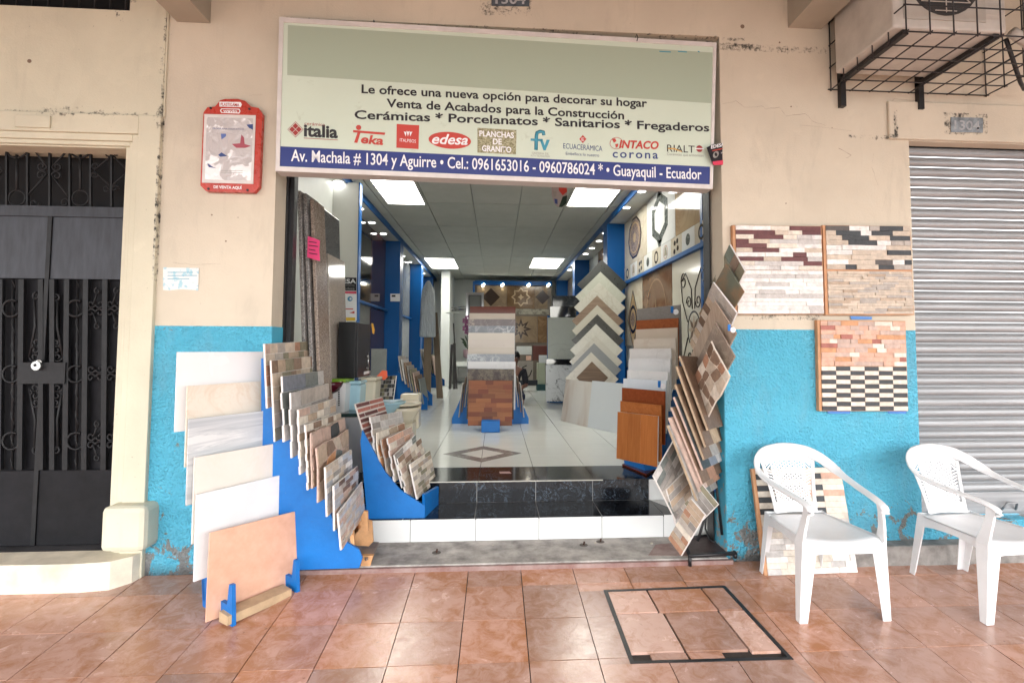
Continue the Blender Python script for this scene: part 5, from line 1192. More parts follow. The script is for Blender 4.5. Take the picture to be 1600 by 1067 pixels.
MB().prism([Vector(((l.x + r_.x) / 2 - .26, l.y + .02, FZ)), Vector(((l.x + r_.x) / 2 + .26, l.y + .02, FZ)), Vector(((l.x + r_.x) / 2 + .26, l.y + .42, 1.6)), Vector(((l.x + r_.x) / 2 - .26, l.y + .42, 1.6))], (0, .03, 0)).build('back_board', BLUEP, cs)
PARQ = [wood('parquet_a', (.27, .085, .025), (.19, .05, .014), 'x'), wood('parquet_b', (.19, .045, .014), (.14, .03, .01), 'x'), wood('parquet_c', (.33, .12, .038), (.25, .08, .02), 'x')]
EMP = marble('emperador_mosaic', (.035, .017, .014), (.2, .16, .1), 16, .1, .15, .9, .5)
rows_ = [  # top y, bottom y, x0, x1, label, mat
    (479, 520, 734, 805.6, 'dark red brown glossy board, highest on the centre stand', plain('board_redbrown', (.12, .025, .012), .15)),
    (489.5, 531, 733, 805, 'cream plain board just below the red brown one on the centre stand', pm('board_cream', (.5, .42, .34), .3, .04, 2)),
    (498.5, 545, 731.5, 805, 'brown emperador marble board on the centre stand', marble('emperador', (.12, .085, .08), (.4, .32, .25), 7, .04, .12, .9, .3)),
    (509, 556, 731.5, 804.5, 'slate grey white-veined marble board on the centre stand', marble('grey_marble', (.16, .17, .19), (.6, .6, .6), 5, .04, .12, .9, .2)),
    (520, 566, 731.5, 804, 'ivory board, upper of the three creamy ones on the centre stand', pm('board_ivory', (.6, .53, .45), .3, .04, 2)),
    (531, 576, 731, 804, 'pinkish cream board, middle of the three creamy ones on the centre stand', pm('board_ivory2', (.58, .5, .43), .3, .05, 2)),
    (542.5, 588, 731, 803.5, 'beige board, lower of the three creamy ones on the centre stand', pm('board_ivory3', (.55, .47, .38), .3, .05, 2)),
    (553, 600, 729.5, 803.5, 'mid grey marble board with pale veins on the centre stand', marble('grey_marble2', (.24, .26, .29), (.62, .64, .65), 4, .035, .12, .9, .15)),
    (564.6, 640, 730, 805, 'bright white marble board with its white edge showing on the centre stand', marble('white_board', (.72, .71, .71), (.5, .5, .5), 3, .03, .12, .3)),
    (576, 655, 729, 802.5, 'dark brown gold mosaic board above the parquet one on the centre stand', EMP)]
for k, (y0, y1, x0, x1, lb, mt) in enumerate(rows_):
    Y = Yf_ + .22 + (9 - k) * .055; yb = y0 + (y1 - y0) * 1.0
    board(at(x0, yb, Y - .01), at(x1, yb, Y - .01), at(x0, y0, Y + .01), lb, mat=mt, group=GC, t=.012)
board(at(731, 665, Yf_ + .14), at(800, 665, Yf_ + .14), at(731, 594, Yf_ + .2), 'reddish parquet board, front of the centre stand', 'brick', pal=PARQ, rows=10, L=.16, group=GC, edge=PARQ[1], relief=.001, gap=.0006)
for s in (-1, 1):
    for k in range(4):
        x = (716 - 0 + k * 4.5) if s < 0 else (818 - k * 4.5); yb = 652 - k * 8; Y = l.y - .12 + k * .02
        a = at(x, yb, Y); h = .42 + .02 * k
        q = MB().hexa([a, a + Vector((.012, 0, 0)), a + Vector((.012, .4, 0)), a + Vector((0, .4, 0))], [p + Vector((-s * .045, 0, h)) for p in (a, a + Vector((.012, 0, 0)), a + Vector((.012, .4, 0)), a + Vector((0, .4, 0)))])
        put('tile_sample', q, TONE[('wgrey', 'brown', 'lgrey', 'dwood')[k]], ['outermost', 'second', 'third', 'innermost'][k] + ' of the boards standing on edge on the %s flank of the centre stand' % ('left' if s < 0 else 'right'), 'tile sample', 'boards on edge at the flanks of the centre stand')
# ================================================================ right: pale board stand by the doorway
GF = 'pale boards stepping up the right stand'
pf = empty('display_rack', at_z(1000, 740, FZ), 'blue stand just inside the doorway carrying pale boards with orange wood boards in front', 'display rack')
fl = [at_z(x, y, FZ + .003) for x, y in ((972, 727), (1010, 743), (1034, 728), (1000, 716))]
MB().prism(fl, (0, 0, .012)).build('base', plain('board_redbrown', (.12, .025, .012), .15), pf)
q1, q2 = at_z(976, 724, FZ + .016), at_z(1008, 735, FZ + .016)
MB().prism([q1, q2, q2 + Vector((0, .1, .085)), q1 + Vector((0, .1, .085))], Vector((.03, .06, 0))).build('foot', BLUEP, pf, bevel=.004)
MB().prism([q2, q2 + Vector((.12, .05, 0)), q2 + Vector((.12, .06, .05)), q2 + Vector((0, .1, .085))], Vector((0, .02, 0))).build('foot_side', BLUEP, pf)
MB().prism([at(1032, 700, 4.3), at(1044, 640, 4.5), at(1064, 555, 5.0), at(1076, 620, 4.9), at(1062, 700, 4.5), at(1036, 740, 4.2)], (.02, .02, 0)).build('side_board', BLUED, pf)
def fB(tl, tr, hpx, Yl, rat, lb, mt, **k):
    TL = at(*tl, Yl); TR = at(tr[0], tr[1], Yl * rat); h = hpx * Yl / 812; BL = TL - Vector((0, .05 * h, h)); BR = TR - Vector((0, .05 * h, h))
    return board(BL, BR, TL, lb, k.pop('style', 'plain'), mat=mt, group=GF, t=.011, **k)
PM_ = lambda nm, b, v: marble(nm, b, v, 4, .05, .2, .45, .06)
fB((994.7, 483), (1063, 476), 76, 5.1, .93, 'grey wood-look board with a blue clip, rearmost of the right pale stand', wood('grey_plank', (.3, .28, .26), (.24, .22, .2), 'x'))
fB((993, 501), (1058, 497), 76, 5.02, .93, 'glossy orange brown board with carved spiral ornament in the right pale stand', wood('carved_brown', (.28, .085, .03), (.2, .055, .02), 'x'))
fB((992, 515), (1056.6, 512), 76, 4.94, .93, 'sandy beige board below the carved brown one in the right stand', PM_('pale_a', (.55, .46, .37), (.66, .57, .48)))
fB((988.7, 530), (1053.8, 528), 76, 4.86, .93, 'cream board with blurred brown cloud in the right stand', PM_('pale_b', (.6, .53, .45), (.46, .34, .26)))
fB((982, 545), (1046.6, 544.5), 76, 4.78, .93, 'off white board at eye height in the right stand', PM_('pale_c', (.66, .64, .62), (.55, .52, .5)))
fB((980, 560), (1045, 561), 76, 4.7, .93, 'white softly marbled board below eye height in the right stand', PM_('pale_d', (.68, .68, .68), (.5, .5, .5)))
fB((978, 578), (1040.6, 581), 76, 4.6, .92, 'white veined board just above the bluish one in the right stand', PM_('pale_e', (.7, .69, .68), (.55, .54, .53)))
fB((972, 591), (1038.8, 594.5), 76, 4.52, .92, 'bluish white board with a blue clip in the right stand', PM_('pale_f', (.62, .68, .73), (.74, .76, .78)))
fB((969.8, 605.4), (1036, 611), 76, 4.44, .91, 'dark red wood board behind the orange ones in the right stand', wood('redwood_dark', (.24, .06, .018), (.18, .04, .012), 'x'))
fB((967.5, 626), (1030.6, 633), 80, 4.37, .91, 'orange wood board with a small dark inlay in the right stand', wood('orange_wood_b', (.48, .17, .05), (.36, .11, .03), 'x'))
BLq = at(963.3, 716, 4.28); BRq = at(1027, 729.5, 3.92); TLq = at(965, 643, 4.3)
board(BLq, BRq, TLq, 'orange wood board of three upright planks, front of the right stand', 'brick', pal=[wood('orange_wood', (.52, .19, .055), (.4, .13, .035), 'z')], rows=1, L=.105, group=GF, relief=.001, gap=.0005)
for (x, y, Y, lb) in ((1052, 484, 4.7, 'blue and white price clip on the grey board of the right stand'), (1032, 600, 4.05, 'blue and white price clip on the bluish board of the right stand'), (1141, 512, 2.8, 'blue and white price clip on the pale wood board in the doorway rack')):
    c = at(x, y, Y); e = empty('price_clip', c, lb, 'clip', 'blue price clips'); kk = c.y / 4.7; MB().box(c.x - .025 * kk, c.x, c.y - .006, c.y, c.z - .03 * kk, c.z + .03 * kk).build('clip', BLUEP, e); MB().disc(c + Vector((.022 * kk, -.004, -.02 * kk)), .026 * kk, (0, -1, 0), .002, 14).build('tag', plain('tag_white', (.8, .8, .82), .4), e)
# carved spirals on the brown board
c = at(1030, 499, 4.74)
for dx_, r0 in ((-.02, .05), (.06, .06)):
    MB().tube([c + Vector((dx_ + r0 * (1 - k / 40) * math.cos(k * .45), -.03, -.03 + r0 * (1 - k / 40) * math.sin(k * .45))) for k in range(36)], .0025, 4).build('carving', TONE['salmon'], bpy.data.objects.get('tile_sample') if False else None) if False else None
# white boards leaning low on the left of it
GL = 'low boards leaning on the shop floor'
def lowb(bl, br, tly, lb, mt, parts=None):
    B0 = at_z(*bl, FZ + .002); B1 = at_z(*br, FZ + .002); T0 = at(tly[0], tly[1], B0.y + .12); return board(B0, B1, T0, lb, mat=mt, group=GL)
lowb((876, 657), (918, 667), (879, 592), 'cream board with a sandy marble band leaning low on the shop floor', marble('low_cream', (.6, .57, .52), (.45, .33, .25), 1.6, .14, .2, .8, stretch=(2.2, 2.2, .4)))
lowb((918, 667), (968, 678), (918, 594), 'blank pale grey board leaning low on the shop floor', pm('low_white', (.6, .63, .64), .25, .02, 1))
# ================================================================ chevron rack
GD = 'boards set on their corners in the chevron rack'
cr_ = empty('display_rack', at_z(940, 640, FZ), 'blue chevron rack behind the low white boards, holding squares set on their corners', 'display rack')
MB().prism([at(912, 640, 7.55), at(960, 645, 7.55), at(974, 560, 7.55), at(974, 470, 7.6), at(945, 440, 7.6), at(925, 560, 7.55)], (.0, .04, 0)).build('back_board', BLUED, cr_)
MB().prism([at(960, 560, 7.3), at(975, 520, 7.3), at(978, 640, 7.2), at(960, 640, 7.2)], (0, .03, 0)).build('side_board', BLUED, cr_)
chev = [((940.5, 406), (976, 446), 'near black board, top of the chevron rack', pm('chev_black', (.035, .038, .035), .3, .2, 10)),
        ((938, 424.6), (973.6, 459), 'pale green grey board below the black one, chevron rack', PM_('chev_a', (.38, .39, .33), (.5, .5, .43))),
        ((936, 441), (973, 478), 'light stone board with faint veins, third from the top of the chevron rack', PM_('chev_b', (.44, .43, .37), (.3, .28, .23))),
        ((932.8, 461.7), (967, 491), 'brown taupe wood-look board, fourth from the top of the chevron rack', wood('chev_c', (.24, .18, .13), (.17, .12, .09), 'x')),
        ((933, 476.5), (968, 523), 'greenish cream board just above the dark one, chevron rack', PM_('chev_d', (.42, .4, .33), (.5, .48, .4))),
        ((933, 491), (966, 543), 'charcoal board in the middle of the chevron rack', pm('chev_e', (.05, .05, .045), .3, .2, 10)),
        ((931, 506), (965, 556), 'pale marble board below the charcoal one, chevron rack', PM_('chev_f', (.5, .49, .43), (.36, .35, .3))),
        ((930, 524), (962, 567), 'cream marble board above the plain grey one, chevron rack', PM_('chev_g', (.46, .44, .38), (.36, .33, .28))),
        ((928, 536), (960, 587), 'plain mid grey board, second from the bottom of the chevron rack', pm('chev_h', (.2, .21, .21), .35, .05, 3)),
        ((923.5, 550), (957, 598), 'brown centred board with pale marble border, bottom of the chevron rack', PM_('chev_i', (.52, .49, .42), (.36, .32, .27)))]
for k, (ap, rt, lb, mt) in enumerate(chev):
    Y = 7.5 - k * .035; Tp = at(*ap, Y); half = .37; lean = .1
    Rp = Vector((Tp.x + half, Y - .06, Tp.z - half)); Lp = Vector((Tp.x - half, Y - .02, Tp.z - half)); 
    o = board(Lp, Lp + (Rp - Tp), Tp, lb, mat=mt, group=GD, t=.012)
    if k == 9:
        c0 = Tp + Vector((0, -.06, -.13)); MB().prism([c0, c0 + Vector((-.22, -.02, -.22)), c0 + Vector((0, -.05, -.44)), c0 + Vector((.22, -.04, -.22))], (0, -.004, 0)).build('inset', wood('chev_inset', (.22, .15, .1), (.13, .085, .06), 'x'), o)
# ================================================================ marble slab stand further in
GM = 'big marble slabs on the right inner stand'
def fr_slab(x0, y0, x1, y1, Y, lb, mt): return board(at(x0, y1, Y), at(x1, y1, Y), at(x0, y0, Y + .05), lb, mat=mt, group=GM, t=.015)
fr_slab(864, 462, 906, 486, 9.3, 'dark grey glossy slab on top of the marble stand', marble('dark_gloss', (.04, .045, .05), (.2, .2, .2), 3, .03, .08, .6))
fr_slab(860, 479, 901, 505, 9.2, 'black glossy slab with a highlight on the marble stand', plain('black_gloss', (.01, .01, .012), .06))
fr_slab(856, 496, 902, 562, 9.1, 'tall pale grey marble slab at eye height on the marble stand', marble('pale_marble', (.4, .42, .38), (.26, .27, .25), 1.6, .025, .12, .6))
fr_slab(854, 561, 899, 575, 9.0, 'narrow black strip drawn in for the dark gap between the two big marble slabs', plain('black_gloss', (.01,) * 3, .06))  # black board painted in where a dark gap parts the marble slabs
fr_slab(853, 570, 899, 627, 8.9, 'white slab with bold dark veins, lowest on the marble stand', marble('white_bold', (.56, .57, .57), (.12, .12, .12), .9, .014, .12, 1))
ms = empty('display_rack', at_z(868, 630, FZ), 'small blue footed stand under the big marble slabs', 'display rack')
a = at_z(859, 629, FZ + .002); b = at(879, 614, a.y); MB().box(a.x, b.x, a.y, a.y + .3, FZ + .002, b.z).build('foot', BLUED, ms, bevel=.004); MB().box(at(856, 600, 9.3).x, at(900, 600, 9.3).x, 9.42, 9.46, FZ, 1.9).build('back_board', BLUED, ms)
# ================================================================ right display wall with decorative tiles
WX = 1.93
rw = Plane(Vector((WX, 5, 1)), Vector((0, -1, 0)), Vector((0, 0, 1)))
wall('bay_wall', WX + .012, 2.1, 4.5, 7.99, FZ, SZ)
def W(x, y, e=0): return rw.px(x, y, e)
def wbox(P0, P1, z0, z1, d, nm, mt, par=None): return MB().box(WX - d, WX, min(P0, P1), max(P0, P1), z0, z1).build(nm, mt, par)
yA, yB, yC, yD = 4.55, W(1057, 400).y, W(1012, 400).y, 7.68
zs0 = W(1050, 404).z
zsA = 2.3; zsB = 2.52
GR = 'decorative panels on the right display wall'
def dpanel(y0, y1, z0, z1, lb, mt, d=.01):
    e = empty('decorative_tile', (WX, (y0 + y1) / 2, z0), lb, 'decorative tile', GR); wbox(y0 + .006, y1 - .006, z0, z1, d, 'slab', mt, e); return e
def shape(e, y, z, pts, mt, nm='inlay', d=.012, dd=.001):
    e = next((c for c in e.children if c.name.startswith('slab')), e)
    return MB().prism([(WX - d, y + a, z + b) for a, b in pts], (-dd, 0, 0)).build(nm, mt, e)
def ngon(r, n, ry=1, ph=0): return [(r * ry * math.cos(2 * math.pi * k / n + ph), r * math.sin(2 * math.pi * k / n + ph)) for k in range(n)]
def ringshape(e, y, z, r1, r2, n, mt, ry=1, ph=0, d=.012):
    e = next((c for c in e.children if c.name.startswith('slab')), e)
    A = ngon(r1, n, ry, ph); B = ngon(r2, n, ry, ph); m = MB()
    for k in range(n): m.prism([(WX - d, y + A[k][0], z + A[k][1]), (WX - d, y + A[(k + 1) % n][0], z + A[(k + 1) % n][1]), (WX - d, y + B[(k + 1) % n][0], z + B[(k + 1) % n][1]), (WX - d, y + B[k][0], z + B[k][1])], (-.001, 0, 0))
    return m.build('inlay_ring', mt, e)
MED = speck('medallion_brown', (.12, .08, .06), (.22, .16, .13), (.34, .28, .22), 90, .15)
DGR = marble('inlay_dark_green', (.06, .07, .065), (.3, .32, .3), 20, .08, .12, .8)
CRM = marble('panel_cream', (.55, .5, .4), (.4, .33, .24), 2, .05, .08, .5); WHM = marble('panel_white', (.66, .67, .65), (.55, .55, .55), 2, .04, .08, .4); BRM = marble('panel_sandy', (.42, .32, .2), (.25, .16, .09), 2, .1, .08, .8)
BRN = marble('panel_brown', (.13, .06, .03), (.22, .12, .06), 3, .1, .1, .7); DKB = plain('inlay_dark_brown', (.03, .018, .013), .15); GLD = plain('inlay_sand', (.42, .3, .17), .15)
e = dpanel(yC, yD, zsB, SZ - .01, 'cream upper panel with an octagonal speckled medallion on the right wall', CRM); yc = (yC + yD) / 2; zc = (zsB + SZ) / 2
shape(e, yc, zc, ngon(.3, 10, 1.15), DKB); shape(e, yc, zc, ngon(.27, 10, 1.15), MED, d=.0125, dd=.0012); ringshape(e, yc, zc, .22, .2, 24, GLD, 1.15, d=.0138); shape(e, yc, zc, ngon(.07, 12), GLD, d=.0142)
e = dpanel(yB, yC, zsB, SZ - .01, 'white upper panel with a dark green star frame on the right wall', WHM); yc = (yB + yC) / 2
ringshape(e, yc, zc, .31, .2, 6, DGR, 1.1, math.pi / 2); shape(e, yc, zc + .3, [(-.1, -.04), (.1, -.04), (0, .1)], DGR); shape(e, yc, zc - .3, [(-.1, .04), (.1, .04), (0, -.1)], DGR)
dpanel(yA, yB, zsB, SZ - .01, 'sandy veined upper panel nearest the doorway on the right wall', BRM)
e = empty('tile_strip', (WX, 6, zsA), 'long strip of small decorated tiles above the blue shelf on the right wall', 'tile strip')
nt_ = 9
for k in range(nt_):
    y0 = yA + (yD - yA) * k / nt_; y1 = yA + (yD - yA) * (k + 1) / nt_; wbox(y0 + .004, y1 - .004, zsA, zsB - .006, .014, 'tile', [CRM, WHM][k % 2], e)
    yc, zc = (y0 + y1) / 2, (zsA + zsB) / 2
    t_ = [lambda: ringshape(e, yc, zc, .075, .05, 20, DKB, d=.015), lambda: shape(e, yc, zc, ngon(.06, 16), DGR, d=.015), lambda: [shape(e, yc + dx_, zc + dz_, ngon(.03, 7), DKB, d=.015) for dx_, dz_ in ((-.05, -.03), (.04, .04), (.05, -.05), (-.04, .05))], lambda: [shape(e, yc, zc - .04, [(-.05, 0), (.05, 0), (.03, .09), (-.02, .1)], TONE['olive'], d=.015), ringshape(e, yc, zc, .08, .07, 16, TONE['rust'], d=.0152)]][k % 4]; t_()
wbox(4.5, 7.7, zsA - .045, zsA - .004, .05, 'shelf', BLUED, tag(empty('wall_shelf', (WX, 6, zsA), 'narrow blue shelf edge running along the right display wall', 'shelf'), None))
yE, yF = W(1052, 480).y, W(1005, 480).y; zl = 1.35
e = dpanel(yF, yD, zl, zsA - .05, 'tall cream lower panel with a pointed oval medallion on the right wall', CRM); yc = (yF + yD) / 2; zc = 1.72
shape(e, yc, zc, [(0, -.42), (.3, 0), (0, .42), (-.3, 0)], DKB); shape(e, yc, zc, [(0, -.38), (.27, 0), (0, .38), (-.27, 0)], GLD, d=.0125, dd=.0012); ringshape(e, yc, zc, .2, .15, 22, DKB, d=.0138); shape(e, yc, zc, ngon(.1, 14), MED, d=.0138)
e = dpanel(yE, yF, zl, zsA - .05, 'brown glossy lower panel with a pale lotus flower on the right wall', BRN); yc = (yE + yF) / 2; zc = 1.62
for k in range(-3, 4):
    a_ = k * .38; L_ = .42 - abs(k) * .06; shape(e, yc, zc - .12, [(0, 0), (L_ * .5 * math.sin(a_ + .12), L_ * .5 * math.cos(a_ + .12)), (L_ * math.sin(a_), L_ * math.cos(a_)), (L_ * .5 * math.sin(a_ - .12), L_ * .5 * math.cos(a_ - .12))], GLD, d=.012 + .0004 * (k + 4))
ringshape(e, yc, zc + .1, .44, .415, 30, plain('inlay_pale_brown', (.28, .16, .09), .15), .9, d=.0115)
e = dpanel(yA, yE, zl - .3, zsA - .05, 'cream lower panel with black scrollwork round a star on the right wall', marble('panel_cream2', (.58, .55, .46), (.46, .4, .3), 2, .05, .1, .4)); yc = W(1086, 505).y; zc = 1.5
def wsp(cy, cz, r, a0, turns, s, w=.012):
    pts = [(WX - .013, cy + r * (1 - .75 * k / 22) * math.cos(a0 + s * turns * 2 * math.pi * k / 22), cz + r * (1 - .75 * k / 22) * math.sin(a0 + s * turns * 2 * math.pi * k / 22)) for k in range(23)]
    MB().tube(pts, w * .5, 5).build('scroll_inlay', DKB, e)
ringshape(e, yc, zc, .185, .165, 26, DKB, .9); 
for k in range(8):
    a_ = k * math.pi / 4; shape(e, yc, zc, [(0, 0), (.07 * math.cos(a_ - .35), .07 * math.sin(a_ - .35)), (.155 * math.cos(a_), .155 * math.sin(a_)), (.07 * math.cos(a_ + .35), .07 * math.sin(a_ + .35))], TONE['dwood'] if k % 2 else TONE['tan'], d=.0122 + .0003 * k)
for sy_ in (-1, 1):
    for sz_ in (-1, 1):
        wsp(yc + sy_ * .12, zc + sz_ * .27, .07, 0, 1.3, sy_ * sz_); wsp(yc + sy_ * .26, zc + sz_ * .5, .085, math.pi / 2, 1.2, -sy_ * sz_)
        MB().tube([(WX - .013, yc + sy_ * .03, zc + sz_ * .2), (WX - .013, yc + sy_ * .05, zc + sz_ * .4), (WX - .013, yc + sy_ * .2, zc + sz_ * .58), (WX - .013, yc + sy_ * .33, zc + sz_ * .5), (WX - .013, yc + sy_ * .3, zc + sz_ * .3), (WX - .013, yc + sy_ * .16, zc + sz_ * .08)], .006, 5).build('scroll_inlay', DKB, e)
wbox(4.5, 7.7, 1.0, 1.035, .05, 'shelf', BLUED, tag(empty('wall_shelf', (WX, 6, 1.0), 'lower blue shelf edge low on the right display wall', 'shelf'), None))
# ================================================================ wall bays further in, both sides
GB = 'tiles in the wall bays'
def bay(s, y0, y1, n, mats, words, side):
    X = s * 1.97
    wallx = (X, s * 2.1)
    for lvl, (z0, z1) in enumerate(((2.0, SZ - .02), (.95, 1.94))):
        for k in range(n):
            a = y0 + (y1 - y0) * k / n + .01; b = y0 + (y1 - y0) * (k + 1) / n - .01; mt, nmw = mats[(k + lvl * n) % len(mats)]
            tag(MB().box(min(X, X + s * .02), max(X, X + s * .02), a, b, z0, z1).build('display_tile', mt), '%s tile, %s from the street, %s row, %s' % (nmw, LW[k], 'upper' if lvl == 0 else 'lower', words), 'wall tile', GB)
    e = empty('wall_shelf', (X, (y0 + y1) / 2, 1.95), 'thin blue shelf edge between the tile rows of the ' + words, 'shelf'); MB().box(min(X, X - s * .06), max(X, X - s * .06), y0, y1, 1.945, 1.975).build('shelf', BLUED, e)
BG = plain('black_gloss', (.01,) * 3, .06); GG = marble('grey_panel', (.2, .21, .2), (.35, .35, .34), 2, .03, .1, .6); LG = marble('light_panel', (.45, .46, .43), (.3, .3, .28), 2, .03, .12, .5); PB_ = plain('plum_gloss', (.05, .018, .02), .06)
bay(-1, 6.1, 9.28, 3, [(LG, 'pale'), (BG, 'black glossy'), (PB_, 'plum glossy'), (BG, 'black glossy'), (GG, 'grey marbled'), (PB_, 'plum glossy')], 'first blue-framed left bay', 'l')
bay(-1, 9.62, 11.88, 2, [(LG, 'pale marbled'), (GG, 'grey marbled'), (GG, 'grey marbled'), (LG, 'pale marbled')], 'second blue-framed left bay', 'l')
bay(-1, 12.22, 13.98, 2, [(GG, 'grey marbled'), (WHM, 'white'), (LG, 'pale marbled'), (GG, 'grey')], 'third blue-framed left bay', 'l')
bay(1, 8.02, 10.98, 3, [(BRM, 'sandy'), (BRN, 'brown glossy'), (LG, 'pale'), (CRM, 'cream'), (BG, 'black glossy'), (BRM, 'sandy')], 'bay behind the chevron rack', 'r')
bay(1, 11.32, 14.38, 3, [(WHM, 'white'), (LG, 'pale marbled'), (BRM, 'sandy'), (GG, 'grey'), (LG, 'pale'), (BRN, 'brown')], 'last bay on the right', 'r')
# ---- back display wall
byw = 14.2
bd = empty('display_wall', at_z(800, 590, FZ), 'brown patterned display wall with blue frame at the back of the shop', 'display wall')
a = at(742, 445, byw); b = at(862, 445, byw); zt_ = at(800, 441, byw).z
MB().box(a.x, b.x, byw + .06, byw + .1, FZ, zt_).build('backing_board', pm('back_board', (.1, .08, .06), .5), bd)
MB().box(a.x, b.x, byw - .12, byw + .06, at(800, 446, byw).z, zt_ + .02).build('frame_top', BLUED, bd); MB().box(a.x - .05, a.x, byw - .12, byw + .1, FZ, zt_).build('frame_side', BLUED, bd)
def bpan(x0, y0, x1, y1, mt, d=.02, nm='panel'): p = at(x0, y1, byw); q = at(x1, y0, byw); MB().box(p.x + .004, q.x - .004, byw + .06 - d, byw + .06, p.z, q.z).build(nm, mt, bd); return (p + q) / 2
DB2 = marble('back_brown', (.12, .07, .035), (.24, .16, .09), 3, .1, .12, .7); DB3 = marble('back_tan', (.22, .16, .1), (.1, .07, .05), 3, .1, .12, .7)
for x0, x1, mt in ((744, 766, DB3), (766, 792, DB3), (792, 836, DB2), (836, 856, DB3)): bpan(x0, 447, x1, 482, mt)
bpan(792, 483, 858, 491, marble('back_strip', (.3, .28, .22), (.06, .05, .04), 12, .1, .2, 1)); bpan(792, 494, 840, 535, DB3); bpan(840, 494, 858, 535, DB2); bpan(744, 494, 792, 535, DB2)
def bshape(x, y, r, n, mt, d=.022, ph=0, rx=1, star=None):
    c = at(x, y, byw); pts = []
    for k in range(n): rr_ = r * (star if (star and k % 2) else 1); pts.append((c.x + rx * rr_ * math.cos(2 * math.pi * k / n + ph), byw + .06 - d, c.z + rr_ * math.sin(2 * math.pi * k / n + ph)))
    MB().prism(pts, (0, -.002, 0)).build('inlay', mt, bd)
bshape(814, 464, .27, 16, GLD, star=.72); bshape(814, 464, .22, 16, DB2, .025, star=.72); bshape(814, 464, .09, 8, GLD, .028, star=.5); bshape(767, 464, .25, 4, DKB); bshape(848, 464, .2, 4, DKB); bshape(814, 514, .3, 16, DKB, star=.45); bshape(814, 514, .17, 16, DB3, .025, star=.45)
for x in (755, 785): bshape(x, 452, .05, 4, GLD, ph=math.pi / 4)
for k, x in enumerate((755, 785, 826, 857)):
    c = at(x, 445.5, byw - .13); e = empty('downlight', c, 'small warm spotlight in the blue frame at the back, %s from the left' % LW[k], 'downlight', 'spotlights in the back frame'); MB().disc(c, (.05, .03), (0, -1, 0), .004, 12).build('lens', plain('spot_lens', (.9, .85, .7), .4, emit=(1, .93, .75), es=7), e)
# things in front of the back wall
def standbox(x0, y0, x1, y1, Y, d, nm, lb, cat, mt, group=None):
    a = at(x0, y1, Y); b = at(x1, y0, Y); e = empty(nm, Vector(((a.x + b.x) / 2, Y, a.z)), lb, cat, group); MB().box(a.x, b.x, Y, Y + d, a.z, b.z).build('panel', mt, e, bevel=.004); return e
standbox(807, 541, 831, 554, 12.6, .05, 'tile_sample', 'grey and pale split tile propped high behind the seated person', 'tile sample', LG)
standbox(832, 540, 856, 563, 13.0, .3, 'cabinet', 'dark red brown cabinet at the back right', 'cabinet', plain('cab_red', (.07, .018, .01), .3))
standbox(842, 555, 855, 567, 12.0, .04, 'tile_sample', 'small white veined tile on the cream pedestal at the back', 'tile sample', WHM)
e = standbox(840, 567, 852, 601, 12.0, .3, 'pedestal', 'cream box pedestal with a green foot at the back of the shop', 'pedestal', pm('pedestal_cream', (.4, .42, .3), .5, .05, 2)); a = at(839, 607, 12.0); b = at(852, 600, 12.0); MB().box(a.x, b.x, 11.95, 12.3, FZ, b.z).build('foot', plain('foot_green', (.01, .06, .06), .5), e)
e = standbox(803, 564, 833, 594, 11.6, .05, 'tile_sample', 'beige tile with a dark curved ornament standing behind the centre stand', 'tile sample', marble('curve_beige', (.34, .3, .25), (.2, .16, .13), 3, .04, .2, .5))
for pts in ([(811, 572), (816, 577), (819, 584)], [(823, 571), (815, 575)], [(831, 578), (828, 586), (822, 592)]): MB().tube([at(x, y, 11.58) for x, y in pts], .012, 5).build('ornament', DKB, e)
standbox(808, 594, 840, 602, 11.7, .2, 'storage_box', 'dark blue low box under the curved ornament tile', 'box', plain('box_navy', (.01, .012, .02), .5))
standbox(822, 556, 830, 563, 12.4, .03, 'tile_sample', 'little salmon coloured tile left of the dark red cabinet', 'tile sample', TONE['salmon'])
# white counter with dark gap behind the centre stand, left part
standbox(712, 565, 735, 572, 14.0, .4, 'counter', 'low pale counter top in the white recess at the back left', 'counter', WALLW)
standbox(715, 574, 735, 590, 14.05, .35, 'counter_gap_box', 'dark grey box filling the dark gap under the pale counter at the back left', 'counter', pm('counter_gap_grey', (.14, .14, .13), .5))  # the dark gap under the counter, drawn as a dark grey box
# framed clock / mirror
e = empty('framed_mirror', at(742, 480, 9.2), 'chrome framed mirror with a rounded dark border above the centre stand', 'mirror')
mk = lambda x0, y0, x1, y1, Y, d, nm, mt, bv=.004: MB().box(at(x0, y1, Y).x, at(x1, y0, Y).x, Y, Y + d, at(x0, y1, Y).z, at(x1, y0, Y).z).build(nm, mt, e, bevel=bv)
CH = plain('chrome', (.5, .5, .5), .15, 1); mk(727.5, 457, 756, 498, 9.2, .03, 'frame', CH); mk(731.5, 461, 752.5, 498, 9.19, .012, 'dark_border', plain('border_dark', (.03, .03, .03), .3), .02); mk(733.5, 463, 750.5, 498, 9.184, .008, 'glass', plain('mirror_glass', (.22, .23, .22), .08, .6))
e = empty('rail_shelf', at(718, 485, 9.6), 'chrome rail shelf sticking out left of the framed mirror', 'shelf')
for y in (481, 484, 486): MB().tube([at(706, y, 9.6), at(730, y - 2, 9.3)], .012, 6).build('rod', CH, e)
MB().prism([at(697, 488, 9.6), at(729, 487, 9.4), at(729, 488.5, 9.4), at(697, 489, 9.6)], (0, .12, 0)).build('glass_shelf', WALLW, e)
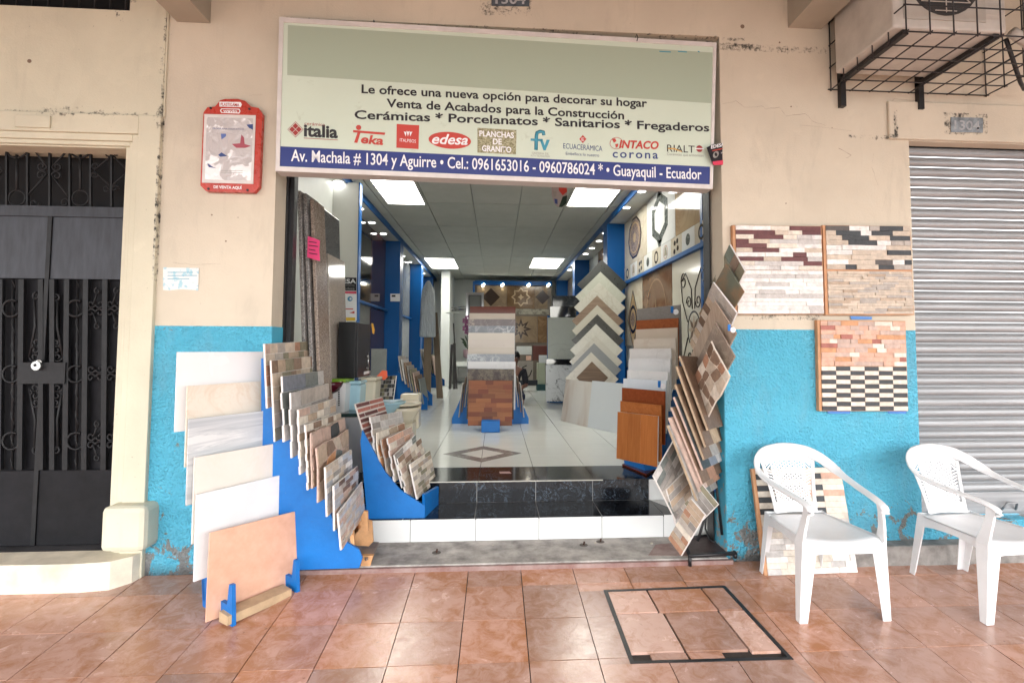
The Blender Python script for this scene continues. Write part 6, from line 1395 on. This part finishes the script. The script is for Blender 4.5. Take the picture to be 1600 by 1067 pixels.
# dark planks leaning by the white column
for k, (xa, xb, yt, w) in enumerate(((704, 701, 538, 4), (708, 708, 536, 4), (707.5, 713, 505, 2))):
    a = at(xb, 596, 12.4); a.z = FZ + .002; b = at(xa, yt, 12.6); u = Vector((w * 12.4 / 812, 0, 0))
    put('wood_plank', MB().hexa([a, a + u, a + u + Vector((0, .03, 0)), a + Vector((0, .03, 0))], [b, b + u, b + u + Vector((0, .03, 0)), b + Vector((0, .03, 0))]), plain('plank_dark', (.025, .022, .02), .5), 'dark plank leaning beside the white column, ' + ('left one', 'middle one', 'thin tallest one')[k], 'plank', 'planks beside the white column')
# orchid behind the centre stand
o_ = empty('orchid_plant', at(728, 560, 8.3), 'purple orchid with dark leaves beside the centre stand top', 'plant')
LF = plain('leaf_dark', (.015, .035, .012), .4); PU = plain('petal_purple', (.12, .02, .08), .5)
for x, y, x2, y2 in ((730, 538, 719, 528), (731, 541, 721, 534), (731, 536, 726, 524), (731, 545, 724, 538)):
    a, b = at(x, y, 8.3), at(x2, y2, 8.25); n_ = Vector((0, 0, .02)); mid = (a + b) / 2 + n_
    MB().poly([a, mid - n_ * 1.6, b, mid + n_]).build('leaf', LF, o_)
MB().tube([at(731, 545, 8.3), at(730, 515, 8.3), at(727, 500, 8.25)], .006, 5).build('stem', LF, o_)
for x, y in ((727, 501), (730, 507), (727, 513), (730, 518), (731, 497)):
    c = at(x, y, 8.22)
    for k in range(5): a_ = k * 1.257; MB().disc(c + Vector((.03 * math.cos(a_), 0, .03 * math.sin(a_))), .022, (0, -1, .2), .003, 8).build('petal', PU, o_)
MB().lathe(at(732, 560, 8.3), [(.05, 0), (.08, .03), (.09, .14), (.085, .14), (.07, .12)], 14).build('pot', plain('pot_pink', (.3, .2, .22), .4), o_)
# ================================================================ person seated behind the centre stand
pe = empty('person', at_z(805, 610, FZ), 'person with short black hair in a dark top sitting behind the centre stand', 'person')
pc = at(803, 560, 9.4); 
def skin(nm, verts, edges, radii, mt, par, lv=2):
    me = bpy.data.meshes.new(nm); me.from_pydata([tuple(v) for v in verts], edges, []); me.materials.append(mt); o = bpy.data.objects.new(nm, me); link(o, par)
    md = o.modifiers.new('skin', 'SKIN'); sv = me.skin_vertices[0].data
    for k, r in enumerate(radii): sv[k].radius = (r if isinstance(r, tuple) else (r, r)); sv[k].use_root = k == 0
    s2 = o.modifiers.new('subdivision', 'SUBSURF'); s2.levels = lv; s2.render_levels = lv; md.use_smooth_shade = True; return o
SK = pm('skin_brown', (.22, .1, .065), .5, .06, 10); CL = pm('cloth_dark', (.012, .012, .018), .8, .2, 20)
hx_, hy_, hz_ = pc.x, pc.y, pc.z
V = lambda x, y, z: Vector((hx_ + x, hy_ + y, hz_ + z))
bv = [V(-.02, .05, -.62), V(-.01, .05, -.4), V(0, .04, -.2), V(0, .02, -.13), V(.01, 0, -.06), V(.015, -.01, 0), V(.015, -.01, .06),
      V(-.19, .04, -.23), V(-.24, -.04, -.48), V(-.16, -.27, -.5), V(.18, .02, -.23), V(.22, -.06, -.48), V(.12, -.28, -.5),
      V(-.1, -.05, -.65), V(-.12, -.42, -.64), V(-.12, -.44, -1.08), V(-.12, -.56, -1.1), V(.1, -.05, -.65), V(.12, -.42, -.64), V(.12, -.44, -1.08), V(.12, -.56, -1.1)]
for q in bv: q.z = max(q.z, FZ + .05)
be = [(0, 1), (1, 2), (2, 3), (3, 4), (4, 5), (5, 6), (2, 7), (7, 8), (8, 9), (2, 10), (10, 11), (11, 12), (0, 13), (13, 14), (14, 15), (15, 16), (0, 17), (17, 18), (18, 19), (19, 20)]
skin('body', bv, be, [(.15, .11), (.14, .1), (.15, .09), .055, .07, (.078, .095), (.065, .08), .055, .042, .03, .055, .042, .03, .085, .065, .045, .04, .085, .065, .045, .04], SK, pe)
tv = bv[:3] + [V(0, .03, -.14)] + [bv[7], bv[8], bv[10], bv[11]]
skin('shirt', tv, [(0, 1), (1, 2), (2, 3), (2, 4), (4, 5), (2, 6), (6, 7)], [(.165, .125), (.155, .115), (.165, .105), .06, .068, .055, .068, .055], CL, pe)
tr = [bv[0], bv[13], bv[14], bv[15], bv[17], bv[18], bv[19]]
skin('trousers', tr, [(0, 1), (1, 2), (2, 3), (0, 4), (4, 5), (5, 6)], [(.16, .12), .095, .075, .055, .095, .075, .055], plain('cloth_navy', (.015, .02, .045), .8), pe)
for s in (-1, 1):
    hb = bv[9] if s < 0 else bv[12]
    skin('hand', [hb, hb + Vector((-s * .02, -.07, -.01))] + [hb + Vector((-s * (.045 - .02 * k), -.11 - .01 * (k == 1), -.015)) for k in range(4)] + [hb + Vector((-s * (.05 - .02 * k), -.14 - .01 * (k == 1), -.035)) for k in range(4)] + [hb + Vector((s * .03, -.06, -.01))], [(0, 1)] + [(1, 2 + k) for k in range(4)] + [(2 + k, 6 + k) for k in range(4)] + [(0, 10)], [.028, .03] + [.009] * 8 + [.01], SK, pe, 1)
    MB().disc(V(.015 + s * .032, -.105, .018), (.012, .006), (0, -1, 0), .004, 8).build('eye', plain('eye_white', (.5, .5, .5), .3), pe); MB().lathe(V(.015 + s * .092, 0, -.03), [(.005, 0), (.012, .02), (.014, .04), (.006, .06)], 8).build('ear', SK, pe)
MB().prism([V(.005, -.1, .0), V(.025, -.1, .0), V(.027, -.105, -.025), V(.003, -.105, -.025)], (0, -.02, 0)).build('nose', SK, pe, bevel=.004); MB().disc(V(.015, -.1, -.05), (.025, .006), (0, -1, 0), .004, 8).build('mouth', plain('lips', (.2, .06, .05), .5), pe)
hr = MB(); c = V(.015, .012, .055)
for j in range(8):
    for k in range(14):
        a0, a1 = 2 * math.pi * k / 14, 2 * math.pi * (k + 1) / 14; t0, t1 = math.pi * .5 * j / 8 * 1.2, math.pi * .5 * (j + 1) / 8 * 1.2
        P = lambda t, a: c + Vector((.1 * math.sin(t) * math.cos(a), .115 * math.sin(t) * math.sin(a) + (.01 if math.sin(a) > 0 else .0), .095 * math.cos(t) + (-.035 * math.sin(t) if math.sin(a) > -.3 else 0)))
        hr.poly([P(t0, a0), P(t1, a0), P(t1, a1), P(t0, a1)], 0, True)
hr.build('hair', plain('hair_black', (.006, .005, .005), .5), pe)
stl = empty('stool', Vector((hx_, hy_ + .05, FZ)), 'plain dark stool under the seated person behind the centre stand', 'stool'); MB().box(hx_ - .18, hx_ + .18, hy_ - .1, hy_ + .25, FZ + .0, hz_ - .79).build('seat', CL, stl)
# ================================================================ left side racks and wrapped item
def edge_rack(px0, y0, n, Y0, dX, dZ, dY, X0, lb, grp, poly):
    e = empty('display_rack', at_z(poly[2][0], poly[2][1], FZ), lb, 'display rack'); MB().prism([at(x, y, Y0) for x, y in poly], (0, .03, 0)).build('side_panel', BLUED, e); MB().prism([at(x, y, Y0) + Vector((0, .6, 0)) for x, y in poly], (0, .03, 0)).build('side_panel', BLUED, e)
    for k in range(n):
        a = at(px0 + k * dX, y0 + k * dZ, Y0 - .05); h = .38
        t = Vector((-.07, 0, h)); q = [a, a + Vector((.018, 0, 0)), a + Vector((.018, .6, 0)), a + Vector((0, .6, 0))]
        tag(MB().hexa(q, [p + t for p in q]).build('tile_sample', TONE[('wgrey', 'lgrey', 'brown', 'grey', 'olive', 'rose', 'dwood', 'slate')[k % 8]]), '%s board counted from the left in the %s' % (LW[k].capitalize().lower(), grp), 'tile sample', 'boards in the ' + grp)
edge_rack(628, 595, 8, 8.2, 4.6, 5.2, 0, 0, 'blue stepped rack of thin edge-on boards by the first left pillar', 'blue stepped rack by the first left pillar', [(621, 580), (668, 622), (668, 640), (640, 640), (621, 636)])
edge_rack(661, 575, 6, 10.6, 3.6, 2.2, 0, 0, 'dark stepped rack of boards beyond the wrapped item on the left', 'stepped rack beyond the wrapped item', [(655, 575), (690, 596), (690, 606), (668, 606), (655, 604)])
wi = empty('wrapped_item', at(668, 530, 9.8), 'tall display item wrapped in clear plastic on a wooden pole by the left wall', 'wrapped item')
PL = NT('clear_plastic'); p = PL.pos(); PLM = PL.set((.42, .46, .48), .12, spec=.8); PL.bump(PL.noise(PL.map(p, (1, 1, .25)), 18, 4, .6, .8), .05, .9)
c = at(668, 527, 9.8); MB().lathe(c, [(.13, 0), (.15, .02), (.145, .3), (.13, .7), (.11, .9), (.05, 1.02), (.02, 1.06)], 20, sy=.5).build('wrapping', PLM, wi)
MB().box(c.x - .07, c.x + .07, 9.82, 9.86, FZ, c.z + .7).build('board', wood('pole_wood', (.2, .15, .1), (.13, .1, .07), 'z'), wi)
for k, (x, w) in enumerate(((683, .1), (688, .06))):
    a = at(x, 575, 10.2); put('wood_plank', MB().hexa([(a.x, 10.2, FZ), (a.x + w, 10.2, FZ), (a.x + w, 10.24, FZ), (a.x, 10.24, FZ)], [(a.x - .12, 10.3, 2.0 - .3 * k), (a.x - .12 + w, 10.3, 2.0 - .3 * k), (a.x - .12 + w, 10.34, 2 - .3 * k), (a.x - .12, 10.34, 2 - .3 * k)]), wood('pole_wood', (.2, .15, .1), (.13, .1, .07), 'z'), 'brown plank leaning right of the wrapped item, ' + ('wider one', 'narrower one')[k], 'plank', 'planks right of the wrapped item')
sw = Plane(at(617, 470, 9.28), Vector((1, 0, 0)), Vector((0, 0, 1))); e = empty('wall_sticker', at(617, 470, 9.28), 'small white notice on the first blue pillar on the left', 'notice'); ppoly(sw, [(610, 459), (625, 459), (625, 471), (610, 471)], plain('tag_white', (.8, .8, .82), .4), 'sheet', e, .002); ppoly(sw, [(612, 461), (618, 461), (618, 464), (612, 464)], INK, 'print', e, .004)
# ================================================================ first left bay: leaning granite slabs, poster, sanitary ware
GS = 'tall granite slabs leaning in the first left bay'
GRS = [speck('granite_grey', (.1, .1, .1), (.22, .21, .2), (.4, .38, .36), 260, .2), speck('granite_brown', (.14, .11, .09), (.26, .21, .17), (.4, .33, .27), 240, .15), speck('granite_dark', (.05, .055, .06), (.12, .12, .13), (.22, .22, .22), 260, .08), speck('granite_beige', (.28, .24, .2), (.4, .35, .3), (.52, .46, .4), 300, .08)]
def gslab(tx_, ty, bx_, Y, L_, mt, lb, th=.024):
    T0 = at(tx_, ty, Y); B0 = at(bx_, 590, Y); B0 = T0 + (B0 - T0) * ((T0.z - FZ) / (T0.z - B0.z)); B0.z = FZ + .002; u = Vector((.01, L_, 0)); n_ = Vector((th, 0, 0))
    m = MB(); m.hexa([B0, B0 + n_, B0 + n_ + u, B0 + u], [T0, T0 + n_, T0 + n_ + u, T0 + u]); return tag(m.build('granite_slab', mt, bevel=.003), lb, 'granite slab', GS)
gslab(464, 298, 473, 3.60, .2, GRS[0], 'grey granite slab nearest the doorway edge, first of the leaning slabs')
gslab(473, 302, 484, 3.62, .22, GRS[0], 'speckled grey granite slab with pale sparkling edge, second of the leaning slabs')
gslab(484, 311, 495, 3.64, .2, GRS[1], 'brownish granite slab, third of the leaning slabs')
gslab(491, 318, 501, 3.78, .16, GRS[0], 'thin grey slab between the brownish and the dark polished ones', .012)
gslab(498, 322, 503, 4.4, .49, GRS[2], 'dark polished granite slab with a broad face, fourth from the doorway', .014)
gslab(510, 396, 515, 4.28, .42, GRS[3], 'beige polished granite slab with rounded corner, shortest of the leaning slabs', .014)
pn = empty('pink_note', at(489, 388, 3.58), 'bright pink handwritten paper note taped on a leaning granite slab', 'note')
pk_ = Plane(at(480, 404, 3.585), at(499, 408, 3.57) - at(480, 404, 3.585), Vector((0, .05, 1))); MB().prism([pk_.px(x, y) for x, y in [(481, 369), (490, 372), (500, 376), (499, 390), (500, 408), (489, 405), (480, 402)]], pk_.n * .001).build('sheet', plain('paper_pink', (.75, .06, .2), .6), pn)
for k, w in enumerate((12, 14, 10, 13)): ppoly(pk_, [(483, 377 + k * 6), (483 + w, 379 + k * 6), (483 + w, 380.2 + k * 6), (483, 378.2 + k * 6)], INK, 'handwriting', pn, .0015)
ps = empty('brand_poster', at(546, 500, 5.99), 'tall black and white supplier poster on the white partition of the left bay', 'poster')
pq = Plane(at(536, 500, 5.985), Vector((1, 0, 0)), Vector((0, 0, 1))); Wt = plain('poster_white', (.75, .76, .78), .35)
ppoly(pq, [(514, 433), (557.5, 434), (557.5, 501), (516, 503)], Wt, 'sheet', ps); ppoly(pq, [(514, 433), (557, 434), (557, 454.5), (514, 454)], CB, 'black_band', ps, .0022); ptext(pq, 'EDESA', 519, 442.5, 556.5, 443, 6.5, WHT, ps, e=.004, offset=.02); ptext(pq, '1800 edesa', 524, 452.5, 554, 453, 4, GREYI, ps, e=.004)
ptext(pq, 'sanitarios', 538, 446.5, 554, 446.8, 2, GREYI, ps, e=.004); ppoly(pq, [(515, 455), (557, 455.5), (557, 459), (515, 458.5)], PK, 'pink_band', ps, .0022); MB().disc(pq.px(547, 467, .003), .028, pq.n, .001, 16).build('logo', plain('logo_blue', (.05, .25, .45), .4), ps); MB().disc(pq.px(548, 467, .0042), .013, pq.n, .001, 12).build('logo', Wt, ps)
ppoly(pq, [(540, 482), (552, 482), (552, 483.5), (540, 483.5)], REDI, 'logo', ps, .003); ppoly(pq, [(546, 489), (554, 486), (554, 490)], REDI, 'logo', ps, .003); ppoly(pq, [(540, 496), (555, 496), (555, 501), (540, 501)], plain('logo_yellow', (.7, .45, .03), .4), 'logo', ps, .003)
# black wall cabinet
cbx = at(554, 591, 4.4); cz0, cz1 = cbx.z, at(554, 503, 4.4).z; cxL = at(528, 560, 4.4).x
cb = empty('wall_cabinet', Vector((cbx.x - .07, 4.6, cz0)), 'black bathroom cabinet with a steel bar handle standing on the toilet tanks', 'cabinet')
KB = pm('cabinet_black', (.007, .007, .008), .35, .2, 20)
MB().box(cxL, cbx.x, 4.4, 4.83, cz0, cz1).build('body', KB, cb, bevel=.003); MB().box(cbx.x + .002, cbx.x + .02, 4.404, 4.826, cz0 + .004, cz1 - .004).build('door', KB, cb, bevel=.002)
hz0, hz1 = at(570, 575, 4.6).z, at(570, 557, 4.6).z; hY = 4.66; MB().tube([(cbx.x + .045, hY, hz0 - .02), (cbx.x + .045, hY, hz1 + .03)], .005, 8).build('handle', CH, cb)
for z in (hz0, hz1): MB().tube([(cbx.x + .02, hY, z), (cbx.x + .045, hY, z)], .004, 6).build('handle_post', CH, cb)
MB().box(cbx.x + .02, cbx.x + .022, 4.62, 4.8, cz0 + .02, cz0 + .045).build('label', Wt, cb)
# shelf of toilet tanks
def tank(x0, x1, yt, yb, Y, d, mt, lb, lidm=None):
    a = at(x0, yb, Y); b = at(x1, yt, Y); e = empty('toilet_tank', Vector(((a.x + b.x) / 2, Y, a.z)), lb, 'toilet tank', 'toilet tanks under the black cabinet'); w = b.x - a.x
    MB().hexa([(a.x + w * .1, Y + .01, a.z), (b.x - w * .1, Y + .01, a.z), (b.x - w * .1, Y + d, a.z), (a.x + w * .1, Y + d, a.z)], [(a.x, Y, b.z - .03), (b.x, Y, b.z - .03), (b.x, Y + d, b.z - .03), (a.x, Y + d, b.z - .03)]).build('tank', mt, e, bevel=.018)
    MB().box(a.x - .006, b.x + .006, Y - .008, Y + d + .01, b.z - .028, b.z).build('lid', lidm or mt, e, bevel=.008); return e
PW = pm('porcelain_white', (.68, .68, .68), .12, .03, 3); PBL = pm('porcelain_blue', (.33, .52, .6), .12, .04, 3); PC = pm('porcelain_cream', (.55, .5, .38), .15, .04, 3)
tk = tank(514, 540, 592, 652, 4.3, .22, PW, 'white toilet tank box with a green top under the black cabinet', plain('lid_green', (.2, .38, .03), .4)); tank(540, 563, 595, 646, 4.45, .24, PBL, 'light blue toilet tank under the black cabinet'); tank(564, 587, 590, 640, 4.65, .24, PC, 'cream toilet tank right of the light blue one')
for k in range(8): q = at(529, 609 + k * 3.4, 4.29); MB().box(q.x - .006, q.x + .006, 4.296, 4.302, q.z - .006, q.z + .004).build('print', INK, tk)
def deck(x0, x1, y0, y1, Y, d, nm, lb, cat, mt): a = at(x0, y1, Y); b = at(x1, y0, Y); return put(nm, MB().box(a.x, b.x, Y, Y + d, max(a.z, FZ + .002), b.z), mt, lb, cat, bevel=.006)
deck(524, 568, 652, 800, 4.2, .75, 'crate', 'pale grey crate under the toilet tanks beside the low blue box rack', 'crate', pm('crate_pale', (.5, .52, .56), .4, .08, 3))
deck(526, 563, 646, 652, 4.22, .7, 'glass_sheet', 'dark glass sheet with papers on top of the pale crate', 'glass sheet', plain('glass_dark', (.03, .06, .06), .08))
b0 = at(508, 605, 4.2); m = MB().lathe(b0 + Vector((0, .1, -.06)), [(.03, 0), (.07, .02), (.1, .06), (.115, .1), (.11, .1), (.09, .06)], 18); put('wash_bowl', m, plain('bowl_burgundy', (.07, .005, .012), .1), 'burgundy glossy wash bowl left of the white tank', 'bowl')
b0 = at(601, 645, 4.75); bs = empty('wash_basin', b0, 'light blue wash basin with papers lying in it, behind the low blue box rack', 'basin')
MB().lathe(b0 + Vector((-.02, 0, -.02)), [(.08, 0), (.14, .06), (.2, .11), (.21, .12), (.19, .12), (.13, .07)], 24, sy=.75).build('bowl', PBL, bs); MB().lathe(b0 + Vector((-.02, 0, -.0 - (b0.z - FZ))), [(.09, 0), (.07, .2), (.06, b0.z - FZ - .02)], 16).build('pedestal', PW, bs)
m = MB(); c = b0 + Vector((-.02, -.02, .105)); m.prism([c + Vector(v) for v in ((-.16, -.05, 0), (.12, -.09, 0), (.17, .06, .01), (-.1, .1, .0))], (0, 0, .003)); put('brochure', m, pm('paper_bluegrey', (.4, .52, .6), .4, .3, 20), 'blue grey brochure lying across the wash basin', 'brochure')
b0 = at(636, 652, 4.9); tb = empty('toilet_bowl', b0, 'cream toilet bowl with raised seat right of the wash basin', 'toilet'); MB().lathe(b0 + Vector((-.02, 0, -.05)), [(.07, 0), (.09, .05), (.13, .11), (.15, .15), (.12, .15), (.08, .09)], 20, sy=1.3).build('bowl', PC, tb); MB().lathe(b0 + Vector((-.02, 0, .12)), [(.15, 0), (.155, .015), (.13, .02), (.02, .022)], 20, sy=1.3).build('seat', PC, tb); MB().box(b0.x - .12, b0.x + .06, b0.y - .06, b0.y + .2, FZ, b0.z - .045).build('foot', PC, tb, bevel=.02)
MB().box(b0.x - .1, b0.x + .08, b0.y + .18, b0.y + .36, FZ + .2, b0.z + .2).build('tank', PC, tb, bevel=.02)
a = at(588, 640, 5.2); board(at(588, 645, 5.2), at(612, 645, 5.1), at(590, 588, 5.3), 'black and white pebble mosaic sheet leaning right of the cream tank', 'brick', pal=T_('char', 'dark', 'lgrey', 'olive'), rows=9, L=.035, group=None)
m = MB(); c = at(597, 586, 5.0); m.prism([c + Vector(v) for v in ((-.06, 0, -.02), (.02, 0, -.045), (.05, 0, -.02), (.045, 0, .04), (0, 0, .045), (-.02, 0, .02))], (0, -.003, 0)); put('price_tag', m, plain('paper_orange', (.8, .12, .04), .5), 'crumpled orange red paper tag behind the tanks', 'tag')
m = MB(); c = at(582, 512, 4.9); m.prism([c + Vector(v) for v in ((-.01, 0, .04), (.005, 0, .04), (.02, 0, -.02), (.015, 0, -.06), (0, 0, -.05))], (0, -.003, 0)); put('price_tag', m, plain('paper_yellow', (.75, .4, .03), .5), 'small yellow tag hanging at the right corner of the black cabinet', 'tag')
standbox(578, 545, 604, 640, 7.2, .03, 'tile_sample', 'grey stone slab standing against the dark wall of the first blue-framed bay', 'tile sample', GG)
# hanging round sign under the shop sign
hs_ = empty('hanging_sign', at(875, 325, 3.9), 'round printed cardboard sign hanging from the ceiling just behind the shop sign', 'hanging sign')
hp = Plane(at(875, 325, 3.9), Vector((1, 0, 0)), Vector((0, 0, 1))); c = hp.px(874, 298)
MB().disc(c, (.132, .06), (0, -1, 0), .004, 28).build('disc', plain('card_grey', (.35, .33, .32), .5), hs_) if False else MB().prism([c + Vector((.06 * math.cos(k * math.pi / 14), 0, .13 * math.sin(k * math.pi / 14))) for k in range(28)], (0, -.004, 0)).build('disc', plain('card_grey', (.35, .33, .32), .5), hs_)
for pts, mt in (([(873, 285), (884, 288), (886, 300), (879, 306), (873, 298)], REDI), ([(879, 308), (886, 306), (885, 318), (878, 324), (873, 324)], plain('card_dark_green', (.01, .03, .02), .4)), ([(863, 299), (870, 300), (869, 308), (865, 308)], GREYI), ([(866, 311), (871, 312), (871, 320), (867, 318)], NAVY)): ppoly(hp, pts, mt, 'print', hs_, .006)
MB().tube([c + Vector((0, 0, .12)), Vector((c.x, c.y, CZ))], .0015, 4).build('string', BLKM, hs_)
